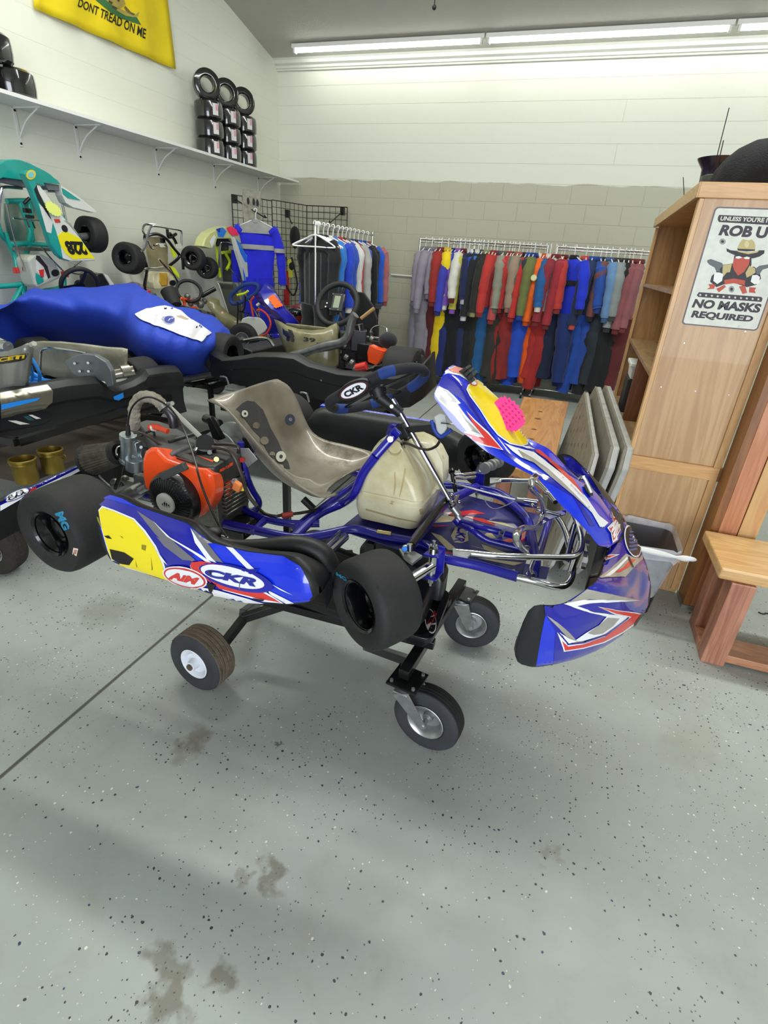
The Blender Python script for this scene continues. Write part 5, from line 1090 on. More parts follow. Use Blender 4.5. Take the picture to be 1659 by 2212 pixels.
MB().tube([KB(*E1(x, y), -.30) for x, y in ((680, 515), (720, 505), (770, 520), (840, 548))], lambda t: .011 if t < .6 else .009, sub=4).build('plug_boot', mat('boot_red', 'd0492c', .5), eo); MB().cyl(KB(*E1(705, 513), -.30), KB(*E1(722, 513), -.30), .0125).build('boot_ring', M_white, eo)
MB().cyl(KC(*E1(1300, 480), .08), KC(*E1(1180, 430), .08), .02).build('far_bracket', M_blkmet, eo)
m = MB().prism([KB(*E1(x, y), -.14) for x, y in ((1180, 430), (1215, 420), (1330, 620), (1250, 640))], KD(0, .02, 0)); m.build('engine_plate', M_blkmet, eo, bevel=.002)
# hoses and cables
def cable(nm, L, b, r, mm, bs=None): MB().tube([KB(*E1(x, y), (bs[i] if bs else b)) for i, (x, y) in enumerate(L)], r, sub=6, n=8).build(nm, mm, eo)
M_cab = mat('black_cable', '1a1716', .35); M_hose = mat('oily_hose', '332922', .3)
MB().cyl(KB(*E1(485, 575), -.36), KB(*E1(482, 490), -.36), .0085, .006).build('cable_boot', M_rubber, cbo)
cable('throttle_cable', [(482, 500), (490, 420), (520, 330), (590, 260), (680, 240), (780, 280), (870, 350), (960, 480), (1030, 650), (1090, 830), (1110, 920), (1150, 1050), (1230, 1250), (1300, 1390), (1365, 1490)], 0, .0032, M_cab, [-.36, -.36, -.36, -.36, -.36, -.36, -.36, -.37, -.42, -.49, -.52, -.535, -.54, -.55, -.57])
cable('fuel_line', [(540, 560), (600, 562), (680, 600), (760, 660), (850, 720), (940, 745), (1040, 745), (1090, 730)], -.36, .0045, M_hose)
cable('fuel_line', [(1240, 690), (1330, 700), (1400, 730), (1450, 800), (1480, 880), (1510, 960), (1530, 1040), (1570, 1130), (1640, 1220)], -.34, .0062, M_hose)
cable('pump_hose', [(1240, 665), (1340, 660), (1440, 670), (1475, 700), (1470, 740)], -.30, .0055, M_hose)
cable('filter_line', [(430, 850), (410, 930), (390, 1000), (370, 1060)], -.37, .0062, M_cab); cable('cable', [(215, 900), (230, 950), (290, 1010), (330, 1040)], -.36, .003, M_steel); cable('cable', [(600, 590), (640, 560), (700, 545), (720, 580), (700, 640)], -.30, .004, M_cab)
MB().tube([KC(*p, -.02) for p in ((552, 1090), (570, 1108), (595, 1115), (612, 1112))]+[KC(*p, -.02) for p in ((650, 1108), (690, 1100), (720, 1092), (737, 1088))], .0055, sub=5, n=8).build('fuel_line', M_hose, kart)
MB().cyl(KC(609, 1114, -.02), KC(632, 1110, -.02), .0095, n=14).build('red_fuel_filter', mat('clear_red', 'c2473e', .2, coat=.5), kart)
MB().cyl(KC(815, 1148, -.02), KC(845, 1153, -.02), .0065).build('brass_joint', MATS['brass'], kart)
m = MB().box(KC(300, 1045, .0), (.12, .03, .02), KM).ball(KC(250, 1045, .01), .02).ball(KC(270, 1035, .01), .015); m.build('chain_tensioner', M_cast, kart)

# ================================================================== TROLLEY UNDER THE KART
ct = root('kart_trolley', (-.7, 1.6, 0), 'black tubular trolley with two castors and two wheels carrying the main kart', 'trolley')
M_dtread = mat('dusty_tread', '6b5f50', .85, var=.25, vscale=20, bump=.5, bscale=70); M_dwall = mat('dusty_sidewall', '35373b', .75, var=.3, vscale=10)
def trolley_wheel(c, ax, r, w, rr, rimm, hubc, tread, dish=.3):
    c = V(c); ax = V(ax).normalized(); h = w/2
    t = MB().lathe([(rr, -h*.7), (rr+.008, -h*.95), (r*.8, -h), (r*.93, -h*.93), (r*.975, -h*.8)], c, ax, 48).lathe([(rr, h*.7), (rr+.008, h*.95), (r*.8, h), (r*.93, h*.93), (r*.975, h*.8)], c, ax, 48); to = t.build('tyre', M_dwall, ct)
    g_ = MB(); prof = []
    for k in range(5):
        a = -h*.8+k*h*.32; prof += [(r*(.975 if k == 0 else .985), a), (r*(.99+.01*(1-abs(k-2)/2)), a+.002), (r*(.99+.01*(1-abs(k-2)/2)), a+h*.26), (r*.978, a+h*.27), (r*.978, a+h*.31)]
    prof.append((r*.975, h*.8)); g_.lathe(prof, c, ax, 64); g_.build('tread', tread, to, angle=20)
    q = MB().lathe([(rr-.002, -h*.7), (rr+.004, -h*.6), (rr-.008, 0), (rr-.006, h*.5), (rr+.004, h*.93), (rr+.001, h*.97), (rr-.006, h*.85), (rr-.012, h*.5), (rr-.018, h*dish), (.02, h*dish*.9), (.018, h*(dish+.5)), (.0, h*(dish+.5))], c, ax, 40); q.build('rim', rimm, to)
    MB().cyl(c+ax*h*(dish+.45), c+ax*h*(dish+.65), .012).build('hub', hubc, to)
wn = V((-1.075, 1.245, .121)); trolley_wheel(wn, (-.12, -1, 0), .121, .10, .058, mat('white_rim', 'dfe3ea', .5, var=.15, dirt='9a948c', dscale=20, dth=.66), mat('rusty_hub', '6a5a50', .6, .5), M_dtread, .75)
trolley_wheel((-1.03, 2.1, .121), (0, 1, 0), .121, .10, .052, MATS['white_rim'], MATS['rusty_hub'], M_dtread, .5)
n1 = atz(919, 1601, 0); n2 = atz(1011, 1389, 0)
c1_, c2_ = V((n1.x, n1.y, .119)), V((n2.x, n2.y, .119)); trolley_wheel(c1_, (-.16, -1, 0), .119, .07, .062, M_steel, M_steel, M_tyre, -.1); trolley_wheel(c2_, (.12, -1, 0), .119, .07, .062, M_steel, M_steel, M_tyre, -.1)
sq = lambda a, b, w_=.034: None
def sqt(mb, a, b, w_=.036):
    a, b = V(a), V(b); d = (b-a).normalized(); s_ = d.cross(V((0, 0, 1))).normalized(); t_ = s_.cross(d); h_ = w_/2
    mb.hexa([a-s_*h_-t_*h_, a+s_*h_-t_*h_, a+s_*h_+t_*h_, a-s_*h_+t_*h_, b-s_*h_-t_*h_, b+s_*h_-t_*h_, b+s_*h_+t_*h_, b-s_*h_+t_*h_])
pn, pf = atz(880, 1467, .285), atz(1000, 1282, .285)
for pl, w, axx, nm in ((pn, c1_, V((-.16, -1, 0)), 0), (pf, c2_, V((.12, -1, 0)), 1)):
    x_ = (atz(897, 1505, .285)-atz(840, 1480, .285)).normalized(); y_ = V((-x_.y, x_.x, 0)); m = MB().hexa([pl+x_*sx*.052+y_*sy*.052+V((0, 0, z)) for z in (-.004, .004) for sx, sy in ((-1, -1), (1, -1), (1, 1), (-1, 1))]); po = m.build('castor_plate', M_blkmet, ct, smooth=False, bevel=.001)
    mb = MB()
    for sx, sy in ((-1, -1), (1, -1), (1, 1), (-1, 1)): q = pl+x_*sx*.038+y_*sy*.038; mb.cyl(q+V((0, 0, .004)), q+V((0, 0, .012)), .006, n=6)
    mb.build('plate_bolts', M_steel, po)
    ax = axx.normalized(); f = MB(); top_ = V((pl.x, pl.y, pl.z-.006)); f.cyl(top_, top_-V((0, 0, .02)), .032, n=20)
    for s_ in (-1, 1):
        o0 = top_-V((0, 0, .018))+ax*s_*.045; o1 = w+ax*s_*.045; side = (o1-o0).cross(ax).normalized()
        f.hexa([o0-side*.03, o0+side*.03, o0+side*.03+ax*s_*.004, o0-side*.03+ax*s_*.004, o1-side*.016-V((0, 0, .012)), o1+side*.016-V((0, 0, .012)), o1+side*.016+ax*s_*.004-V((0, 0, .012)), o1-side*.016+ax*s_*.004-V((0, 0, .012))])
    f.box(top_-V((0, 0, .018)), (.05, .098, .006), Matrix.Rotation(math.atan2(-axx.x, -axx.y)*-1, 3, 'Z')); f.cyl(w-ax*.056, w+ax*.056, .009, n=10); f.build('castor_fork', M_steel, ct, bevel=.001)
m = MB(); sqt(m, pn+V((-.01, -.02, .03)), pf+V((-.01, .0, .05))); m.build('front_crossbar', M_blkmet, ct, smooth=False, bevel=.003)
m = MB(); sqt(m, pn+V((0, .05, .03)), aty(790, 1395, 1.62), .03); m.build('corner_brace', M_blkmet, ct, smooth=False, bevel=.002)
m = MB(); b0 = wn+V((.03, .07, 0)); b1 = aty(528, 1334, 1.42); b2 = aty(640, 1298, 1.5); sqt(m, b0, b1, .03); sqt(m, b1, b2, .032); sqt(m, b1+V((-.02, .02, .0)), aty(575, 1288, 1.75), .03)
sqt(m, V((-1.03, 2.04, .121)), V((-.95, 1.9, .24)), .03); sqt(m, V((-.95, 1.9, .24)), V((-.72, 1.8, .36)), .03); m.build('rear_leg', M_blkmet, ct, smooth=False, bevel=.002)
# tray and mouldings: two side rails and the black tray between them
TZ = .40
A0, A1, A2, A3 = atz(932, 1396, TZ), atz(974, 1288, TZ), V((-1.0, 1.80, TZ)), V((-.9, 1.36, TZ))
cpt = [A0, A1, A2, A3]
def rq(P, r, dz, k=1.0):
    out = []; n = len(P); c_ = sum(P, V())/n
    for i in range(n):
        p, a, b = P[i], P[i-1], P[(i+1) % n]; da, db = (a-p).normalized(), (b-p).normalized()
        for t in (0, .25, .5, .75, 1): out.append(((p+da*r)*(1-t)**2+2*p*t*(1-t)+(p+db*r)*t*t)*k+c_*(1-k)+V((0, 0, dz)))
    return out
m = MB().loft([rq(cpt, .04, -.02, .96), rq(cpt, .04, 0), rq(cpt, .04, .02), rq(cpt, .04, .02, .93), rq(cpt, .04, .002, .92)], caps=True); tro = m.build('tray', mat('tray_black', '151617', .3, coat=.3, var=.2), ct, angle=30, bevel=.002); bvY = m.bvh()
q = [atz(x, y, TZ+.035) for x, y in ((905, 1290), (945, 1280), (925, 1372), (890, 1370))]
pk = [A0+V((-.05, .06, 0)), A1+V((-.05, -.02, 0)), V((-.62, 1.72, TZ)), V((-.60, 1.40, TZ))]
m = MB().loft([rq(pk, .05, .01), rq(pk, .05, .07, .97), rq(pk, .05, .085, .9)], caps=True); m.build('moulded_box', mat('box_black', '1c1e21', .4, coat=.15), ct, bevel=.004)
pk = [atz(958, 1262, TZ+.1), atz(972, 1225, TZ+.1), V((-.62, 1.78, TZ+.1)), V((-.62, 1.62, TZ+.1))]
m = MB().loft([rq(pk, .03, -.08), rq(pk, .03, .0), rq(pk, .03, .02, .93)], caps=True); m.build('moulded_box', MATS['box_black'], ct, bevel=.003)
es = [(930+13*cos(t)*.9+5*sin(t), 1342+27*sin(t)-3*cos(t)) for t in [2*pi*k/28 for k in range(28)]]
stick('oval_badge', es, bvY, M_white, tro, .001); stick('oval_badge_field', [(930+(x-930)*.85, 1342+(y-1342)*.9) for x, y in es], bvY, M_ink, tro, .0015)
text_press('badge_lettering', 'CODE', [(938, 1318), (944, 1326), (926, 1362), (920, 1352)], bvY, M_red, tro, .002, .03)
m = MB(); sqt(m, A3+V((-.1, -.0, -.04)), A0+V((0, .05, -.03)), .03); sqt(m, A2+V((-.1, 0, -.04)), A1+V((0, .0, -.03)), .03)
sqt(m, V((-.55, 1.35, TZ-.03)), V((-.55, 1.85, TZ-.03)), .03); sqt(m, V((-.92, 1.35, TZ-.03)), V((-.92, 1.85, TZ-.03)), .03); m.build('side_rails', M_blkmet, ct, smooth=False, bevel=.003)
# uprights that carry the kart frame
m = MB()
for x, y in ((-.5, 1.42), (-.5, 1.8), (-1.05, 1.45), (-1.05, 1.85)):
    z = (KM @ V((x-KT.x, y-KT.y, 0))+KT).z-.062; sqt(m, V((x, y, TZ-.04)), V((x+.001, y, z)), .028)
m.build('uprights', M_blkmet, ct, smooth=False, bevel=.002)
# ================================================================== CLOTHES RACKS
def cloth(hexc): return mat('cloth_'+hexc, hexc, .85, var=.22, vscale=6, bump=.35, bscale=22, sheen=.15)
def suit_parts(t, O, u, n, ca, cb, cs, ctrim, seed, legs=True, sl=.60, spread=.26, long=1.45, stripe=None):
    """O: hook point on the rail; u: shoulder direction; n: facing direction; hangs straight down"""
    rnd = random.Random(seed); z = V((0, 0, 1)); O = V(O); u = V(u); n = V(n)
    def P(x, y, h): return O+u*x+n*y+z*(-h)
    top = .115
    # torso
    rings = []; ph = rnd.random()*6
    for h, w, d in ((top, .05, .03), (top+.03, .10, .045), (top+.07, .20, .05), (top+.14, .225, .06), (top+.30, .205, .065), (top+.5, .19, .06), (top+.62, .185, .06), (top+.66, .175, .055)):
        ring = []
        for k in range(20):
            a = 2*pi*k/20; ww = 1+.06*sin(5*a+ph+h*9); ring.append(P(w*cos(a)*ww, d*sin(a)*(1+.18*sin(3*a+h*14+ph)), h+(.012*abs(cos(a)) if h < top+.08 else 0)))
        rings.append(ring)
    MB().loft(rings, caps=True).build('jacket', cloth(ca), t)
    m = MB().lathe([(.052, 0), (.058, .012), (.05, .04), (.044, .045), (.04, .02)], P(0, 0, top+.02), (0, 0, 1), n=16); m.build('collar', cloth(ctrim), t)
    for s_ in (-1, 1):
        k = spread+rnd.uniform(-.02, .02); fw = rnd.uniform(-.02, .02); L = [P(s_*.17, 0, top+.07), P(s_*.225, fw*.4, top+.14), P(s_*(k-.01), fw, top+.32), P(s_*k, fw*1.5, top+.46), P(s_*(k+.01), fw*2, top+sl)]
        MB().tube(L, lambda q: (.068-.02*q)*(1+.07*sin(q*23+ph)+.05*sin(q*41+ph*2)), n=12, sub=4).build('sleeve', cloth(cs), t)
        MB().tube([P(s_*(k+.01), fw*2, top+sl-.005), P(s_*(k+.01), fw*2, top+sl+.05)], lambda q: .038-.003*q, n=12, sub=1).build('cuff', cloth(ctrim), t)
    if legs:
        for s_ in (-1, 1):
            b_ = rnd.uniform(-.02, .03); L = [P(s_*.085, 0, top+.6), P(s_*.10, .01, top+.78), P(s_*(.105+b_), rnd.uniform(-.03, .03), top+1.05), P(s_*(.11+b_), rnd.uniform(-.03, .03), long)]
            MB().tube(L, lambda q: (.108-.03*q)*(1+.06*sin(q*17+ph)+.05*sin(q*37+ph*2)), n=14, sub=5).build('trouser_leg', cloth(cb), t)
    if stripe:
        rings = []
        for h in (top+.24, top+.29): rings.append([P(.209*cos(2*pi*k/20), .069*sin(2*pi*k/20)*1.18, h) for k in range(20)])
        MB().loft(rings).build('chest_stripe', cloth(stripe), t)
M_hang = mat('white_hanger_plastic', 'ecece8', .35)
def hanger(O, u, label, group, w=.21):
    O = V(O); u = V(u).normalized(); z = V((0, 0, 1)); m = MB()
    hook = [O+u*(.018*cos(a))+z*(.018*sin(a)-.006) for a in [radians(q) for q in (-30, 20, 70, 120, 165, 200)]]
    m.tube([O-z*.11, O-z*.06, O+u*.004-z*.03]+hook, .0052, n=6, sub=3)
    m.tube([O-z*.10, O+u*w*.5-z*.135, O+u*w-z*.185, O+u*w*.96-z*.20, O-z*.20, O-u*w*.96-z*.20, O-u*w-z*.185, O-u*w*.5-z*.135], .0065, n=6, sub=3, closed=True)
    o = m.build('clothes_hanger', M_hang, loc=O); tag(o, label, 'hanger', group); return o
def rackframe(x0, x1, y, zb, label, z0=.02, dirx=True):
    r_ = root('clothes_rack', ((x0+x1)/2, y, 0), label, 'clothes rack'); return r_
RY = 7.1; RZ = 1.735
def back_rack(x0, x1, label, full_right=True):
    r_ = root('clothes_rack', ((x0+x1)/2, RY, 0), label, 'clothes rack')
    MB().cyl((x0, RY, RZ), (x1, RY, RZ), .0125).build('top_rail', M_chrome, r_); MB().cyl((x0, RY, RZ-.03), (x1, RY, RZ-.03), .008).build('lower_rail', M_chrome, r_)
    for x in (x0, x1):
        m = MB().tube([(x, RY-.0, RZ+.01), (x, RY, .06)], .0125, sub=1); m.build('upright', M_chrome, r_)
        MB().tube([(x, RY-.24, .06), (x, RY+.24, .06)], .0125, sub=1).build('foot_bar', M_chrome, r_)
        for dy in (-.22, .22): MB().cyl((x-.012, RY+dy, .028), (x+.012, RY+dy, .028), .027, n=18).build('castor', M_rubber, r_)
    MB().cyl((x0, RY, .1), (x1, RY, .1), .01).build('base_rail', M_chrome, r_)
    return r_
xA0, xA1 = aty(908, 520, RY).x, aty(1184, 533, RY).x; back_rack(xA0, xA1, 'chrome clothes rack along the back wall full of racing suits')
xB0 = aty(1205, 534, RY).x; back_rack(xB0, .62, 'chrome clothes rack partly hidden behind the bookcase')
# (photo x at sleeve height, jacket, trousers, sleeve, trim, words, long)
G = 'racing suits on the back wall racks'
SU = [(150, '8f8a97', '8f8a97', '918c99', '7d7885', 'plain lavender grey suit, first from the left on the long back rack'), (196, '8d8894', '8d8894', '8f8a97', '7d7885', 'plain lavender grey suit, second from the left on the long back rack'), (232, '8a8592', '8a8592', '918c99', '7a7582', 'plain grey suit, third from the left, beside the dark red one'),
 (256, '8b2523', '5b1b1b', '9a2a26', '701f1d', 'dark red suit between the grey suits and the yellow suit'), (298, 'f0cf10', 'e8c80e', 'f2d31a', 'd8b80c', 'bright yellow suit near the left end of the long back rack'),
 (330, '34389a', '1d2a6c', '3b3fae', '23276f', 'violet blue suit right behind the bright yellow suit'), (352, '2d3fb0', '141a3c', '7a4fb0', 'd8d8d8', 'blue suit with purple sleeve right of the yellow suit'), (372, 'd9d33a', '111218', 'c9c24a', '8a4fb0', 'lemon and purple suit in the left half of the long back rack'), (402, '7c2024', '101218', 'd8d6cc', '5a1518', 'maroon suit with off white sleeve on the long back rack'),
 (430, '23306e', '14161e', '1c2450', 'b9b9b9', 'navy suit right of the maroon and white one'), (458, '2b50c4', '1f2a55', '1f49b8', 'e0e0e0', 'mid blue suit with white trim in front of the black suits'), (488, '15161a', '1a1a1c', '1b1c20', 'c8c8c8', 'black suit with pale trim, leftmost of the black suits'),
 (520, '6d6e68', '25241f', '18191c', '4b4c48', 'grey and black suit among the black suits'), (548, '1b1b1c', '2b2a24', '26261f', '8e8a5c', 'black suit with olive patches on the sleeve'), (592, 'b3322c', '1e5a92', 'b8322c', '8d2420', 'bright red suit left of the grey blue one, mid rack'), (630, 'c23a30', '16406e', '3a5c96', '9a9a94', 'red suit with denim blue sleeve in the middle of the long back rack'),
 (652, '8d8f7c', '33302c', '8f907f', '5c5c50', 'olive grey suit in the middle of the long back rack'), (686, 'b83c40', '34302e', 'b5474a', '8a2b2e', 'dusty red suit in the middle of the long back rack'), (748, 'cfc8b6', '8e2826', '9a8672', 'a8584c', 'cream and khaki suit right of the dusty red suit'), (772, '2a2b30', '7d2422', '55575c', '1c1d20', 'charcoal suit behind the long red suit'),
 (798, 'b82f2c', 'b0302c', 'bd302b', '8c2320', 'all red suit in the right half of the long back rack'), (848, '2f4fa8', '1f4cc4', '6e7440', '1d3a88', 'blue suit with olive sleeve beside the patched red suit'), (878, 'a92824', '2050cc', '2a4896', 'e4e0d0', 'red and blue suit with a round yellow chest patch'), (918, 'f0661c', 'e85a14', 'f06a20', 'd04e0e', 'bright orange suit near the right end of the long back rack'),
 (948, 'f0641c', 'b02a28', '1f5d9c', 'd8d0c4', 'orange suit with teal blue sleeve at the right end'), (984, 'e2dfd8', 'a82828', '8c2a38', '75202c', 'white shouldered maroon suit at the right end of the long back rack'),
 (1022, 'd9d4c8', '1a2a55', 'c23c34', '8a2a26', 'cream and red suit, first from the left on the short back rack'), (1040, 'a8333a', '14203e', 'a02c38', '6e1c24', 'maroon suit left of the large royal blue suit'), (1108, '1c34d8', '1a2f6e', '1f38dc', '15161c', 'large royal blue suit with a black chest band'), (1180, 'd8ccc0', '1b2c66', '1e2a52', 'c24a44', 'cream and navy suit with red trim on the short back rack'),
 (1275, '2450a8', '2147a0', '2652aa', '1b3c84', 'wide denim blue jacket in the middle of the short back rack'), (1340, '5f86b8', '28303a', '6a90be', '3c5a84', 'pale blue suit right of the denim blue jacket'), (1385, '94999a', '16171a', '8e9596', '3a3c3e', 'grey hooded jacket, left of the pair of grey ones'), (1430, '8d9293', '17181b', '8a9192', '2e3032', 'grey hooded jacket, right of the pair of grey ones'),
 (1485, 'a23a3a', '4a1a1a', '8a5054', '6a2222', 'faded maroon suit beside the bookcase'), (1535, 'b04548', '5e2022', '8e565c', '702a2c', 'dusty maroon suit, last before the bookcase')]
for i, (cx_, ca, cb, cs, ct_, lab) in enumerate(SU):
    px = 850+cx_*.34358; x = aty(px, 600, RY-.24).x; O = (x, RY, RZ+.012)
    t = root('racing_suit', O, lab, 'racing suit', G); rnd = random.Random(i); O = (x, RY+rnd.uniform(-.04, .03), RZ+.012)
    yaw = radians(rnd.uniform(-16, 10) if i != 28 else -40); O = (x, RY-.10 if i == 28 else O[1], O[2])
    u = V((sin(yaw), cos(yaw), 0)); n = V((-cos(yaw), sin(yaw), 0))
    suit_parts(t, O, u, n, ca, cb, cs, ct_, i, sl=rnd.uniform(.50, .74), spread=.25+rnd.uniform(0, .06), long=1.62+rnd.uniform(-.16, .03), stripe='111216' if i == 28 else None)
    hanger(O, u, 'white plastic hanger holding the '+' '.join(lab.split(',')[0].split(' ')[:9]), 'white hangers on the back racks')
# extra suits seen between the others
for j, (cx_, ca, cb, wd) in enumerate(((380, '1f3fae', '1a1c22', 'dark blue suit squeezed behind the lemon and purple suit'), (505, '2a6ab8', '12151c', 'sky blue suit showing between the black suits'), (572, '2c2c2a', '403a30', 'dark brown suit before the bright red one'), (612, 'a82a2a', '1c4f86', 'crimson suit squeezed between red and denim'), (708, 'b8302c', '902622', 'long red suit behind the cream and khaki one'), (722, '6a6a66', '2a2826', 'dark grey suit squeezed beside the dusty red one'), (824, '30343c', '2148c0', 'slate suit squeezed behind the all red suit'), (1225, '23345e', '1d4aa6', 'navy suit squeezed left of the denim jacket'), (1308, '7a4a44', '1c1c1e', 'brownish suit peeking behind the denim jacket'), (1460, '1b1c1e', '15161a', 'black suit squeezed right of the grey jackets'), (468, '16171b', '101114', 'matt black suit squeezed left of the pale trimmed one'))):
    px = 850+cx_*.34358; x = aty(px, 600, RY-.2).x; O = (x, RY, RZ+.012); t = root('racing_suit', O, wd, 'racing suit', G); u = V((.03, 1, 0)).normalized()
    suit_parts(t, O, u, V((-1, .03, 0)), ca, cb, ca, cb, 100+j, sl=.6, spread=.22, long=1.62); hanger(O, u, 'white plastic hanger holding the '+' '.join(wd.split(' ')[:9]), 'white hangers on the back racks')
# details: lettering, chest patch
def word(parent_name, body, c, r_, up_, w, h, mm):
    mb = MB(); c = V(c); text_flat(mb, body, [c-r_*w/2+up_*h/2, c+r_*w/2+up_*h/2, c+r_*w/2-up_*h/2, c-r_*w/2-up_*h/2], .04); return mb
suits = [o for o in bpy.data.objects if o.name.startswith('racing_suit')]
def find(lab): return next(o for o in suits if o['label'] == lab)
s28 = find(SU[28][5]); nn28 = V((-cos(radians(-40)), sin(radians(-40)), 0)); r28 = V((0, 0, 1)).cross(nn28); c = s28.location+nn28*.088-r28*.03-V((0, 0, .27)); mb = word('', 'FORZA', c, r28, V((0, 0, 1)), .12, .03, None); mb.build('lettering', cloth('c8ccd8'), s28, fix=False)
s22 = find(SU[22][5]); c = aty(1153, 600, RY-.33); rr_ = V((1, 0, 0))
MB().cyl(c+V((0, .02, 0)), c, .035, n=24).build('round_patch', cloth('cfc95a'), s22); MB().cyl(c, c-V((0, .002, 0)), .028, n=24).build('patch_centre', cloth('e4e2c0'), s22)
# jacket pair of front chest bands for the big royal blue suit

# ---- rolling rack nearer the left wall
P0, P1 = aty(682, 484, 5.0), aty(805, 508, 6.75); zr_ = (P0.z+P1.z)/2; P0.z = P1.z = zr_
rk = root('clothes_rack', ((P0.x+P1.x)/2, (P0.y+P1.y)/2, 0), 'chrome rolling rack standing nearer the left wall with suits and bare hangers', 'clothes rack')
MB().cyl(P0, P1, .0125).build('top_rail', M_chrome, rk)
for p in (P0, P1):
    MB().cyl((p.x, p.y, p.z+.03), (p.x, p.y, .07), .014).build('upright', M_chrome, rk); MB().cyl((p.x-.25, p.y, .07), (p.x+.25, p.y, .07), .0125).build('foot_bar', M_chrome, rk)
    for dx in (-.23, .23): MB().cyl((p.x+dx, p.y-.012, .028), (p.x+dx, p.y+.012, .028), .027, n=18).build('castor', M_rubber, rk)
bd = (P1-P0).normalized(); uu = V((bd.y, -bd.x, 0))
G2 = 'racing suits on the rolling rack'
R1 = [(.19, '1f6ac0', '2a7ad0', '2a7ad0', '1c1c1e', 'light blue suit at the front of the rolling rack, behind the black one'), (.07, '16171a', '17181b', '17181b', '101113', 'black pinstriped suit at the front of the rolling rack'), (.30, '2340b8', '1a2a66', '2446c8', 'e6e4e0', 'blue suit with white chest panel on the rolling rack'), (.44, '2c50b4', '1a1b20', '2c52b8', '5c7ac0', 'mid blue suit with pale lettering on the rolling rack'), (.58, '1b1b1e', '141416', 'dcdcd8', 'b02a30', 'black suit with white sleeve on the rolling rack'), (.70, 'c22a34', '15151a', 'c42c36', '701820', 'bright red suit in the middle of the rolling rack'), (.82, 'a8a9a6', '15161a', 'b0b0ac', '6d6e6c', 'pale grey suit on the rolling rack'), (.94, '2e4fc0', '14151a', '3052c4', '1e327c', 'royal blue suit in the rear half of the rolling rack'), (1.08, 'b43434', '141518', '18191c', '2a2a2c', 'red and black suit in the rear half of the rolling rack'), (1.22, '20603c', '151618', '17181a', '1f52c8', 'green shouldered black suit near the rear of the rolling rack'), (1.38, '1c58c8', '141518', '1f5ad0', '16428e', 'vivid blue suit near the rear of the rolling rack'), (1.55, 'b06468', '1a1a1c', 'b46a6e', '8a484c', 'faded rose suit, last on the rolling rack')]
for i, (d, ca, cb, cs, ct_, lab) in enumerate(R1):
    O = P0+bd*d+V((0, 0, .014)); t = root('racing_suit', O, lab, 'racing suit', G2); yaw = radians(random.Random(i+50).uniform(-16, 6)-(14 if i < 2 else 0)); u = Matrix.Rotation(yaw, 3, 'Z') @ uu; n = V((u.y, -u.x, 0))
    suit_parts(t, O, u, n, ca, cb, cs, ct_, 200+i, sl=.62, spread=.235, long=1.5)
    hanger(O, u, 'white plastic hanger holding the '+' '.join(lab.split(',')[0].split(' ')[:9]), 'white hangers on the rolling rack')
    if i == 1:
        m = MB()
        for x in (-.13, -.06, .05, .12):
            q = [O+u*x*.9-n*(-.068)-V((0, 0, h)) for h in (.25, .4, .6, .75, 1.0, 1.3)]; m.tube([p-n*0 for p in q], .0016, n=4, sub=3)
            q = [O+u*x*.9+n*(-.072)-V((0, 0, h)) for h in (.25, .4, .6, .75, 1.0, 1.3)]; m.tube(q, .0016, n=4, sub=3)
        m.build('pinstripes', cloth('8f8f8a'), t)
    if i == 2:
        m = MB(); q = [O+u*.23+n*s*-.07-V((0, 0, .3)) for s in (1,)]; m.ball(O+u*.215-n*.04-V((0, 0, .33)), .06, sc=(.6, .5, 1.5)); m.build('white_panel', cloth('dcdcda'), t)
for k in range(5):
    O = P0+bd*(-.02+k*.022)+V((0, 0, .014)); yaw = radians(-18+k*9); u = Matrix.Rotation(yaw, 3, 'Z') @ uu
    hanger(O, u, 'bare white hanger bunched at the front end of the rolling rack', 'bare hangers on the rolling rack', .23)

# ================================================================== GRIDWALL, HANGING SUIT, CAPS
def grid(a, b, z0, z1, label):
    a, b = V(a), V(b); r_ = root('gridwall_panel', ((a.x+b.x)/2, (a.y+b.y)/2, z0), label, 'grid panel', 'black wire grid panels in the corner'); L = (b-a).length; d = (b-a).normalized(); n = max(3, int(L/.0762)); m = MB()
    for i in range(n+1): p = a+d*L*i/n; m.cyl((p.x, p.y, z0), (p.x, p.y, z1), .0035 if 0 < i < n else .006, n=6)
    k = int((z1-z0)/.0762)
    for j in range(k+1): z = z0+(z1-z0)*j/k; m.cyl((a.x, a.y, z), (b.x, b.y, z), .0035 if 0 < j < k else .006, n=6)
    m.build('wire_mesh', M_blkmet, r_); return r_
zg = 2.07; ga = V((-4.24, 6.3, 0)); gb_ = V((-3.86, 7.52, 0)); gc_ = V((-3.27, 7.56, 0)); gm = ga+(gb_-ga)*.5
grid((ga.x, ga.y, 0), (gm.x, gm.y, 0), .25, zg+.0, 'black wire grid panel nearest the left wall, behind the blue hanging suit')
grid((gm.x, gm.y, 0), (gb_.x, gb_.y, 0), .25, zg+.01, 'black wire grid panel in the middle, behind the black cap')
grid((gb_.x, gb_.y, 0), (gc_.x, gc_.y, 0), .25, zg+.01, 'black wire grid panel flat on the back wall')
def hookarm(a, b, lab):
    m = MB().tube([a, b, V(b)+V((.0, -.01, .02))], .008, n=8, sub=2); m.box(a, (.05, .05, .09)); o = m.build('grid_hook', M_blkmet, loc=a); tag(o, lab, 'hook', 'hooks on the wire grid')
hookarm(aty(507, 430, 6.3), aty(572, 470, 6.05), 'long sloping black hook arm carrying the royal blue suit')
hookarm(aty(621, 462, 7.0), aty(631, 484, 7.0), 'short black hook holding the black cap'); hookarm(aty(740, 457, 7.5), aty(713, 481, 7.2), 'notched black hook at the top right grid corner')
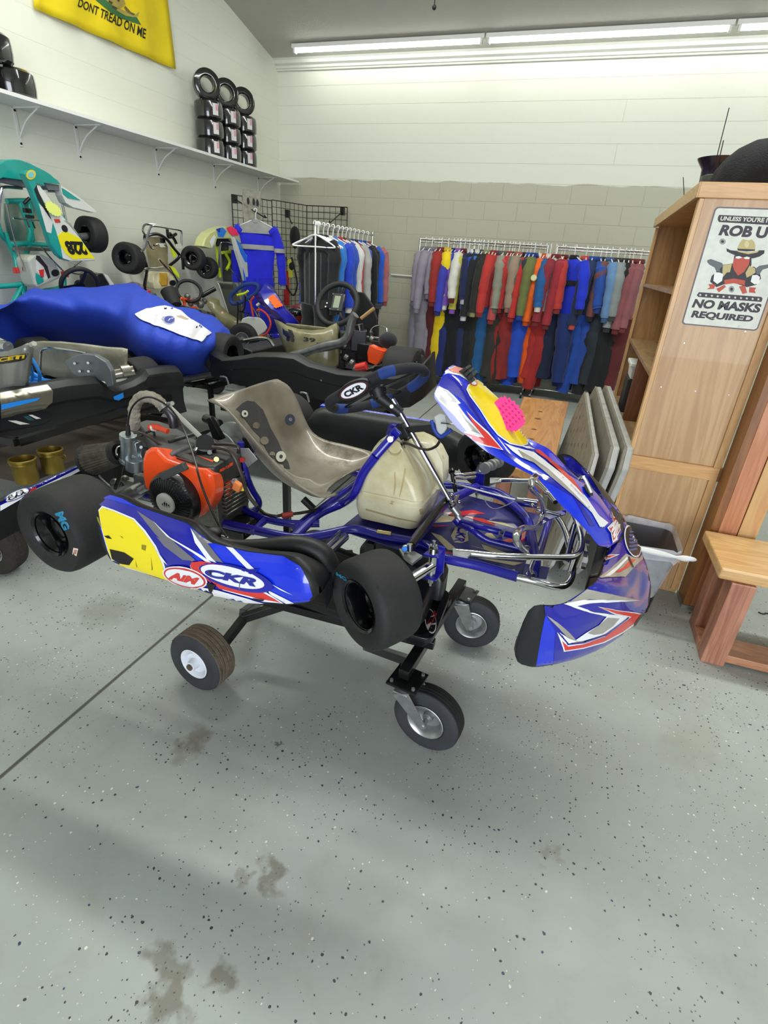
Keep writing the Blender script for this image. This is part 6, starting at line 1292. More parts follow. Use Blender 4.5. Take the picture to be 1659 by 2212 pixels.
O = aty(552, 455, 6.1); t = root('racing_suit', O, 'royal blue suit with grey shoulders and chest stripe hanging on the grid', 'racing suit'); u = V((.94, .34, 0)).normalized(); n = V((.34, -.94, 0))
suit_parts(t, O, u, n, '2226d8', '1d1fc4', '2226d8', '9a9c9c', 77, sl=.66, spread=.27, long=1.35, stripe='a9aaa6')
m = MB().loft([[O+u*w*cos(2*pi*k/16)+n*d*sin(2*pi*k/16)-V((0, 0, h)) for k in range(16)] for h, w, d in ((.118, .075, .05), (.16, .19, .058), (.21, .236, .07), (.235, .236, .072))]); m.build('grey_yoke', cloth('9fa09c'), t)
for s_ in (-1, 1):
    q = O+u*s_*.27-V((0, 0, .40)); MB().cyl(q+V((0, 0, .02)), q-V((0, 0, .025)), .066, n=16).build('sleeve_stripe', cloth('a9aaa6'), t)
hanger(O+V((0, 0, .01)), u, 'white hanger inside the royal blue suit on the grid', 'hangers on the wire grid')
m = MB(); q = [aty(x, y, 6.15) for x, y in ((524, 408), (562, 414), (560, 470), (548, 500), (528, 492), (522, 450))]; m.prism(q, (0, .03, 0)); tag(m.build('plastic_bag', mat('clear_bag', 'b9b6a4', .25, alpha=.55, var=.4, vscale=20, bump=.8, bscale=20), bevel=.004, loc=O+V((0, 0, .1))), 'crumpled clear bag with gloves hanging over the blue suit', 'bag')
m = MB(); 
for x, y in ((536, 428), (548, 430), (556, 432)): m.ball(aty(x, y+6, 6.13), .03, sc=(.5, .4, 1.2))
tag(m.build('glove_bundle', cloth('2a2a28'), loc=O), 'dark gloves inside the clear bag on the grid', 'gloves', kind='stuff')
# black cap
c = aty(637, 512, 7.03); m = MB().ball(c, .13, sc=(.55, .5, 1.0)); co = root('baseball_cap', c, 'black cap hanging on the grid left of the rolling rack', 'cap')
m.build('crown', cloth('101012'), co); MB().tube([c+V((.02, -.05, -.13)), c+V((.07, -.08, -.02)), c+V((.05, -.05, .1))], .02, n=8).build('brim', cloth('151517'), co)
# lower black straps and bags hanging on the grid
c = aty(622, 600, 7.1); m = MB().tube([aty(x, y, 7.1) for x, y in ((618, 555), (612, 590), (620, 620), (634, 638), (642, 615), (636, 580), (630, 556))], .012, n=8); m.ball(aty(630, 575, 7.1), .05, sc=(.8, .5, 1)); tag(m.build('helmet_strap_bundle', cloth('17181a'), loc=c), 'black neck braces and straps hanging on the grid', 'straps')
for x0, x1, y0, y1, hx, lab in ((604, 612, 568, 660, 'd8d6d2', 'pale cloth strip hanging left of the grid straps'), (612, 622, 585, 660, 'c02a2a', 'red cloth strip hanging beside the pale one'), (622, 629, 560, 600, 'd8d840', 'lime cloth tab hanging on the grid')):
    a = [aty(x, y, 7.1) for x, y in ((x0, y0), (x1, y0), (x1+2, y1), (x0+1, y1))]; m = MB().prism(a, (0, .03, 0)); tag(m.build('cloth_strip', cloth(hx), bevel=.003, loc=a[0]), lab, 'cloth')
# helmet-like red and black shoe bag on the floor
c = aty(645, 680, 6.2); c.z = max(c.z, .45)
r_ = root('helmet', c, 'red and black helmet sitting under the grid wall', 'helmet'); MB().ball(c, .15, sc=(1, 1, .85)).build('shell', mat('helmet_red', '7c1f24', .3, coat=.6), r_); MB().ball(c+V((0, -.03, .03)), .14, sc=(.95, 1, .5)).build('visor', mat('visor_dark', '1a1a1c', .15, coat=1), r_)
MB().box(c+V((0, .0, -.2-.0)), (.4, .35, .14)).build('storage_crate', mat('dark_crate', '1b1b1d', .6), loc=c-V((0, 0, .2))); tag(bpy.data.objects['storage_crate'], 'black crate under the red and black helmet', 'crate')
# second crate stack to the floor
b0 = MB().bb((c.x-.25, c.y-.22, 0), (c.x+.25, c.y+.22, c.z-.28)).build('storage_chest', M_blkpl, loc=(c.x, c.y, 0)); tag(b0, 'large black chest on the floor under the grid', 'chest')
# pipe along the back wall
m = MB().tube([(aty(845, 593, YB-.03).x, YB-.03, aty(845, 593, YB-.03).z), (aty(892, 597, YB-.03).x, YB-.03, aty(892, 597, YB-.03).z)], .011, sub=1); tag(m.build('wall_conduit', M_white, loc=(-2.4, YB, 1.4)), 'short white conduit on the back wall between the racks', 'conduit')

# ================================================================== TYRES ON THE WALL SHELF
M_wrap = mat('wrapped_tyre', '1a1a1b', .16, coat=1, bump=.25, bscale=12)
def wtyre(c, ax, r, w, lab, grp, label_on=True):
    c = V(c); ax = V(ax).normalized(); h = w/2; t = root('tyre_pack', c, lab, 'tyre', grp)
    MB().lathe([(r*.5, -h*.8), (r*.6, -h), (r*.85, -h), (r*.97, -h*.8), (r, -h*.3), (r, h*.3), (r*.97, h*.8), (r*.85, h), (r*.6, h), (r*.5, h*.8), (r*.5, -h*.8)], c, ax, 36).build('carcass', M_wrap, t)
    if label_on:
        sd = (CAM-c); sd = (sd-ax*sd.dot(ax)).normalized(); side = sd.cross(ax).normalized(); sd2 = (sd+side*(-.5 if side.x < 0 else .5)*1.0).normalized(); q = c+sd2*(r*1.012); s2 = sd2.cross(ax).normalized()
        MB().prism([q+s2*.03*a+ax*h*.62*b for a, b in ((-1, -1), (1, -1), (1, 1), (-1, 1))], sd2*.002).build('paper_label', mat('label_paper', 'd8d4d4', .4), t, smooth=False)
        MB().prism([q+sd2*.0022+s2*.03*a+ax*h*.62*b for a, b in ((-.9, -.2), (-.1, -.2), (-.1, .9), (-.9, .9))], sd2*.001).build('label_print', mat('label_pink', 'd49aa6', .5), t, smooth=False)
cols = (('first', (465, 484, 476)), )
X_ = -4.17; zS = SZ+.012
ypos = [atx(476, 330, X_+.12).y, atx(515, 335, X_+.12).y, atx(543, 345, X_+.12).y]
ypos = [ypos[0], ypos[0]+.33, ypos[0]+.66]
words = ('nearest the camera', 'in the middle', 'nearest the corner'); lv = ('bottom', 'second', 'third')
for i, y in enumerate(ypos):
    for k in range(3): wtyre((X_, y+.01*(k-1), zS+.083+k*.167), (0, 0, 1), .15, .165, 'plastic wrapped tyre, %s of the stack %s on the wall shelf' % (lv[k], words[i]), 'wrapped tyres stacked on the wall shelf')
    wtyre((X_+.0, y, zS+.167*3+.138), (.75, -.66, 0), .14, .11, 'upright wrapped tyre on top of the stack %s' % words[i], 'wrapped tyres stacked on the wall shelf', False)
yl = [atx(20, 180, X_+.12).y, atx(54, 185, X_+.12).y]
yl = [yl[1]-.31, yl[1]-.0]
for i, (y, k) in enumerate(((yl[0]-.02, 0), (yl[1], 0), (yl[0]+.17, 1))):
    wtyre((X_, y, zS+.083+k*.167), (0, 0, 1), .15, .165, ('left lower', 'right lower', 'upper')[i]+' wrapped tyre of the group at the left end of the wall shelf', 'wrapped tyres at the left end of the shelf', False)
wtyre((X_, yl[0]-.14, zS+.25), (0, 0, 1), .15, .165, 'upper wrapped tyre cut by the left edge of the photo', 'wrapped tyres at the left end of the shelf', False)

# ================================================================== FLAG
XF = XL+.03
def fl(x, y, k=0): p = atx(x, y, XF); return V((XF+.004*k+.012*sin(p.y*16+p.z*3), p.y, p.z))
fr_ = root('flag', atx(230, 30, XF), 'yellow flag with rattlesnake and black lettering pinned high on the left wall', 'flag')
tl_, tr__, br__, bl_ = atx(45, -330, XF), atx(338, -200, XF), atx(378, 150, XF), atx(73, 17, XF)
rows = []
for i in range(25):
    u = i/24; rows.append([V((XF+.012*sin(u*24+v/16*3)+.003*sin(u*60), *(((tl_*(1-u)+tr__*u)*(1-v/16)+(bl_*(1-u)+br__*u)*(v/16)).yz)[:])) for v in range(17)])
g_ = MB().loft(rows, closed=False); fo = g_.build('flag_cloth', mat('flag_yellow', 'e6cc12', .75, var=.1, vscale=5), fr_, solid=.002, angle=80); bvG = g_.bvh()
FC = lambda L: [CR(x, y, 0, 0, .42194) for x, y in L]
text_press('flag_lettering', 'DONT TREAD ON ME', FC([(405, -10), (748, 150), (742, 200), (395, 32)]), bvG, mat('flag_ink', '1d2016', .8), fo, .004, .02)
def ff(nm, L, hx, k): stick(nm, FC(L), bvG, mat('flag_'+hx, hx, .8), fo, .004+.001*k, 10)
ff('grass', [(460, -40), (560, 10), (600, 55), (650, 75), (700, 90), (722, 128), (680, 115), (620, 95), (560, 60), (500, 10), (440, -40)], '3a6a3a', 0)
ff('snake_coil', [(480, -90), (520, -20), (560, 20), (610, 45), (650, 60), (690, 75), (712, 60), (705, 82), (680, 88), (640, 80), (590, 50), (640, 20), (625, -20), (600, -90)], 'a8974e', 1)
ff('snake_marks', [(555, 0), (575, 12), (570, 24), (552, 12)], '4a3f22', 2); ff('snake_marks', [(590, -15), (612, -5), (606, 10), (588, 0)], '4a3f22', 2); ff('snake_marks', [(575, 28), (598, 40), (594, 50), (572, 38)], '4a3f22', 2); ff('tail', [(640, 30), (668, 62), (690, 72), (680, 80), (650, 64), (632, 38)], '6e5f30', 2)
# ================================================================== OTHER KARTS
class Kart:   # pose: origin on the rear axle, a forward, b left, c up
    def __init__(s, name_loc, M3, label, grp=None):
        s.T = V(name_loc); s.M = M3; s.r = root('racing_kart', tuple(s.T), label, 'kart', grp)
    def P(s, a, b, c): return s.M @ V((a, b, c))+s.T
    def D(s, a, b, c): return s.M @ V((a, b, c))
    def tube(s, nm, L, r, m, sub=4, n=10, closed=False): return MB().tube([s.P(*p) for p in L], r, n=n, sub=sub, closed=closed).build(nm, m, s.r)
    def frame(s, m, r=.0155):
        mb = MB()
        for q in (-1, 1):
            mb.tube([s.P(a, b*q, c) for a, b, c in ((-.06, .32, -.04), (.3, .32, -.05), (.7, .24, -.05), (1.0, .33, -.04), (1.2, .24, -.05), (1.42, .2, -.05))], r, sub=4)
            mb.tube([s.P(a, b*q, c) for a, b, c in ((.55, .27, -.045), (.72, .21, .05), (.8, .07, .25))], r*.85, sub=4)
            mb.tube([s.P(a, b*q, c) for a, b, c in ((1.05, .18, -.03), (1.05, .42, -.01))], r, sub=1)
        for a, w in ((0, .33), (.62, .26), (1.06, .42), (1.4, .2)): mb.tube([s.P(a, -w, -.045), s.P(a, w, -.045)], r, sub=1)
        return mb.build('frame', m, s.r)
    def wheels(s, steer=0, which=(0, 1, 2, 3), tm=None):
        st = radians(steer)
        for i, (a, b, sg_, r, w) in enumerate(((0, -.6, -1, .136, .19), (0, .6, 1, .136, .19), (1.05, -.56, -1, .126, .13), (1.05, .56, 1, .126, .13))):
            if i not in which: continue
            ax = s.D(0, sg_, 0) if i < 2 else s.D(-sin(st)*sg_, cos(st)*sg_, 0)
            kwheel(s.P(a, b, 0), ax, r, w, .064, s.r, deep=.4, tm=tm)
        MB().cyl(s.P(0, -.5, 0), s.P(0, .5, 0), .024).build('rear_axle', M_steel, s.r)
    def seat(s, m, a0=.28, b0=0, w=.19, h=.40, tilt=.0):
        prof = [(a0-.20, h), (a0-.17, h*.8), (a0-.12, h*.5), (a0-.06, h*.25), (a0+.03, .05), (a0+.14, -.01), (a0+.26, .0), (a0+.38, .03)]
        rim = [(a0-.16, h-.01), (a0-.08, h*.86), (a0-.0, h*.66), (a0+.08, h*.5), (a0+.14, h*.38), (a0+.22, h*.3), (a0+.32, h*.28), (a0+.40, h*.24)]
        P1, R1_ = smoothpath([(a, 0, c) for a, c in prof], 4), smoothpath([(a, 0, c) for a, c in rim], 4); rows = []
        for p, q in zip(P1, R1_):
            row = []
            for j in range(13):
                t = -1+j/6; w_ = (1-cos(abs(t)*pi/2))**1.2; row.append(s.P(p.x+(q.x-p.x)*w_, b0+w*sin(t*pi/2), p.z+(q.z-p.z)*w_))
            rows.append(row)
        return MB().loft(rows, closed=False).build('seat', m, s.r, solid=.008, angle=80)
    def steer(s, m, ac=(.78, .42), R=.16, rake=55, col=True, spoke=None, tr=.0155):
        n = s.D(-cos(radians(rake)), 0, sin(radians(rake))); c = s.P(ac[0], 0, ac[1]); e1 = s.D(0, 1, 0); e2 = n.cross(e1)
        o = MB().tube([c+(e1*cos(t)+e2*sin(t))*R for t in [2*pi*k/24 for k in range(24)]], tr, n=12, sub=2, closed=True).build('steering_wheel', m, s.r)
        q = MB().cyl(c-n*.02, c+n*.004, .035, n=20)
        for t in (0.1, pi/2*1.0+2.9, pi*1.5): d = e1*cos(t)+e2*sin(t); w_ = d.cross(n); q.prism([c-n*.003+d*(k*R)+w_*g for k, g in ((.1, .015), (.95, .011), (.95, -.011), (.1, -.015))], n*.005)
        q.build('spokes', spoke or M_blkmet, o, smooth=False)
        if col: MB().cyl(c-n*.01, s.P(1.08, 0, -.02), .0095).build('steering_column', M_chrome, s.r)
        return c, n, e1, e2
    def tank(s, m, a0=.76, a1=.96, w=.12, h=.22):
        rings = []
        for c_, k in ((-.035, .92), (-.02, 1), (h*.55, 1), (h*.8, .85), (h, .6)): rings.append([s.P((a0+a1)/2+(a1-a0)/2*k*x, w*k*y, c_) for x, y in ((-1, -.7), (-.7, -1), (.7, -1), (1, -.7), (1, .7), (.7, 1), (-.7, 1), (-1, .7))])
        return MB().loft(rings, caps=True).build('fuel_tank', m, s.r, bevel=.006)
    def tray(s, m): return MB().prism([s.P(a, b, -.062) for a, b in ((.72, -.2), (1.38, -.19), (1.38, .19), (.72, .2))], s.D(0, 0, .004)).build('floor_tray', m, s.r, smooth=False)
    def fbumper(s, m):
        s.tube('front_bumper_bar', [(1.2, .2, -.04), (1.45, .19, -.045), (1.5, .12, -.045), (1.5, -.12, -.045), (1.45, -.19, -.045), (1.2, -.2, -.04)], .010, m, n=8)
        s.tube('front_bumper_bar', [(1.15, .22, .03), (1.42, .22, .10), (1.47, .17, .11), (1.47, -.17, .11), (1.42, -.22, .10), (1.15, -.22, .03)], .009, m, n=8)
def pxprism(nm, pts, f, thick, m, parent, bevel=.004, smooth=False):
    p = [f(x, y) for x, y in pts]; return MB().prism(p, thick).build(nm, m, parent, smooth=smooth, bevel=bevel)
Rz3 = lambda d: Matrix.Rotation(radians(d), 3, 'Z')
M_seatw = mat('cream_seat', 'b9b49d', .4, .0, coat=.3, color2='8f8a72', vscale=5); M_seatg = mat('green_grey_seat', '8f8a68', .35, coat=.3, color2='6a6548', vscale=6, dirt='3f3d2c', dscale=7, dth=.6)
def trolley(x0, x1, y0, y1, z, label, wheels=True):
    r_ = root('kart_trolley', ((x0+x1)/2, (y0+y1)/2, 0), label, 'trolley'); m = MB()
    for y in (y0, y1): sqt(m, (x0, y, z), (x1, y, z), .032)
    for x in (x0, x1): sqt(m, (x, y0, z), (x, y1, z), .032)
    m.build('top_frame', M_blkmet, r_, smooth=False)
    for x in (x0, x1):
        for y in (y0, y1):
            m = MB(); sqt(m, (x, y, z), (x+.001, y, .13), .03); m.build('leg', M_blkmet, r_, smooth=False); kwheel(V((x, y+(.06 if y == y1 else -.06), .115)), (0, -1, 0), .115, .08, .05, r_, deep=.0, rm=M_steel)
    return r_
# ---------------------------------------------------------------- kart behind the main one: tail with black bumper towards us
k2 = Kart((-1.83, 3.42, .70), Rz3(90), 'kart with brown seat and display steering wheel standing right behind the main kart')
k2.frame(M_blkmet); k2.wheels(0, which=(2, 3))
kwheel(aty(482, 764, 3.38), (-1, 0, 0), .145, .19, .064, k2.r, deep=.4); kwheel(aty(868, 800, 3.38), (1, 0, 0), .15, .2, .064, k2.r, deep=.4); k2.tray(M_blkpl); k2.fbumper(M_chrome)
yb_ = 3.12
def f2(x, y): return aty(x, y, yb_)
top = [(422, 757), (445, 762), (483, 775), (520, 771), (556, 764), (600, 764), (636, 768), (652, 777), (668, 786), (700, 794), (731, 803), (765, 806), (798, 808), (850, 812), (885, 808), (908, 788), (918, 770)]
bot = [(428, 800), (445, 815), (483, 826), (520, 832), (556, 838), (600, 846), (636, 850), (652, 852), (668, 856), (700, 866), (731, 872), (765, 878), (798, 880), (850, 884), (885, 880), (905, 868), (920, 850)]
rings = []
for i, (t, b) in enumerate(zip(top, bot)):
    u = i/(len(top)-1); curl = .16*max(0, abs(u-.5)*2-.8)/.2; dy = V((0, curl, 0)); T_, B_2 = f2(*t)+dy, f2(*b)+dy; o = V((0, -1, 0))
    rings.append([T_+V((0, .08, .0)), T_+V((0, .02, .006)), T_*.92+B_2*.08+o*.018, T_*.6+B_2*.4+o*.02, T_*.55+B_2*.45+o*.006, T_*.2+B_2*.8+o*.008, B_2, B_2+V((0, .1, 0))])
bp2 = MB().loft(rings, caps=True).build('rear_bumper', mat('black_moulding', '17181a', .45, var=.25, vscale=8), k2.r, angle=50, bevel=.003)
m = MB()
for x, y in ((505, 798), (698, 820)): m.cyl(f2(x, y)-V((0, .02, 0)), f2(x, y)-V((0, .03, 0)), .006)
m.build('bumper_screws', M_bolt, bp2)
for x, y in ((488, 818), (660, 852)): MB().tube([f2(x-6, y-6)-V((0, .03, 0)), f2(x+10, y-5)-V((0, .05, 0)), f2(x+12, y+14)-V((0, .03, 0))], .007, n=6, sub=2).build('bumper_clip', M_steel, bp2)
for q in range(3): pxprism('bumper_recess', [(735, 826+q*9), (790, 834+q*9), (790, 838+q*9), (735, 830+q*9)], lambda x, y: aty(x, y, yb_-.024), (0, .003, 0), M_rubber, bp2, 0)
# seat seen from behind
ys = 3.52
L_ = [((593, 690), (628, 792)), ((604, 694), (632, 796)), ((620, 703), (642, 800)), ((645, 711), (665, 806)), ((675, 714), (685, 808)), ((700, 712), (705, 808)), ((716, 703), (720, 800)), ((726, 698), (730, 790)), ((732, 706), (735, 770))]
rows = []
for i, (t, b) in enumerate(L_):
    u = i/(len(L_)-1)*2-1; dy = .16*u*u; rows.append([aty(t[0]*(1-v)+b[0]*v, t[1]*(1-v)+b[1]*v, ys+dy-.05*sin(v*2)+(.0 if v > .05 else .02)) for v in [k/8 for k in range(9)]])
sb_ = MB().loft(rows, closed=False); s2 = sb_.build('seat', M_seatg, k2.r, solid=.008, angle=80)
bS2 = sb_.bvh(); text_press('seat_marks', '39', [(656, 728), (682, 731), (682, 740), (656, 737)], bS2, M_ink, s2, .006, .03)
for P_ in ([(611, 708), (618, 715), (624, 712), (632, 715), (637, 726), (634, 737), (628, 730), (620, 728), (613, 722)], ell(624, 732, 4, 5), ell(633, 734, 4, 5)): stick('seat_marks', P_, bS2, M_ink, s2, .006, 8)
k2.seat(M_seatg, a0=.34, h=.33)
cs2, n2_, a1_, a2_ = k2.steer(mat('wheel_rubber', '1c1c1d', .6), ac=(.66, .445), R=.165, rake=28, tr=.022)
m = MB(); c = cs2+n2_*.03; m.box(c+a1_*-.02, (.10, .14, .03), Matrix((a1_, a2_, n2_)).transposed()); dsp = m.build('dash_display', mat('dash_grey', '33353a', .35, coat=.3), k2.r, bevel=.006)
MB().box(c+a1_*-.015+n2_*.016, (.05, .095, .003), Matrix((a1_, a2_, n2_)).transposed()).build('lcd_screen', mat('lcd', '8f9a82', .2), dsp, smooth=False)
m = MB()
for x in (-.04, .03):
    for y in (-.06, .06): m.cyl(c+a1_*x+a2_*y+n2_*.014, c+a1_*x+a2_*y+n2_*.018, .006)
m.build('display_buttons', M_bolt, dsp)
m = MB().prism([cs2+a1_*x+a2_*y for x, y in ((.05, .03), (.14, .06), (.14, -.02), (.05, -.03))], n2_*.006); m.build('spoke_plate', M_blkmet, k2.r, smooth=False)
m = MB()
for x, y in ((.09, .03), (.085, -.0)): m.cyl(cs2+a1_*x+a2_*y+n2_*.006, cs2+a1_*x+a2_*y+n2_*.009, .006)
m.build('spoke_screws', M_white, k2.r)
f36 = lambda x, y: aty(x, y, 3.5)
MB().tube([f36(x, y) for x, y in ((628, 772), (660, 762), (690, 752), (712, 746), (738, 740), (752, 725), (757, 705), (762, 688), (768, 680))], lambda t: .036-.008*min(1, max(0, (t-.35)*4)), sub=5, n=16).build('exhaust_pipe', mat('old_exhaust', '7a7c7c', .35, .7, var=.3, vscale=20), k2.r)
m = MB(); m.cyl(f36(712, 740), f36(716, 752), .03, n=20).box(f36(690, 744), (.03, .03, .03)); m.build('exhaust_flange', M_cast, k2.r)
f37 = lambda x, y: aty(x, y, 3.62)
m = MB(); m.box(f37(775, 735), (.11, .1, .14), Rz3(20)).box(f37(790, 760), (.12, .1, .12)).cyl(f37(775, 700), f37(780, 725), .03); e2o = m.build('engine', M_blkmet, k2.r, bevel=.006)
pxprism('orange_cowl', [(797, 745), (812, 752), (832, 758), (824, 775), (812, 790), (794, 782), (792, 762)], lambda x, y: aty(x, y, 3.5), (0, .08, 0), M_org, e2o, .01)
MB().ball(f37(838, 735), .062, sc=(1.1, 1, .9)).build('air_filter', cloth('1b1b20'), e2o)
m = MB().tube([f37(x, y) for x, y in ((798, 722), (806, 708), (822, 703), (834, 708), (836, 716))], .006, n=8).tube([f37(x, y) for x, y in ((798, 735), (800, 722), (803, 716))], .005, n=8); m.build('fuel_pipe', M_chrome, e2o)
MB().tube([f37(x, y) for x, y in ((818, 700), (819, 680), (824, 665))], .0045, n=6).build('cable', M_steel, e2o)
MB().cyl(f37(780, 688), f37(808, 666), .012).build('wooden_handle', mat('handle_wood', 'b08c5c', .5), e2o); MB().box(f37(817, 662), (.04, .03, .03), Rz3(20)).build('handle_end', M_rubber, e2o)
m = MB()
for x, y, r in ((745, 770, .02), (757, 782, .026), (765, 796, .03), (742, 745, .015), (800, 730, .018)): m.cyl(f36(x, y), f36(x+6, y+4), r, n=16)
m.build('engine_fittings', M_cast, e2o)
MB().cyl(f36(770, 795), f36(792, 790), .03).build('red_cap', M_red, e2o)
m = MB().tube([aty(x, y, 3.3) for x, y in ((527, 735), (560, 730), (580, 733), (592, 748))], .011, n=8, sub=4); m.build('chrome_side_bar', M_chrome, k2.r)
m = MB()
for x, y, sx, sy, sz in ((748, 735, .10, .12, .12), (762, 765, .14, .1, .10), (735, 780, .08, .1, .1), (815, 745, .08, .06, .05), (850, 765, .14, .08, .06)): m.box(aty(x, y, 3.66), (sx, sy, sz), Rz3(x % 40))
m.build('engine_block', mat('dark_engine', '262624', .5, .4, var=.4, vscale=30), k2.r, bevel=.008)
m = MB().loft([[k2.P(a, b, c) for b, c in ((.5, .0), (.5, .09), (.58, .11), (.68, .1), (.72, .03), (.7, -.06), (.56, -.07))] for a in (.2, .28, .8, .9)], caps=True); m.build('side_pod', M_blkpl, k2.r, bevel=.01)
m = MB().loft([[k2.P(a, -b, c) for b, c in ((.5, .0), (.5, .09), (.58, .11), (.68, .1), (.72, .03), (.7, -.06), (.56, -.07))] for a in (.2, .28, .8, .9)], caps=True); m.build('side_pod', M_blkpl, k2.r, bevel=.01)
# black nose plate standing beyond its steering wheel
pxprism('front_panel', [(752, 628), (785, 632), (805, 660), (815, 690), (812, 720), (780, 705), (770, 660)], lambda x, y: aty(x, y, 4.35), (0, .03, 0), M_blkpl, k2.r, .006)
tk_ = trolley(-2.1, -1.55, 3.5, 4.7, .62, 'dark trolley under the kart with the black rear bumper'); MB().bb((-2.35, 3.2, .42), (-1.3, 4.6, .45)).build('added_shade_board', M_blkpl, tk_, smooth=False)  # lower black board is added to stand in for shade on the floor

# ---------------------------------------------------------------- kart at the left edge: blue frame, grey seat, black bumper
kl = Kart((-2.62, 2.12, .72), Rz3(172), 'kart with light blue frame at the left edge, grey seat and long black bumper')
M_lb = mat('light_blue_frame', '1f86e6', .3, coat=.6)
kl.frame(M_lb); kl.tray(M_blkpl); kl.fbumper(M_chrome); kl.steer(M_rubber, ac=(.8, .38)); kl.tank(M_white)
for w_ in ((0, -1), (0, 1), (1.05, 1), (1.05, -1)): kwheel(kl.P(w_[0], .55*w_[1], 0), kl.D(0, w_[1], 0), .13, .17, .064, kl.r, deep=.4)
MB().cyl(kl.P(0, -.5, 0), kl.P(0, .5, 0), .024).build('rear_axle', M_steel, kl.r)
pl0, pl1 = atz(0, 850, .80), atz(383, 792, .80); vd = (pl1-pl0).normalized(); nl = V((vd.y, -vd.x, 0)).normalized()
def fL(x, y, off=0): return atp(x, y, pl0+nl*off, nl)
top = [(-60, 868), (0, 850), (60, 838), (102, 832), (108, 829), (150, 822), (208, 817), (245, 838), (262, 836), (290, 826), (312, 812), (320, 800), (350, 795), (383, 792), (392, 800)]
bot = [(-60, 990), (0, 965), (60, 950), (102, 940), (112, 935), (150, 925), (208, 915), (245, 905), (262, 902), (290, 895), (312, 892), (320, 892), (350, 893), (385, 893), (400, 888)]
rings = []
for t, b in zip(top, bot):
    T_, B_2 = fL(*t), fL(*b); rings.append([T_-nl*.09, T_-nl*.02+V((0, 0, .004)), T_*.9+B_2*.1+nl*.012, T_*.62+B_2*.38+nl*.014, T_*.55+B_2*.45, T_*.25+B_2*.75, B_2+nl*.02, B_2-nl*.03])
lb_ = MB().loft(rings, caps=True); blo = lb_.build('rear_bumper', mat('black_moulding_left', '1a1b1d', .5, var=.25, vscale=8), kl.r, angle=50, bevel=.003); bvL = lb_.bvh()
C2 = lambda L: [CR(x, y, 0, 700, .30139) for x, y in L]
stick('recess_highlight', C2([(0, 500), (150, 470), (340, 440), (375, 480), (370, 560), (320, 600), (150, 640), (0, 670)]), bvL, mat('recess_highlight', '8f8c80', .3, .8), blo, .008)  # highlight in the bumper openings, painted on as a silver patch
stick('blue_bar', C2([(0, 575), (150, 545), (280, 525), (260, 545), (140, 578), (0, 612)]), bvL, M_lb, blo, .011)
stick('dark_slot', C2([(0, 670), (180, 640), (350, 630), (375, 670), (300, 720), (0, 770)]), bvL, M_ink, blo, .004)
stick('white_tape', C2([(50, 690), (110, 690), (210, 715), (140, 720)]), bvL, mat('tape_white', 'cfcfca', .5), blo, .006); stick('white_tape', C2([(200, 650), (225, 648), (290, 675), (255, 680)]), bvL, MATS['tape_white'], blo, .006); stick('teal_mark', C2([(160, 660), (200, 655), (245, 688), (200, 690)]), bvL, mat('teal_mark', '1f4a50', .5), blo, .006)
stick('blue_window', C2([(810, 520), (880, 490), (885, 525), (850, 545), (815, 540)]), bvL, M_lb, blo, .004); stick('end_recess', C2([(1060, 380), (1200, 370), (1220, 395), (1150, 440), (1040, 440)]), bvL, M_ink, blo, .003)
# grey seat, lettered band
fS = lambda x, y, d=0: aty(x, y, 1.95+d)
rows = []
for i, (t, b) in enumerate((((-30, 770), (-20, 850)), ((0, 760), (0, 848)), ((20, 758), (18, 846)), ((45, 748), (35, 842)), ((60, 742), (52, 838)), ((72, 752), (58, 835)))):
    rows.append([fS(t[0]*(1-v)+b[0]*v, t[1]*(1-v)+b[1]*v, -.05*sin(i*.6)) for v in (0, .2, .4, .6, .8, 1)])
sL = MB().loft(rows, closed=False); so = sL.build('seat', mat('silver_grey_seat', '8a8c84', .35, .3, coat=.4, var=.25, vscale=8), kl.r, solid=.012, angle=80); bSl = sL.bvh()
stick('seat_band', C2([(0, 235), (100, 225), (195, 205), (185, 250), (100, 275), (0, 290)]), bSl, mat('band_black', '18170f', .4), so, .008); text_press('seat_lettering', 'CETI', C2([(5, 245), (185, 212), (178, 240), (5, 275)]), bSl, mat('band_yellow', 'd8b41c', .4), so, .010, .05)
MB().tube([fS(-20, 772, .02), fS(20, 765, .02), fS(52, 752, .0), fS(74, 742, -.03)], .012, n=8).build('seat_lip', mat('seat_lip_cream', 'b3b1a2', .4), so)
m = MB().cyl(aty(-5, 745, 2.05), aty(18, 750, 2.05), .03).cyl(aty(-5, 735, 2.1), aty(10, 742, 2.1), .02); m.build('axle_hub', M_chrome, kl.r)
# cream seat side behind
rows = []
for i, (t, b) in enumerate((((66, 740), (80, 800)), ((90, 738), (95, 808)), ((130, 739), (130, 818)), ((180, 744), (180, 822)), ((230, 751), (230, 826)), ((262, 753), (262, 824)), ((274, 756), (274, 800)))): rows.append([aty(t[0]*(1-v)+b[0]*v, t[1]*(1-v)+b[1]*v, 2.55+.03*sin(v*3)) for v in (0, .25, .5, .75, 1)])
MB().loft(rows, closed=False).build('second_seat_side', M_seatw, kl.r, solid=.02, angle=80)
MB().tube([aty(x, y, 2.42) for x, y in ((87, 800), (88, 770), (92, 756), (110, 752), (160, 758), (187, 763))], .007, n=8, sub=5).build('chrome_stay', M_chrome, kl.r)
m = MB().tube([aty(x, y, 2.3) for x, y in ((62, 765), (78, 790), (86, 810), (84, 832))], .010, n=8, sub=4).tube([aty(x, y, 2.3) for x, y in ((66, 790), (70, 810), (68, 832))], .009, n=8).tube([aty(x, y, 2.3) for x, y in ((55, 825), (110, 828))], .009, n=8); m.build('seat_stay', M_lb, kl.r)
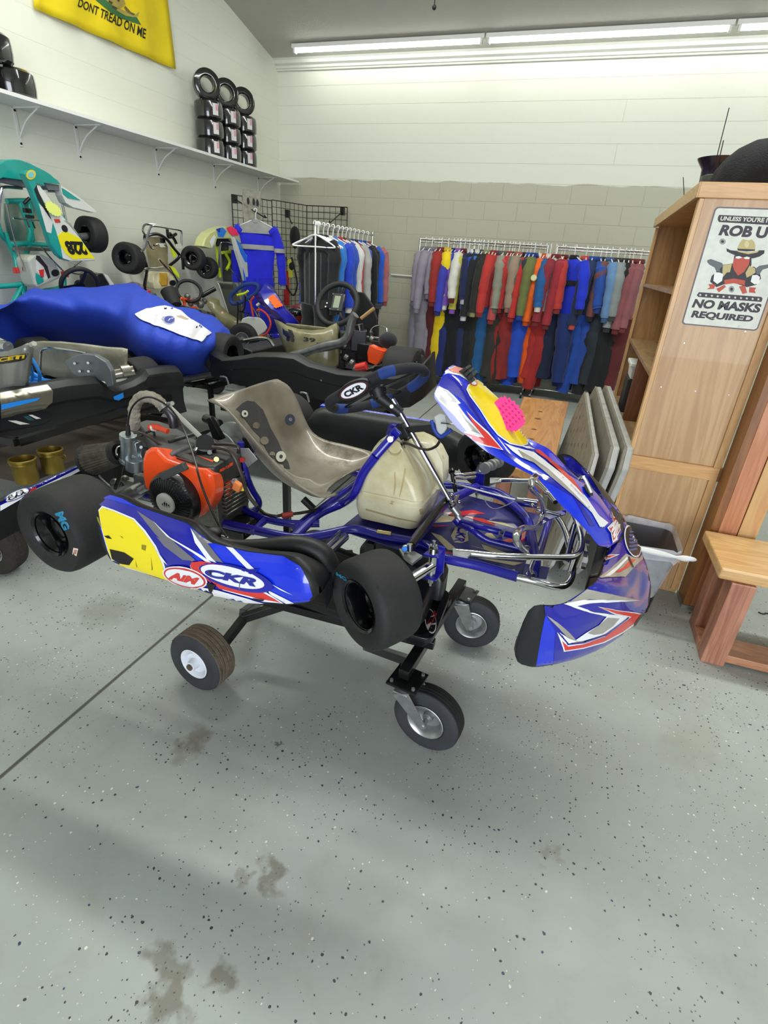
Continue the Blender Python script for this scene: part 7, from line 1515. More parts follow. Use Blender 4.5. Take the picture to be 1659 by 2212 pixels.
pxprism('axle_sprocket_guard', [(140, 782), (152, 772), (178, 765), (205, 768), (228, 782), (240, 802), (245, 832), (232, 836), (226, 824), (200, 820), (180, 815), (158, 808)], lambda x, y: aty(x, y, 2.28), (-.02, .045, 0), mat('guard_silver', '8b8f92', .35, .7), kl.r, .004)
m = MB()
for x, y in ((161, 785), (190, 784), (172, 802), (191, 802)): m.cyl(aty(x, y, 2.275), aty(x, y, 2.265), .007)
m.build('guard_bolts', M_bolt, kl.r)
MB().cyl(aty(244, 810, 2.34), aty(290, 800, 2.42), .028, n=24).cyl(aty(262, 803, 2.36), aty(280, 800, 2.4), .034, n=24).build('axle_clamp', mat('nickel', 'a09c92', .25, .9), kl.r)
# ---- stand under the left kart with gold pots
st_ = root('kart_trolley', (-2.75, 2.1, 0), 'dark trolley with shelf under the left edge kart', 'trolley'); m = MB(); zsh = .46
m.bb((-3.4, 1.62, zsh-.03), (-2.32, 2.75, zsh)); m.build('shelf', mat('brown_shelf', '3d3226', .7), st_, smooth=False)
m = MB()
for x in (-3.35, -2.36):
    for y in (1.66, 2.7): sqt(m, (x, y, .16), (x, y, .64), .04)
m.build('posts', M_blkmet, st_, smooth=False)
m = MB(); sqt(m, (-3.35, 1.66, .62), (-2.36, 1.66, .62)); sqt(m, (-3.35, 2.7, .62), (-2.36, 2.7, .62)); sqt(m, (-2.36, 1.66, .62), (-2.36, 2.7, .62)); sqt(m, (-3.35, 1.66, .62), (-3.35, 2.7, .62)); m.build('top_rails', M_blkmet, st_, smooth=False)
wk = atz(8, 1238, 0)
kwheel(V((wk.x-.02, wk.y+.02, .125)), (.25, -1, 0), .125, .1, .05, st_, deep=.1, tm=mat('knobbly_tread', '2f2b26', .9, bump=1.5, bscale=60), rm=M_steel); kwheel((-2.5, 2.72, .125), (0, 1, 0), .125, .09, .05, st_, rm=M_steel); kwheel((-3.3, 1.6, .125), (0, -1, 0), .125, .09, .05, st_, rm=M_steel); kwheel((-3.3, 2.72, .125), (0, 1, 0), .125, .09, .05, st_, rm=M_steel)
pxprism('grey_bracket', [(0, 1112), (60, 1100), (70, 1150), (25, 1172), (0, 1165)], lambda x, y: aty(x, y, wk.y+.14), (0, .05, 0), mat('weathered_grey', '77746a', .7, var=.4, vscale=20), st_)
gold = mat('gold_metal', '8a7432', .38, .85, var=.25, vscale=14)
for i, (x, y, lab) in enumerate(((60, 1040, 'open gold metal pot, left one of the pair under the left kart'), (118, 1018, 'open gold metal pot, right one of the pair with a small side lug'))):
    p = atz(x, y, zsh); s_ = 1
    m = MB().lathe([(0, .002), (.048, .002), (.050, .01), (.051, .085), (.055, .09), (.055, .10), (.058, .103), (.058, .112), (.05, .114), (.049, .10), (.046, .02), (0, .018)], p, (0, 0, 1), n=40); o = m.build('metal_pot', gold, loc=p); tag(o, lab, 'pot')
    if i: 
        MB().tube([p+V((.053, .01, .09)), p+V((.075, .012, .092)), p+V((.075, .012, .075)), p+V((.055, .01, .078))], .004, n=6).build('lug', gold, o)
m = MB().tube([aty(x, y, 2.32) for x, y in ((0, 985), (30, 982), (75, 962), (100, 945), (115, 935))], .010, n=4, sub=3).tube([aty(x, y, 2.3) for x, y in ((72, 935), (80, 950), (86, 965))], .009, n=4); tag(m.build('printed_strap', mat('strap_white', 'b9b9b3', .7, dirt='2a2a2a', dscale=40, dth=.55), loc=aty(80, 950, 2.3)), 'white printed strap hanging behind the gold pots', 'strap')
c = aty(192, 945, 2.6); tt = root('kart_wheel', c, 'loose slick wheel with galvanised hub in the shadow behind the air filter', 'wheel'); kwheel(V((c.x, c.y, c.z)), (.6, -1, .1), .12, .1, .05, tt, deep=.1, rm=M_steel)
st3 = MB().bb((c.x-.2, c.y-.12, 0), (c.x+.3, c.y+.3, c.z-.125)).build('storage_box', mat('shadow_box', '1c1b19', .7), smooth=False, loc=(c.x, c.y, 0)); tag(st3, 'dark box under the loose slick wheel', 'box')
# ---- main kart rear bumper beyond the near tyre
rb = []
for i, (x, y) in enumerate(((-70, 1118), (-20, 1094), (20, 1074), (60, 1058), (95, 1042), (130, 1025), (160, 1012), (184, 1002))):
    t_ = KA(x, y, -.21); rb.append([t_+KD(.0, 0, -.01), t_, t_+KD(-.03, 0, -.004), t_+KD(-.05, 0, -.03), t_+KD(-.05, 0, -.10), t_+KD(-.02, 0, -.12), t_+KD(.03, 0, -.10)])
m = MB().loft(rb, caps=True); rbo = m.build('rear_bumper', M_blkpl, kart, angle=50); bvR = m.bvh()
stick('wrap', [(0, 1086), (60, 1055), (184, 999), (186, 1006), (60, 1064), (0, 1096)], bvR, M_deep, rbo, .001, 8); stick('wrap_white', [(0, 1092), (50, 1068), (120, 1036), (186, 1003), (186, 1010), (120, 1045), (70, 1064), (0, 1104)], bvR, M_wht, rbo, .0018, 8)
stick('wrap_red', [(55, 1062), (78, 1050), (74, 1062), (50, 1074)], bvR, M_red, rbo, .0026, 8); stick('logo_ring', ell(36, 1070, 30, 8, -25), bvR, M_deep, rbo, .003, 8); stick('logo_oval', ell(36, 1070, 27, 6.5, -25), bvR, M_wht, rbo, .0036, 8)
text_press('logo_lettering', 'CKR', [(14, 1076), (52, 1058), (56, 1064), (18, 1082)], bvR, M_ink, rbo, .0042, .04)

# ---------------------------------------------------------------- kart under the blue cover
tp0 = root('kart_cover', (-3.2, 3.6, 0), 'royal blue cover with white badge panel draped over a kart by the left wall', 'cover')
# outline crest and hem traced as three lines: far edge, ridge, near hem
def cv(x, y, z): return atz(x, y, z)
front = [(-60, 735, .72), (0, 728, .72), (60, 742, .70), (130, 748, .68), (200, 752, .68), (270, 765, .64), (300, 792, .60), (340, 812, .58), (380, 820, .58), (425, 815, .60), (470, 790, .64), (520, 760, .7)]
mid = [(-60, 690, .98), (0, 676, 1.0), (60, 668, 1.03), (130, 672, 1.02), (200, 675, 1.02), (262, 690, 1.0), (300, 720, .97), (340, 735, .95), (385, 745, .92), (430, 748, .90), (470, 745, .86), (515, 738, .80)]
ridge = [(-60, 672, 1.06), (0, 668, 1.06), (55, 638, 1.12), (110, 632, 1.13), (190, 628, 1.14), (285, 623, 1.16), (330, 645, 1.12), (380, 670, 1.06), (425, 680, 1.02), (462, 692, .97), (490, 712, .90), (503, 728, .82)]
F_, Md, Rg = [smoothpath([tuple(cv(*p)) for p in L], 5) for L in (front, mid, ridge)]
rows = []
for i in range(len(F_)):
    f, m_, r_ = F_[i], Md[i], Rg[i]; bk = r_+V((-.30, .32, -.05)); bk2 = r_+V((-.42, .45, -.5)); row = []
    q = smoothpath([f, m_, r_, bk, bk2], 7)
    for j, p in enumerate(q):
        w = .014*sin(i*.9+j*.25)+.008*sin(i*.37-j*.8)+.012*sin(i*1.7+j*.1)*(1 if j < 14 else .5)-.022*max(0, 1-abs(i*.55-j*.9-8)/1.6)-.018*max(0, 1-abs(i-31-(14-j)*.35)/1.3)+.014*max(0, 1-abs(i*.8+j-26)/2); n_d = V((.6, -.6, .5)); k = 0 if 12 < j < 16 else 1
        p = p+n_d*w*k; p.x = max(p.x, -4.31); row.append(p)
    rows.append(row)
g_ = MB().loft(rows, closed=False); co = g_.build('cover_cloth', mat('cover_blue', '2444bc', .65, var=.12, vscale=5, bump=.35, bscale=12), tp0, solid=.004, angle=85); bvC2 = g_.bvh()
C9 = lambda L: [CR(x, y, 230, 460, .17480) for x, y in L]
stick('badge_panel', C9([(355, 1268), (500, 1200), (620, 1175), (720, 1162), (820, 1185), (920, 1225), (1000, 1300), (1150, 1390), (1290, 1495), (1220, 1530), (1160, 1602), (900, 1520), (700, 1440), (450, 1350)]), bvC2, mat('cover_white', 'dfdde2', .6), co, .012, 7)
stick('badge_edge', C9(ell(768, 1345, 82, 56, 8)), bvC2, cloth('b9b8d8'), co, .014, 6); stick('badge', C9(ell(768, 1342, 72, 46, 8)), bvC2, cloth('3044a8'), co, .016, 6)
stick('badge_mark', C9([(735, 1360), (760, 1325), (765, 1330), (780, 1318), (775, 1345), (750, 1355)]), bvC2, M_wht, co, .018, 6); stick('badge_mark', C9([(790, 1328), (820, 1322), (822, 1332), (792, 1338)]), bvC2, M_wht, co, .018, 6)
stick('cover_stain', C9([(850, 1295), (920, 1285), (1010, 1330), (980, 1340), (900, 1315)]), bvC2, cloth('c4a98c'), co, .0135, 6)
# the kart below the cover: dark pod edge, wheels and trolley
ku = Kart((-2.55, 3.5, .62), Rz3(170), 'covered kart whose black side and wheels show below the blue cover')
ku.wheels(0, which=(0, 1, 2, 3)); ku.frame(M_blkmet)
pxprism('side_pod', [(0, 722), (60, 735), (120, 740), (200, 748), (272, 760), (300, 790), (300, 830), (200, 830), (60, 800), (0, 790)], lambda x, y: aty(x, y, 3.05), (0, .06, 0), M_blkpl, ku.r, .01)
trolley(-3.6, -2.5, 3.3, 3.8, .55, 'dark trolley under the covered kart')
ku2 = aty(480, 748, 3.25)

# ---------------------------------------------------------------- karts hung upright on the left wall
def wallkart(y, z, label): return Kart((-4.2, y, z), Matrix(((0, 0, 1), (0, -1, 0), (1, 0, 0))), label, None)
XW = -4.15
fX = lambda X, C=(0, 330, .15825): (lambda x, y: atx(C[0]+x*C[2], C[1]+y*C[2], X))
M_teal = mat('teal_paint', '139a8f', .35, coat=.5, var=.15, vscale=8); M_tealf = mat('teal_frame', '17a091', .35, coat=.4)
yk = atx(60, 520, XW).y
w1 = wallkart(yk, .42, 'teal and white kart numbered 228 hung nose up on the left wall')
a_ = fX(-3.95); b_ = fX(-3.9); c_ = fX(-4.12)
def tubX(nm, L, f, r, m, par, sub=4): return MB().tube([f(x, y) for x, y in L], r, n=10, sub=sub).build(nm, m, par)
nos = pxprism('nose_fairing', [(-200, 330), (-100, 220), (0, 150), (60, 110), (120, 95), (210, 92), (280, 100), (400, 140), (500, 190), (620, 250), (700, 300), (780, 365), (830, 430), (600, 410), (620, 460), (340, 380), (50, 340), (0, 360), (-150, 400)], a_, (-.14, 0, 0), M_teal, w1.r, .02)
pxprism('nose_under', [(-150, 400), (0, 355), (50, 345), (340, 380), (420, 470), (380, 480), (50, 405), (0, 410), (-150, 470)], fX(-3.99), (-.06, 0, 0), mat('nose_grey', '6d7274', .5), nos, .004); pxprism('nose_under', [(600, 412), (830, 440), (850, 520), (660, 510)], fX(-3.97), (-.06, 0, 0), MATS['nose_grey'], nos, .004)
wg = pxprism('nose_wing', [(830, 445), (920, 500), (1060, 590), (1200, 700), (1333, 808), (1290, 818), (1180, 790), (1000, 745), (900, 685), (850, 580)], a_, (-.07, 0, 0), mat('wing_white', 'd5d6ce', .4, coat=.4), nos, .008)
pxprism('wing_teal', [(845, 480), (900, 510), (1040, 610), (1100, 650), (930, 620), (860, 560)], fX(-3.946), (-.003, 0, 0), M_teal, wg, 0)
pn = pxprism('front_panel', [(325, 290), (345, 245), (390, 235), (480, 300), (500, 440), (560, 480), (640, 560), (900, 900), (1090, 1150), (1310, 1470), (1190, 1478), (1050, 1460), (940, 1480), (870, 1455), (800, 1400), (700, 1260), (640, 1060), (560, 830), (440, 520)], fX(-3.84), (-.05, 0, 0), M_teal, w1.r, .008)
wk1 = MATS['wing_white']; q_ = fX(-3.838)
pxprism('panel_white', [(500, 460), (520, 445), (600, 520), (880, 900), (1090, 1160), (1300, 1465), (1180, 1470), (950, 1470), (860, 1440), (830, 1280), (760, 1050), (700, 900), (620, 700), (540, 560)], q_, (-.003, 0, 0), wk1, pn, 0)
pxprism('panel_white', [(530, 690), (600, 760), (720, 950), (700, 1100), (640, 1080), (590, 900)], q_, (-.003, 0, 0), wk1, pn, 0)
pxprism('panel_dark_edge', [(470, 500), (500, 440), (520, 520), (700, 900), (690, 900), (520, 640)], fX(-3.836), (-.003, 0, 0), M_ink, pn, 0)
pxprism('number_field', [(790, 1130), (850, 1080), (930, 1085), (1080, 1160), (1200, 1320), (1300, 1452), (1180, 1440), (1000, 1455), (900, 1380), (820, 1250)], fX(-3.8355), (-.002, 0, 0), mat('number_yellow', 'f0e010', .4, coat=.3), pn, 0)
mb = MB(); q2 = fX(-3.833); text_flat(mb, '228', [q2(1215, 1395), q2(950, 1390), q2(865, 1200), q2(1120, 1212)], .06); mb.build('number', M_ink, pn, smooth=False, fix=False)
sp__ = []
for i in range(36):
    t = 2*pi*i/36; k = 1 if i % 2 else .84; x, y = 118*cos(t)*k, 105*sin(t)*k; sp__.append((728+x*1.0+y*.25, 768+y*.95+x*.35))
pxprism('price_star', sp__, fX(-3.82), (.002, 0, 0), mat('neon_yellow_card', 'eaf27a', .6), pn, 0)
mb = MB(); text_flat(mb, 'Sold As Is', [fX(-3.817)(x, y) for x, y in ((665, 775), (820, 785), (818, 812), (662, 802))], .01) if False else None
pxprism('nose_badge', ell(425, 300, 62, 70, 35), fX(-3.836), (-.003, 0, 0), mat('badge_yellow', 'd9c23a', .4), pn, 0); pxprism('nose_badge_centre', ell(425, 300, 40, 40, 35), fX(-3.834), (-.003, 0, 0), mat('badge_sky', '6fc0c8', .4), pn, 0)
pxprism('panel_hole', ell(885, 1035, 36, 55, -30), fX(-3.834), (-.003, 0, 0), M_ink, pn, 0); pxprism('panel_red_mark', [(740, 905), (810, 905), (830, 950), (760, 955)], fX(-3.834), (-.003, 0, 0), M_red, pn, 0); pxprism('panel_silver', [(880, 920), (960, 960), (1090, 1140), (1050, 1100), (960, 990)], fX(-3.834), (-.003, 0, 0), M_sil, pn, 0)
m = MB(); f_ = c_
for L in ([(90, 660), (330, 655), (520, 670), (530, 700)], [(60, 1080), (130, 1240), (330, 1240), (520, 1250), (690, 1265)], [(20, 1090), (120, 1250), (200, 1420), (230, 1570)], [(400, 1260), (350, 1400), (330, 1600), (330, 2000)], [(310, 690), (400, 690), (430, 1000), (390, 1240)], [(-100, 1830), (200, 1810), (290, 1800), (240, 1930), (170, 2060)], [(290, 1800), (330, 2000), (300, 2100)], [(270, 660), (340, 860), (440, 1170), (330, 1240)], [(700, 1950), (560, 1900), (850, 1830), (870, 1700)], [(-40, 950), (0, 1080), (60, 1180)]): m.tube([f_(x, y) for x, y in L], .019, n=10, sub=4)
m.build('frame', M_tealf, w1.r)
pxprism('floor_tray', [(60, 690), (540, 680), (600, 900), (650, 1200), (130, 1200), (60, 900)], fX(-4.2), (-.01, 0, 0), mat('tray_teal', '1b7a72', .4, color2='b9b39a', vscale=2.2), w1.r, .002)
m = MB()
for L in ([(-30, 1500), (-20, 900), (10, 520), (60, 470), (200, 475), (300, 485)], [(640, 525), (780, 535), (840, 590), (850, 700), (900, 920)]): m.tube([fX(-4.03)(x, y) for x, y in L], .010, n=8, sub=5)
m.build('front_bumper_bar', M_chrome, w1.r)
m = MB()
for L in ([(80, 700), (140, 980), (210, 1240), (300, 1500), (320, 1620)], [(560, 1280), (700, 1450), (870, 1620)], [(180, 895), (600, 930)], [(360, 900), (400, 1020)], [(440, 940), (475, 1030)]): m.tube([fX(-4.02)(x, y) for x, y in L], .0065, n=8, sub=3)
m.tube([fX(-4.0)(x, y) for x, y in ((930, 1480), (1330, 1640))], .003, n=6); m.tube([fX(-4.0)(x, y) for x, y in ((1110, 1470), (960, 1600), (980, 1640), (1100, 1660), (1215, 1625))], .006, n=8); m.build('steering_rods', M_chrome, w1.r)
m = MB().tube([fX(-4.02)(x, y) for x, y in ((400, 620), (330, 690))], .012, n=8).box(fX(-4.04)(370, 790), (.03, .05, .03)).box(fX(-4.1)(400, 870), (.03, .06, .02)); m.build('pedal_block', M_blkmet, w1.r)
pxprism('red_clamp', [(205, 1565), (300, 1560), (300, 1640), (215, 1650)], fX(-4.1), (-.03, 0, 0), M_red, w1.r); pxprism('red_clamp', [(860, 1620), (940, 1620), (945, 1700), (880, 1700)], fX(-3.98), (-.03, 0, 0), M_red, w1.r)
tk1 = pxprism('fuel_tank', [(380, 1460), (440, 1400), (580, 1385), (740, 1470), (840, 1650), (820, 1720), (520, 1850), (480, 1800)], fX(-3.98), (-.14, 0, 0), mat('tank_grey', 'b9bcae', .4, coat=.2), w1.r, .02)
pxprism('tank_decal', [(490, 1420), (560, 1420), (660, 1560), (690, 1700), (620, 1740), (500, 1620)], fX(-3.978), (-.003, 0, 0), wk1, tk1, 0); pxprism('tank_decal_dark', [(500, 1400), (540, 1410), (650, 1550), (690, 1700), (660, 1720), (600, 1560), (490, 1450)], fX(-3.976), (-.003, 0, 0), mat('decal_plum', '33262c', .4), tk1, 0); pxprism('tank_cap', ell(757, 1640, 52, 48), fX(-3.975), (-.02, 0, 0), M_ink, tk1, .002); pxprism('tank_decal_red', [(530, 1600), (600, 1590), (600, 1700), (560, 1700)], fX(-3.975), (-.003, 0, 0), M_red, tk1, 0); pxprism('tank_decal_teal', [(490, 1640), (580, 1700), (600, 1760), (520, 1800), (490, 1720)], fX(-3.975), (-.003, 0, 0), M_teal, tk1, 0)
pxprism('frame_clamp_bar', [(190, 1290), (420, 1290), (700, 1300), (700, 1345), (420, 1340), (190, 1335)], fX(-4.08), (-.03, 0, 0), M_cast, w1.r)
def wheelX(px, X, r, w, par, ax=(0, 1, 0), rr=.06): return kwheel(atx(px[0], px[1], X), ax, r, w, rr, par, deep=.5)
wheelX((197, 507), -4.06, .138, .14, w1.r, (-.10, -1, .05)); MB().cyl(atx(170, 513, -4.06), atx(193, 510, -4.06), .03).build('hub_spacers', M_steel, w1.r)
wheelX((-75, 520), -4.06, .138, .14, w1.r, (0, -1, 0))
cw = fX(-3.78)(1090, 1810); n_ = V((.75, -.35, -.4)).normalized(); e1_ = n_.orthogonal().normalized(); e2_ = n_.cross(e1_)
m = MB().tube([cw+(e1_*cos(t)+e2_*sin(t))*.135 for t in [2*pi*k/24 for k in range(24)]], .017, n=12, sub=2, closed=True); s1 = m.build('steering_wheel', M_rubber, w1.r); m = MB().cyl(cw-n_*.02, cw+n_*.01, .035)
for t in (.5, 2.6, 4.7): d = e1_*cos(t)+e2_*sin(t); m.prism([cw+d*k+d.cross(n_)*g for k, g in ((.01, .015), (.13, .01), (.13, -.01), (.01, -.015))], n_*.005)
m.build('spokes', M_blkmet, s1, smooth=False)
pxprism('seat_edge', [(1310, 1660), (1420, 1640), (1520, 1720), (1600, 1860), (1640, 2000), (1400, 2000), (1330, 1850)], fX(-4.0), (-.2, 0, 0), M_ink, w1.r, .02); pxprism('seat_piping', [(1410, 1650), (1470, 1670), (1560, 1800), (1610, 1960), (1560, 1960), (1490, 1780)], fX(-3.99), (-.02, 0, 0), wk1, w1.r, .002)
MB().bb((XL+.001, yk-.02, 1.9), (-4.16, yk+.02, 1.94)).build('wall_hook', M_blkmet, w1.r, smooth=False)

# ---- second wall kart: chrome bumper and black frame
y2_ = atx(350, 560, XW).y
w2 = wallkart(y2_, .25, 'black framed kart with chrome front bumper hung on the left wall, centre of the three')
g2 = lambda X: fX(X, (230, 460, .17480))
m = MB()
for L, X in (([(420, 480), (470, 430), (520, 240), (550, 170), (600, 160), (760, 185), (900, 210), (925, 250), (925, 400)], -3.95), ([(450, 420), (480, 300), (450, 220), (470, 150), (540, 140), (700, 160), (740, 180)], -4.1), ([(510, 340), (550, 430), (580, 440)], -3.95), ([(650, 570), (740, 680), (830, 780), (880, 880), (890, 920)], -3.9), ([(770, 660), (880, 850), (910, 880)], -3.92), ([(450, 690), (690, 670)], -3.98), ([(590, 400), (630, 385), (720, 390)], -3.95)): m.tube([g2(X)(x, y) for x, y in L], .010, n=8, sub=5)
m.build('front_bumper_bar', M_chrome, w2.r)
m = MB()
for L in ([(470, 290), (620, 260), (740, 320), (840, 450), (900, 540), (780, 650)], [(460, 560), (500, 700), (470, 900), (490, 980)], [(750, 200), (770, 300), (860, 260)], [(780, 250), (840, 330), (870, 400)], [(940, 560), (950, 700)]): m.tube([g2(-4.08)(x, y) for x, y in L], .015, n=8, sub=4)
m.build('frame', M_blkmet, w2.r)
pxprism('floor_tray', [(490, 300), (700, 290), (760, 420), (760, 700), (560, 700), (500, 480)], g2(-4.13), (-.01, 0, 0), mat('tray_clear_amber', 'b3a67e', .25, .2, color2='8f8a6c', vscale=4), w2.r, .002)
for L, hx in (([(800, 420), (870, 500), (860, 545), (840, 555)], 'd3e02a'), ([(780, 650), (850, 680), (900, 760), (905, 810), (850, 760), (800, 720)], 'd8e82e'), ([(660, 740), (750, 740), (750, 890), (690, 900), (660, 850)], 'd0a53a')): pxprism('lime_panel' if hx[0] == 'd' and hx != 'd0a53a' else 'amber_window', L, g2(-3.99), (-.02, 0, 0), mat('m_'+hx, hx, .4, coat=.3), w2.r, .003)
for L in ([(650, 380), (700, 380), (735, 425), (670, 425)], [(860, 385), (925, 385), (940, 440), (870, 440)]): pxprism('pedal_plate', L, g2(-3.93), (-.01, 0, 0), mat('pale_plate', 'c8cbbb', .4), w2.r, .002)
tk2 = pxprism('fuel_tank', [(580, 740), (650, 725), (780, 735), (860, 830), (850, 900), (700, 935), (600, 940), (580, 860)], g2(-4.0), (-.12, 0, 0), mt, w2.r, .02)
pxprism('amber_decal', [(655, 760), (740, 755), (755, 880), (700, 905), (660, 860)], g2(-3.997), (-.002, 0, 0), mat('tank_amber', 'b99a3a', .3), tk2, 0); pxprism('orange_decal', [(720, 850), (755, 800), (758, 895), (680, 905)], g2(-3.9955), (-.002, 0, 0), M_org, tk2, 0); pxprism('tank_cap', ell(825, 865, 38, 36), g2(-3.99), (-.02, 0, 0), M_ink, tk2, .002)
G0 = (230, 460, .17480)
def GP(x, y): return CR(x, y, *G0)
wheelX(GP(278, 562), -4.06, .135, .15, w2.r, (.2, -1, .1)); wheelX(GP(1075, 560), -4.04, .12, .14, w2.r, (.3, -1, .05)); wheelX(GP(1245, 680), -4.12, .115, .14, w2.r, (.3, -1, 0))
cw = g2(-3.75)(1020, 965); n_ = V((.55, -.6, .6)).normalized(); e1_ = n_.orthogonal().normalized(); e2_ = n_.cross(e1_)
MB().tube([cw+(e1_*cos(t)+e2_*sin(t))*.115 for t in [2*pi*k/24 for k in range(24)]], .016, n=12, sub=2, closed=True).build('steering_wheel', M_rubber, w2.r)
MB().cyl(g2(-3.85)(760, 960), g2(-3.75)(850, 1150), .075, .065, n=24).build('air_filter', mat('filter_dark', '2a2a28', .7), w2.r)
m = MB().tube([g2(-3.7)(x, y) for x, y in ((925, 1050), (960, 1100), (980, 1170), (1110, 1175))], .014, n=8); m.tube([g2(-3.72)(x, y) for x, y in ((950, 1060), (1080, 1080), (1160, 1070))], .010, n=8); m.build('engine_guard', M_org, w2.r)
m = MB()
for x, y, r in ((1040, 1120, .03), (1100, 1090, .035), (1160, 1130, .04), (1210, 1090, .03), (1000, 1030, .03)): m.ball(g2(-3.72)(x, y), r)
m.build('engine', M_cast, w2.r)
MB().cyl(g2(-3.7)(1170, 1030), g2(-3.6)(1345, 935), .022).build('grip_bar', M_blkmet, w2.r)
m = MB()
for i in range(4): m.cyl(g2(-3.55)(940+i*100, 1210+i*18), g2(-3.55)(1010+i*100, 1225+i*18), .05-.004*i, n=20)
m.build('expansion_chamber', mat('rusty_pipe', '5c5248', .5, .6, var=.3, vscale=14), w2.r)
pxprism('red_flap', [(500, 970), (540, 950), (560, 1000), (520, 1010)], g2(-3.95), (-.03, 0, 0), M_red, w2.r, .003); pxprism('green_flap', [(560, 1000), (610, 990), (640, 1050), (600, 1060)], g2(-3.95), (-.03, 0, 0), mat('dull_green', '4f6a5a', .5), w2.r, .003)
MB().bb((XL+.001, y2_-.02, 1.5), (-4.1, y2_+.02, 1.54)).build('wall_hook', M_blkmet, w2.r, smooth=False)
# small striped cap beside it
q = atx(290, 622, -4.1); m = MB().ball(q, .09, sc=(.6, 1.3, .6)); r_ = m.build('striped_pad', mat('stripes_maroon', 'b9b0b4', .6, color2='6a3a48', vscale=18), loc=q); tag(r_, 'maroon and white striped pad above the blue cover', 'pad')

# ---- third wall kart: lime frame, blue white pink nose
y3_ = atx(500, 570, XW).y
w3 = wallkart(y3_, .25, 'lime green framed kart with blue and pink nose hung left of the blue suit')
H3 = (400, 380, .33152); g3 = lambda X: fX(X, H3); M_lime = mat('lime_paint', 'c3e010', .35, coat=.5); M_limew = mat('pale_lime', 'c9cc8a', .4, coat=.4); M_sky = mat('sky_blue_decal', '2f7fe0', .3, coat=.6)
n3 = pxprism('nose_fairing', [(115, 460), (130, 410), (160, 370), (205, 345), (260, 330), (320, 335), (355, 380), (370, 440), (330, 440), (300, 410), (210, 410), (200, 450), (170, 475)], g3(-3.95), (-.12, 0, 0), M_limew, w3.r, .012)
pxprism('nose_blue', [(205, 345), (245, 335), (270, 360), (250, 400), (215, 395)], g3(-3.946), (-.003, 0, 0), M_sky, n3, 0); pxprism('nose_deep_blue', [(200, 348), (230, 338), (225, 370)], g3(-3.944), (-.003, 0, 0), M_deep, n3, 0); pxprism('pink_star', [(272, 335), (300, 328), (335, 350), (350, 385), (310, 390), (285, 365)], g3(-3.94), (-.003, 0, 0), mat('neon_coral', 'ff3560', .5), n3, 0); pxprism('nose_white', [(160, 430), (190, 385), (200, 400), (175, 470)], g3(-3.944), (-.003, 0, 0), M_wht, n3, 0)
p3 = pxprism('front_panel', [(320, 400), (350, 425), (390, 500), (440, 570), (480, 630), (498, 688), (400, 695), (385, 640), (365, 570), (340, 490)], g3(-3.88), (-.05, 0, 0), wk1, w3.r, .006)
pxprism('panel_blue', [(330, 410), (360, 440), (400, 520), (430, 570), (390, 560), (360, 500)], g3(-3.878), (-.003, 0, 0), M_sky, p3, 0); pxprism('panel_lime', [(395, 575), (440, 572), (485, 650), (480, 668), (410, 650)], g3(-3.877), (-.003, 0, 0), M_lime, p3, 0); pxprism('panel_stripe', [(375, 600), (392, 650), (400, 692), (385, 680)], g3(-3.877), (-.003, 0, 0), M_sky, p3, 0)
m = MB()
for L in ([(205, 460), (210, 520), (220, 600), (228, 660)], [(240, 500), (330, 500), (370, 560)], [(260, 500), (290, 560), (270, 610)], [(370, 600), (320, 650), (340, 670)], [(290, 480), (330, 520)]): m.tube([g3(-4.1)(x, y) for x, y in L], .017, n=8, sub=4)
m.build('frame', M_lime, w3.r)
m = MB(); m.tube([g3(-4.0)(x, y) for x, y in ((222, 600), (220, 520), (228, 460), (240, 432), (330, 440))], .010, n=8, sub=4).tube([g3(-4.0)(x, y) for x, y in ((290, 600), (340, 660), (370, 700))], .006, n=8); m.build('front_bumper_bar', M_chrome, w3.r)
pxprism('floor_tray', [(235, 450), (350, 450), (370, 690), (250, 690)], g3(-4.16), (-.01, 0, 0), mat('tray_dark', '2b2e2c', .5, color2='5a5d58', vscale=8), w3.r, .002)
pxprism('black_panel', [(205, 410), (320, 410), (325, 445), (215, 445)], g3(-4.0), (-.04, 0, 0), M_blkpl, w3.r, .003)
for px in ((395, 520), (140, 640)): pass
MB().bb((XL+.001, y3_-.02, 1.5), (-4.1, y3_+.02, 1.54)).build('wall_hook', M_blkmet, w3.r, smooth=False)

# ---------------------------------------------------------------- blue kart on the floor beyond the cover
yb3 = 5.25; f5 = lambda x, y: aty(x, y, yb3)
k5 = Kart(tuple(aty(505, 745, yb3)), Rz3(-8), 'deep blue kart with orange price star and white tank parked near the corner')
Q8 = (420, 600, .15672)
def q5(x, y, d=0): return aty(Q8[0]+x*Q8[2], Q8[1]+y*Q8[2], yb3+d)
M_b5 = mat('plain_blue_panel', '23239e', .3, coat=.7)
rows = [[q5(*a, -.12), q5(*b, -.14), q5(*c, -.05), q5(*d, .12)] for a, b, c, d in (((880, 200), (905, 190), (960, 95), (985, 80)), ((862, 250), (920, 230), (1020, 150), (1060, 110)), ((880, 330), (970, 330), (1120, 220), (1120, 190)), ((960, 400), (1060, 430), (1190, 330), (1190, 310)), ((1030, 470), (1140, 470), (1260, 440), (1250, 400)), ((1100, 520), (1190, 520), (1320, 500), (1320, 480)), ((1180, 600), (1260, 590), (1380, 570), (1400, 560)), ((1260, 680), (1320, 670), (1440, 650), (1460, 640)))]
m = MB().loft(rows, closed=False); p5 = m.build('front_panel', M_b5, k5.r, solid=.01, angle=50); b5 = m.bvh()
sp5 = []
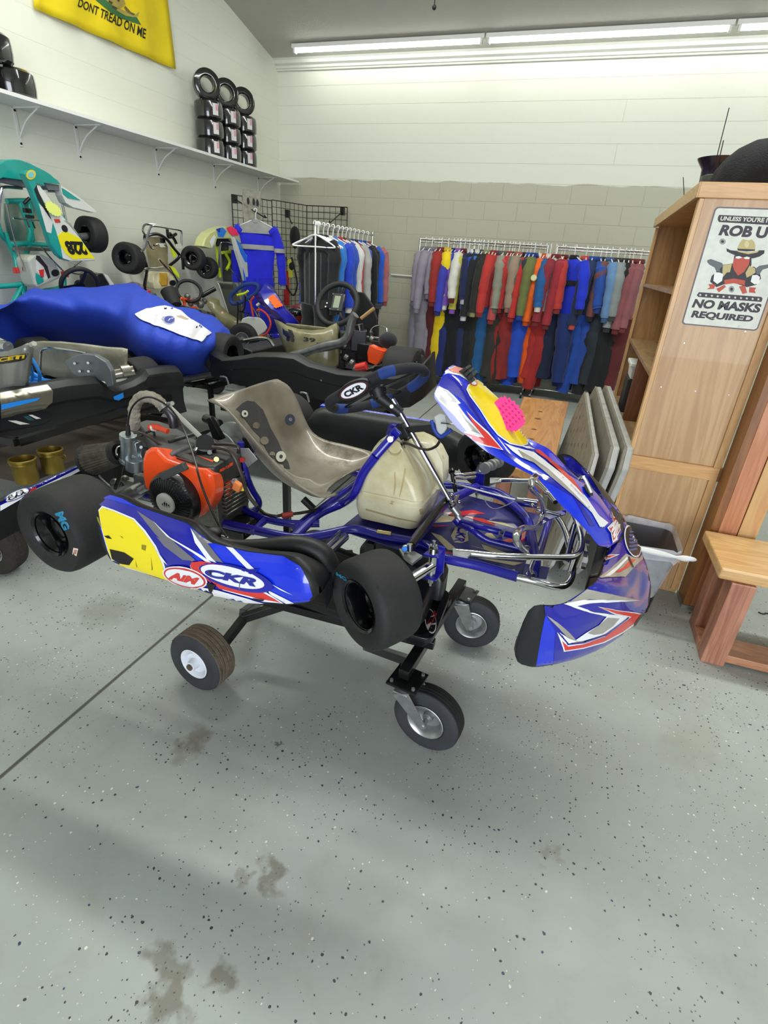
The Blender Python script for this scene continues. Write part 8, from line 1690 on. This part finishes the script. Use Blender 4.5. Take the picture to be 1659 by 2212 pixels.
for i, (x0, y0, x1, y1) in enumerate(((990, 255, 1100, 240), (1100, 240, 1220, 390), (1220, 390, 1115, 425), (1115, 425, 990, 255))):
    for k in range(8): t = k/8; j = 8 if k % 2 else -4; dx, dy = x1-x0, y1-y0; L_ = math.hypot(dx, dy); sp5.append((Q8[0]+(x0+dx*t+dy/L_*j)*Q8[2], Q8[1]+(y0+dy*t-dx/L_*j)*Q8[2]))
stick('price_star', sp5, b5, mat('neon_orange_card', 'ff6a10', .6), p5, .008, 8)
m = MB().tube([q5(x, y) for x, y in ((500, 320), (510, 240), (600, 150), (700, 95), (820, 85), (880, 120), (860, 200), (780, 260), (660, 330), (540, 360), (500, 320))], .020, n=12, sub=4); sw5 = m.build('steering_wheel', mat('blue_suede', '1f3a78', .8), k5.r)
m = MB().tube([q5(x, y) for x, y in ((690, 180), (800, 400), (1050, 820))], .010, n=8, sub=1); m.build('steering_column', M_chrome, k5.r)
m = MB().tube([q5(x, y, -.02) for x, y in ((590, 240), (690, 215), (740, 180))], .012, n=8); m.build('lime_spoke', M_lime, sw5)
m = MB()
for L in ([(590, 330), (600, 450), (590, 690)], [(700, 240), (690, 420), (650, 470)], [(760, 480), (650, 700)], [(600, 460), (720, 490)]): m.tube([q5(x, y, -.03) for x, y in L], .009, n=8, sub=3)
m.build('frame_stay', M_blkmet, k5.r)
tr5 = [[q5(x, y, d) for x, y in ((610, 690), (660, 560), (740, 535), (900, 545), (960, 600), (1010, 690), (980, 740), (880, 815), (760, 800))] for d in (-.1, .15)]; MB().loft(tr5, caps=True).build('fuel_tank', mat('tank_white', 'c4c4bc', .4, coat=.2), k5.r, bevel=.012)
m = MB().tube([q5(x, y, -.12) for x, y in ((820, 260), (780, 320), (790, 420), (810, 530))], .010, n=8).tube([q5(x, y, -.13) for x, y in ((860, 450), (920, 445), (1010, 520), (1050, 640), (1000, 760), (900, 815))], .011, n=8); m.build('red_hose', mat('red_hose', 'c23a26', .4), k5.r)
MB().tube([q5(860, 380, -.05), q5(930, 330, -.05)], .014, n=8).build('white_bracket', M_white, k5.r)
pxprism('radiator', [(310, 55), (540, 85), (600, 300), (640, 600), (500, 530), (400, 330)], lambda x, y: q5(x, y, .2), (0, .05, 0), mat('radiator_core', '55564f', .5, .4), k5.r, .004); m = MB().tube([q5(x, y, .17) for x, y in ((310, 55), (345, 120), (470, 500), (520, 560))], .012, n=6).tube([q5(x, y, .17) for x, y in ((310, 60), (520, 80))], .012, n=6); m.build('radiator_frame', mat('radiator_alloy', '9b9c92', .35, .6), k5.r)
rows = [[q5(x, y, d) for x, y, d in L] for L in ([(130, 290, .0), (240, 270, .05), (340, 300, .1)], [(180, 380, -.02), (260, 360, .06), (360, 380, .1)], [(240, 470, -.03), (330, 460, .04), (420, 440, .08)], [(320, 570, -.03), (420, 540, .0), (500, 510, .05)], [(430, 680, -.03), (520, 620, -.02), (600, 570, 0)], [(500, 740, -.03), (590, 690, -.03), (660, 620, 0)])]; MB().loft(rows, closed=False).build('seat', M_seatg, k5.r, solid=.01)
MB().cyl(q5(385, 480, -.05), q5(385, 480, -.06), .012).build('seat_bolt', M_red, k5.r)
wheel5 = kwheel(q5(680, 840, -.15), (.3, -1, 0), .16, .14, .07, k5.r, deep=.2, rm=M_steel)
pxprism('side_pod', [(1040, 780), (1160, 770), (1230, 860), (1230, 960), (1140, 930), (1060, 860)], lambda x, y: q5(x, y, -.1), (0, .1, 0), M_b5, k5.r, .012); pxprism('nose_fairing', [(1000, 500), (1140, 560), (1170, 760), (1040, 780)], lambda x, y: q5(x, y, .1), (0, .1, 0), M_b5, k5.r, .012)
m = MB(); m.tube([q5(x, y, -.18) for x, y in ((620, 880), (880, 850), (1100, 840))], .018, n=8); m.build('bumper_bar', M_blkpl, k5.r)
bz5 = k5.T; trolley(bz5.x-.1, bz5.x+.55, yb3-.2, yb3+.2, max(.2, bz5.z-.16), 'dark trolley under the deep blue kart')
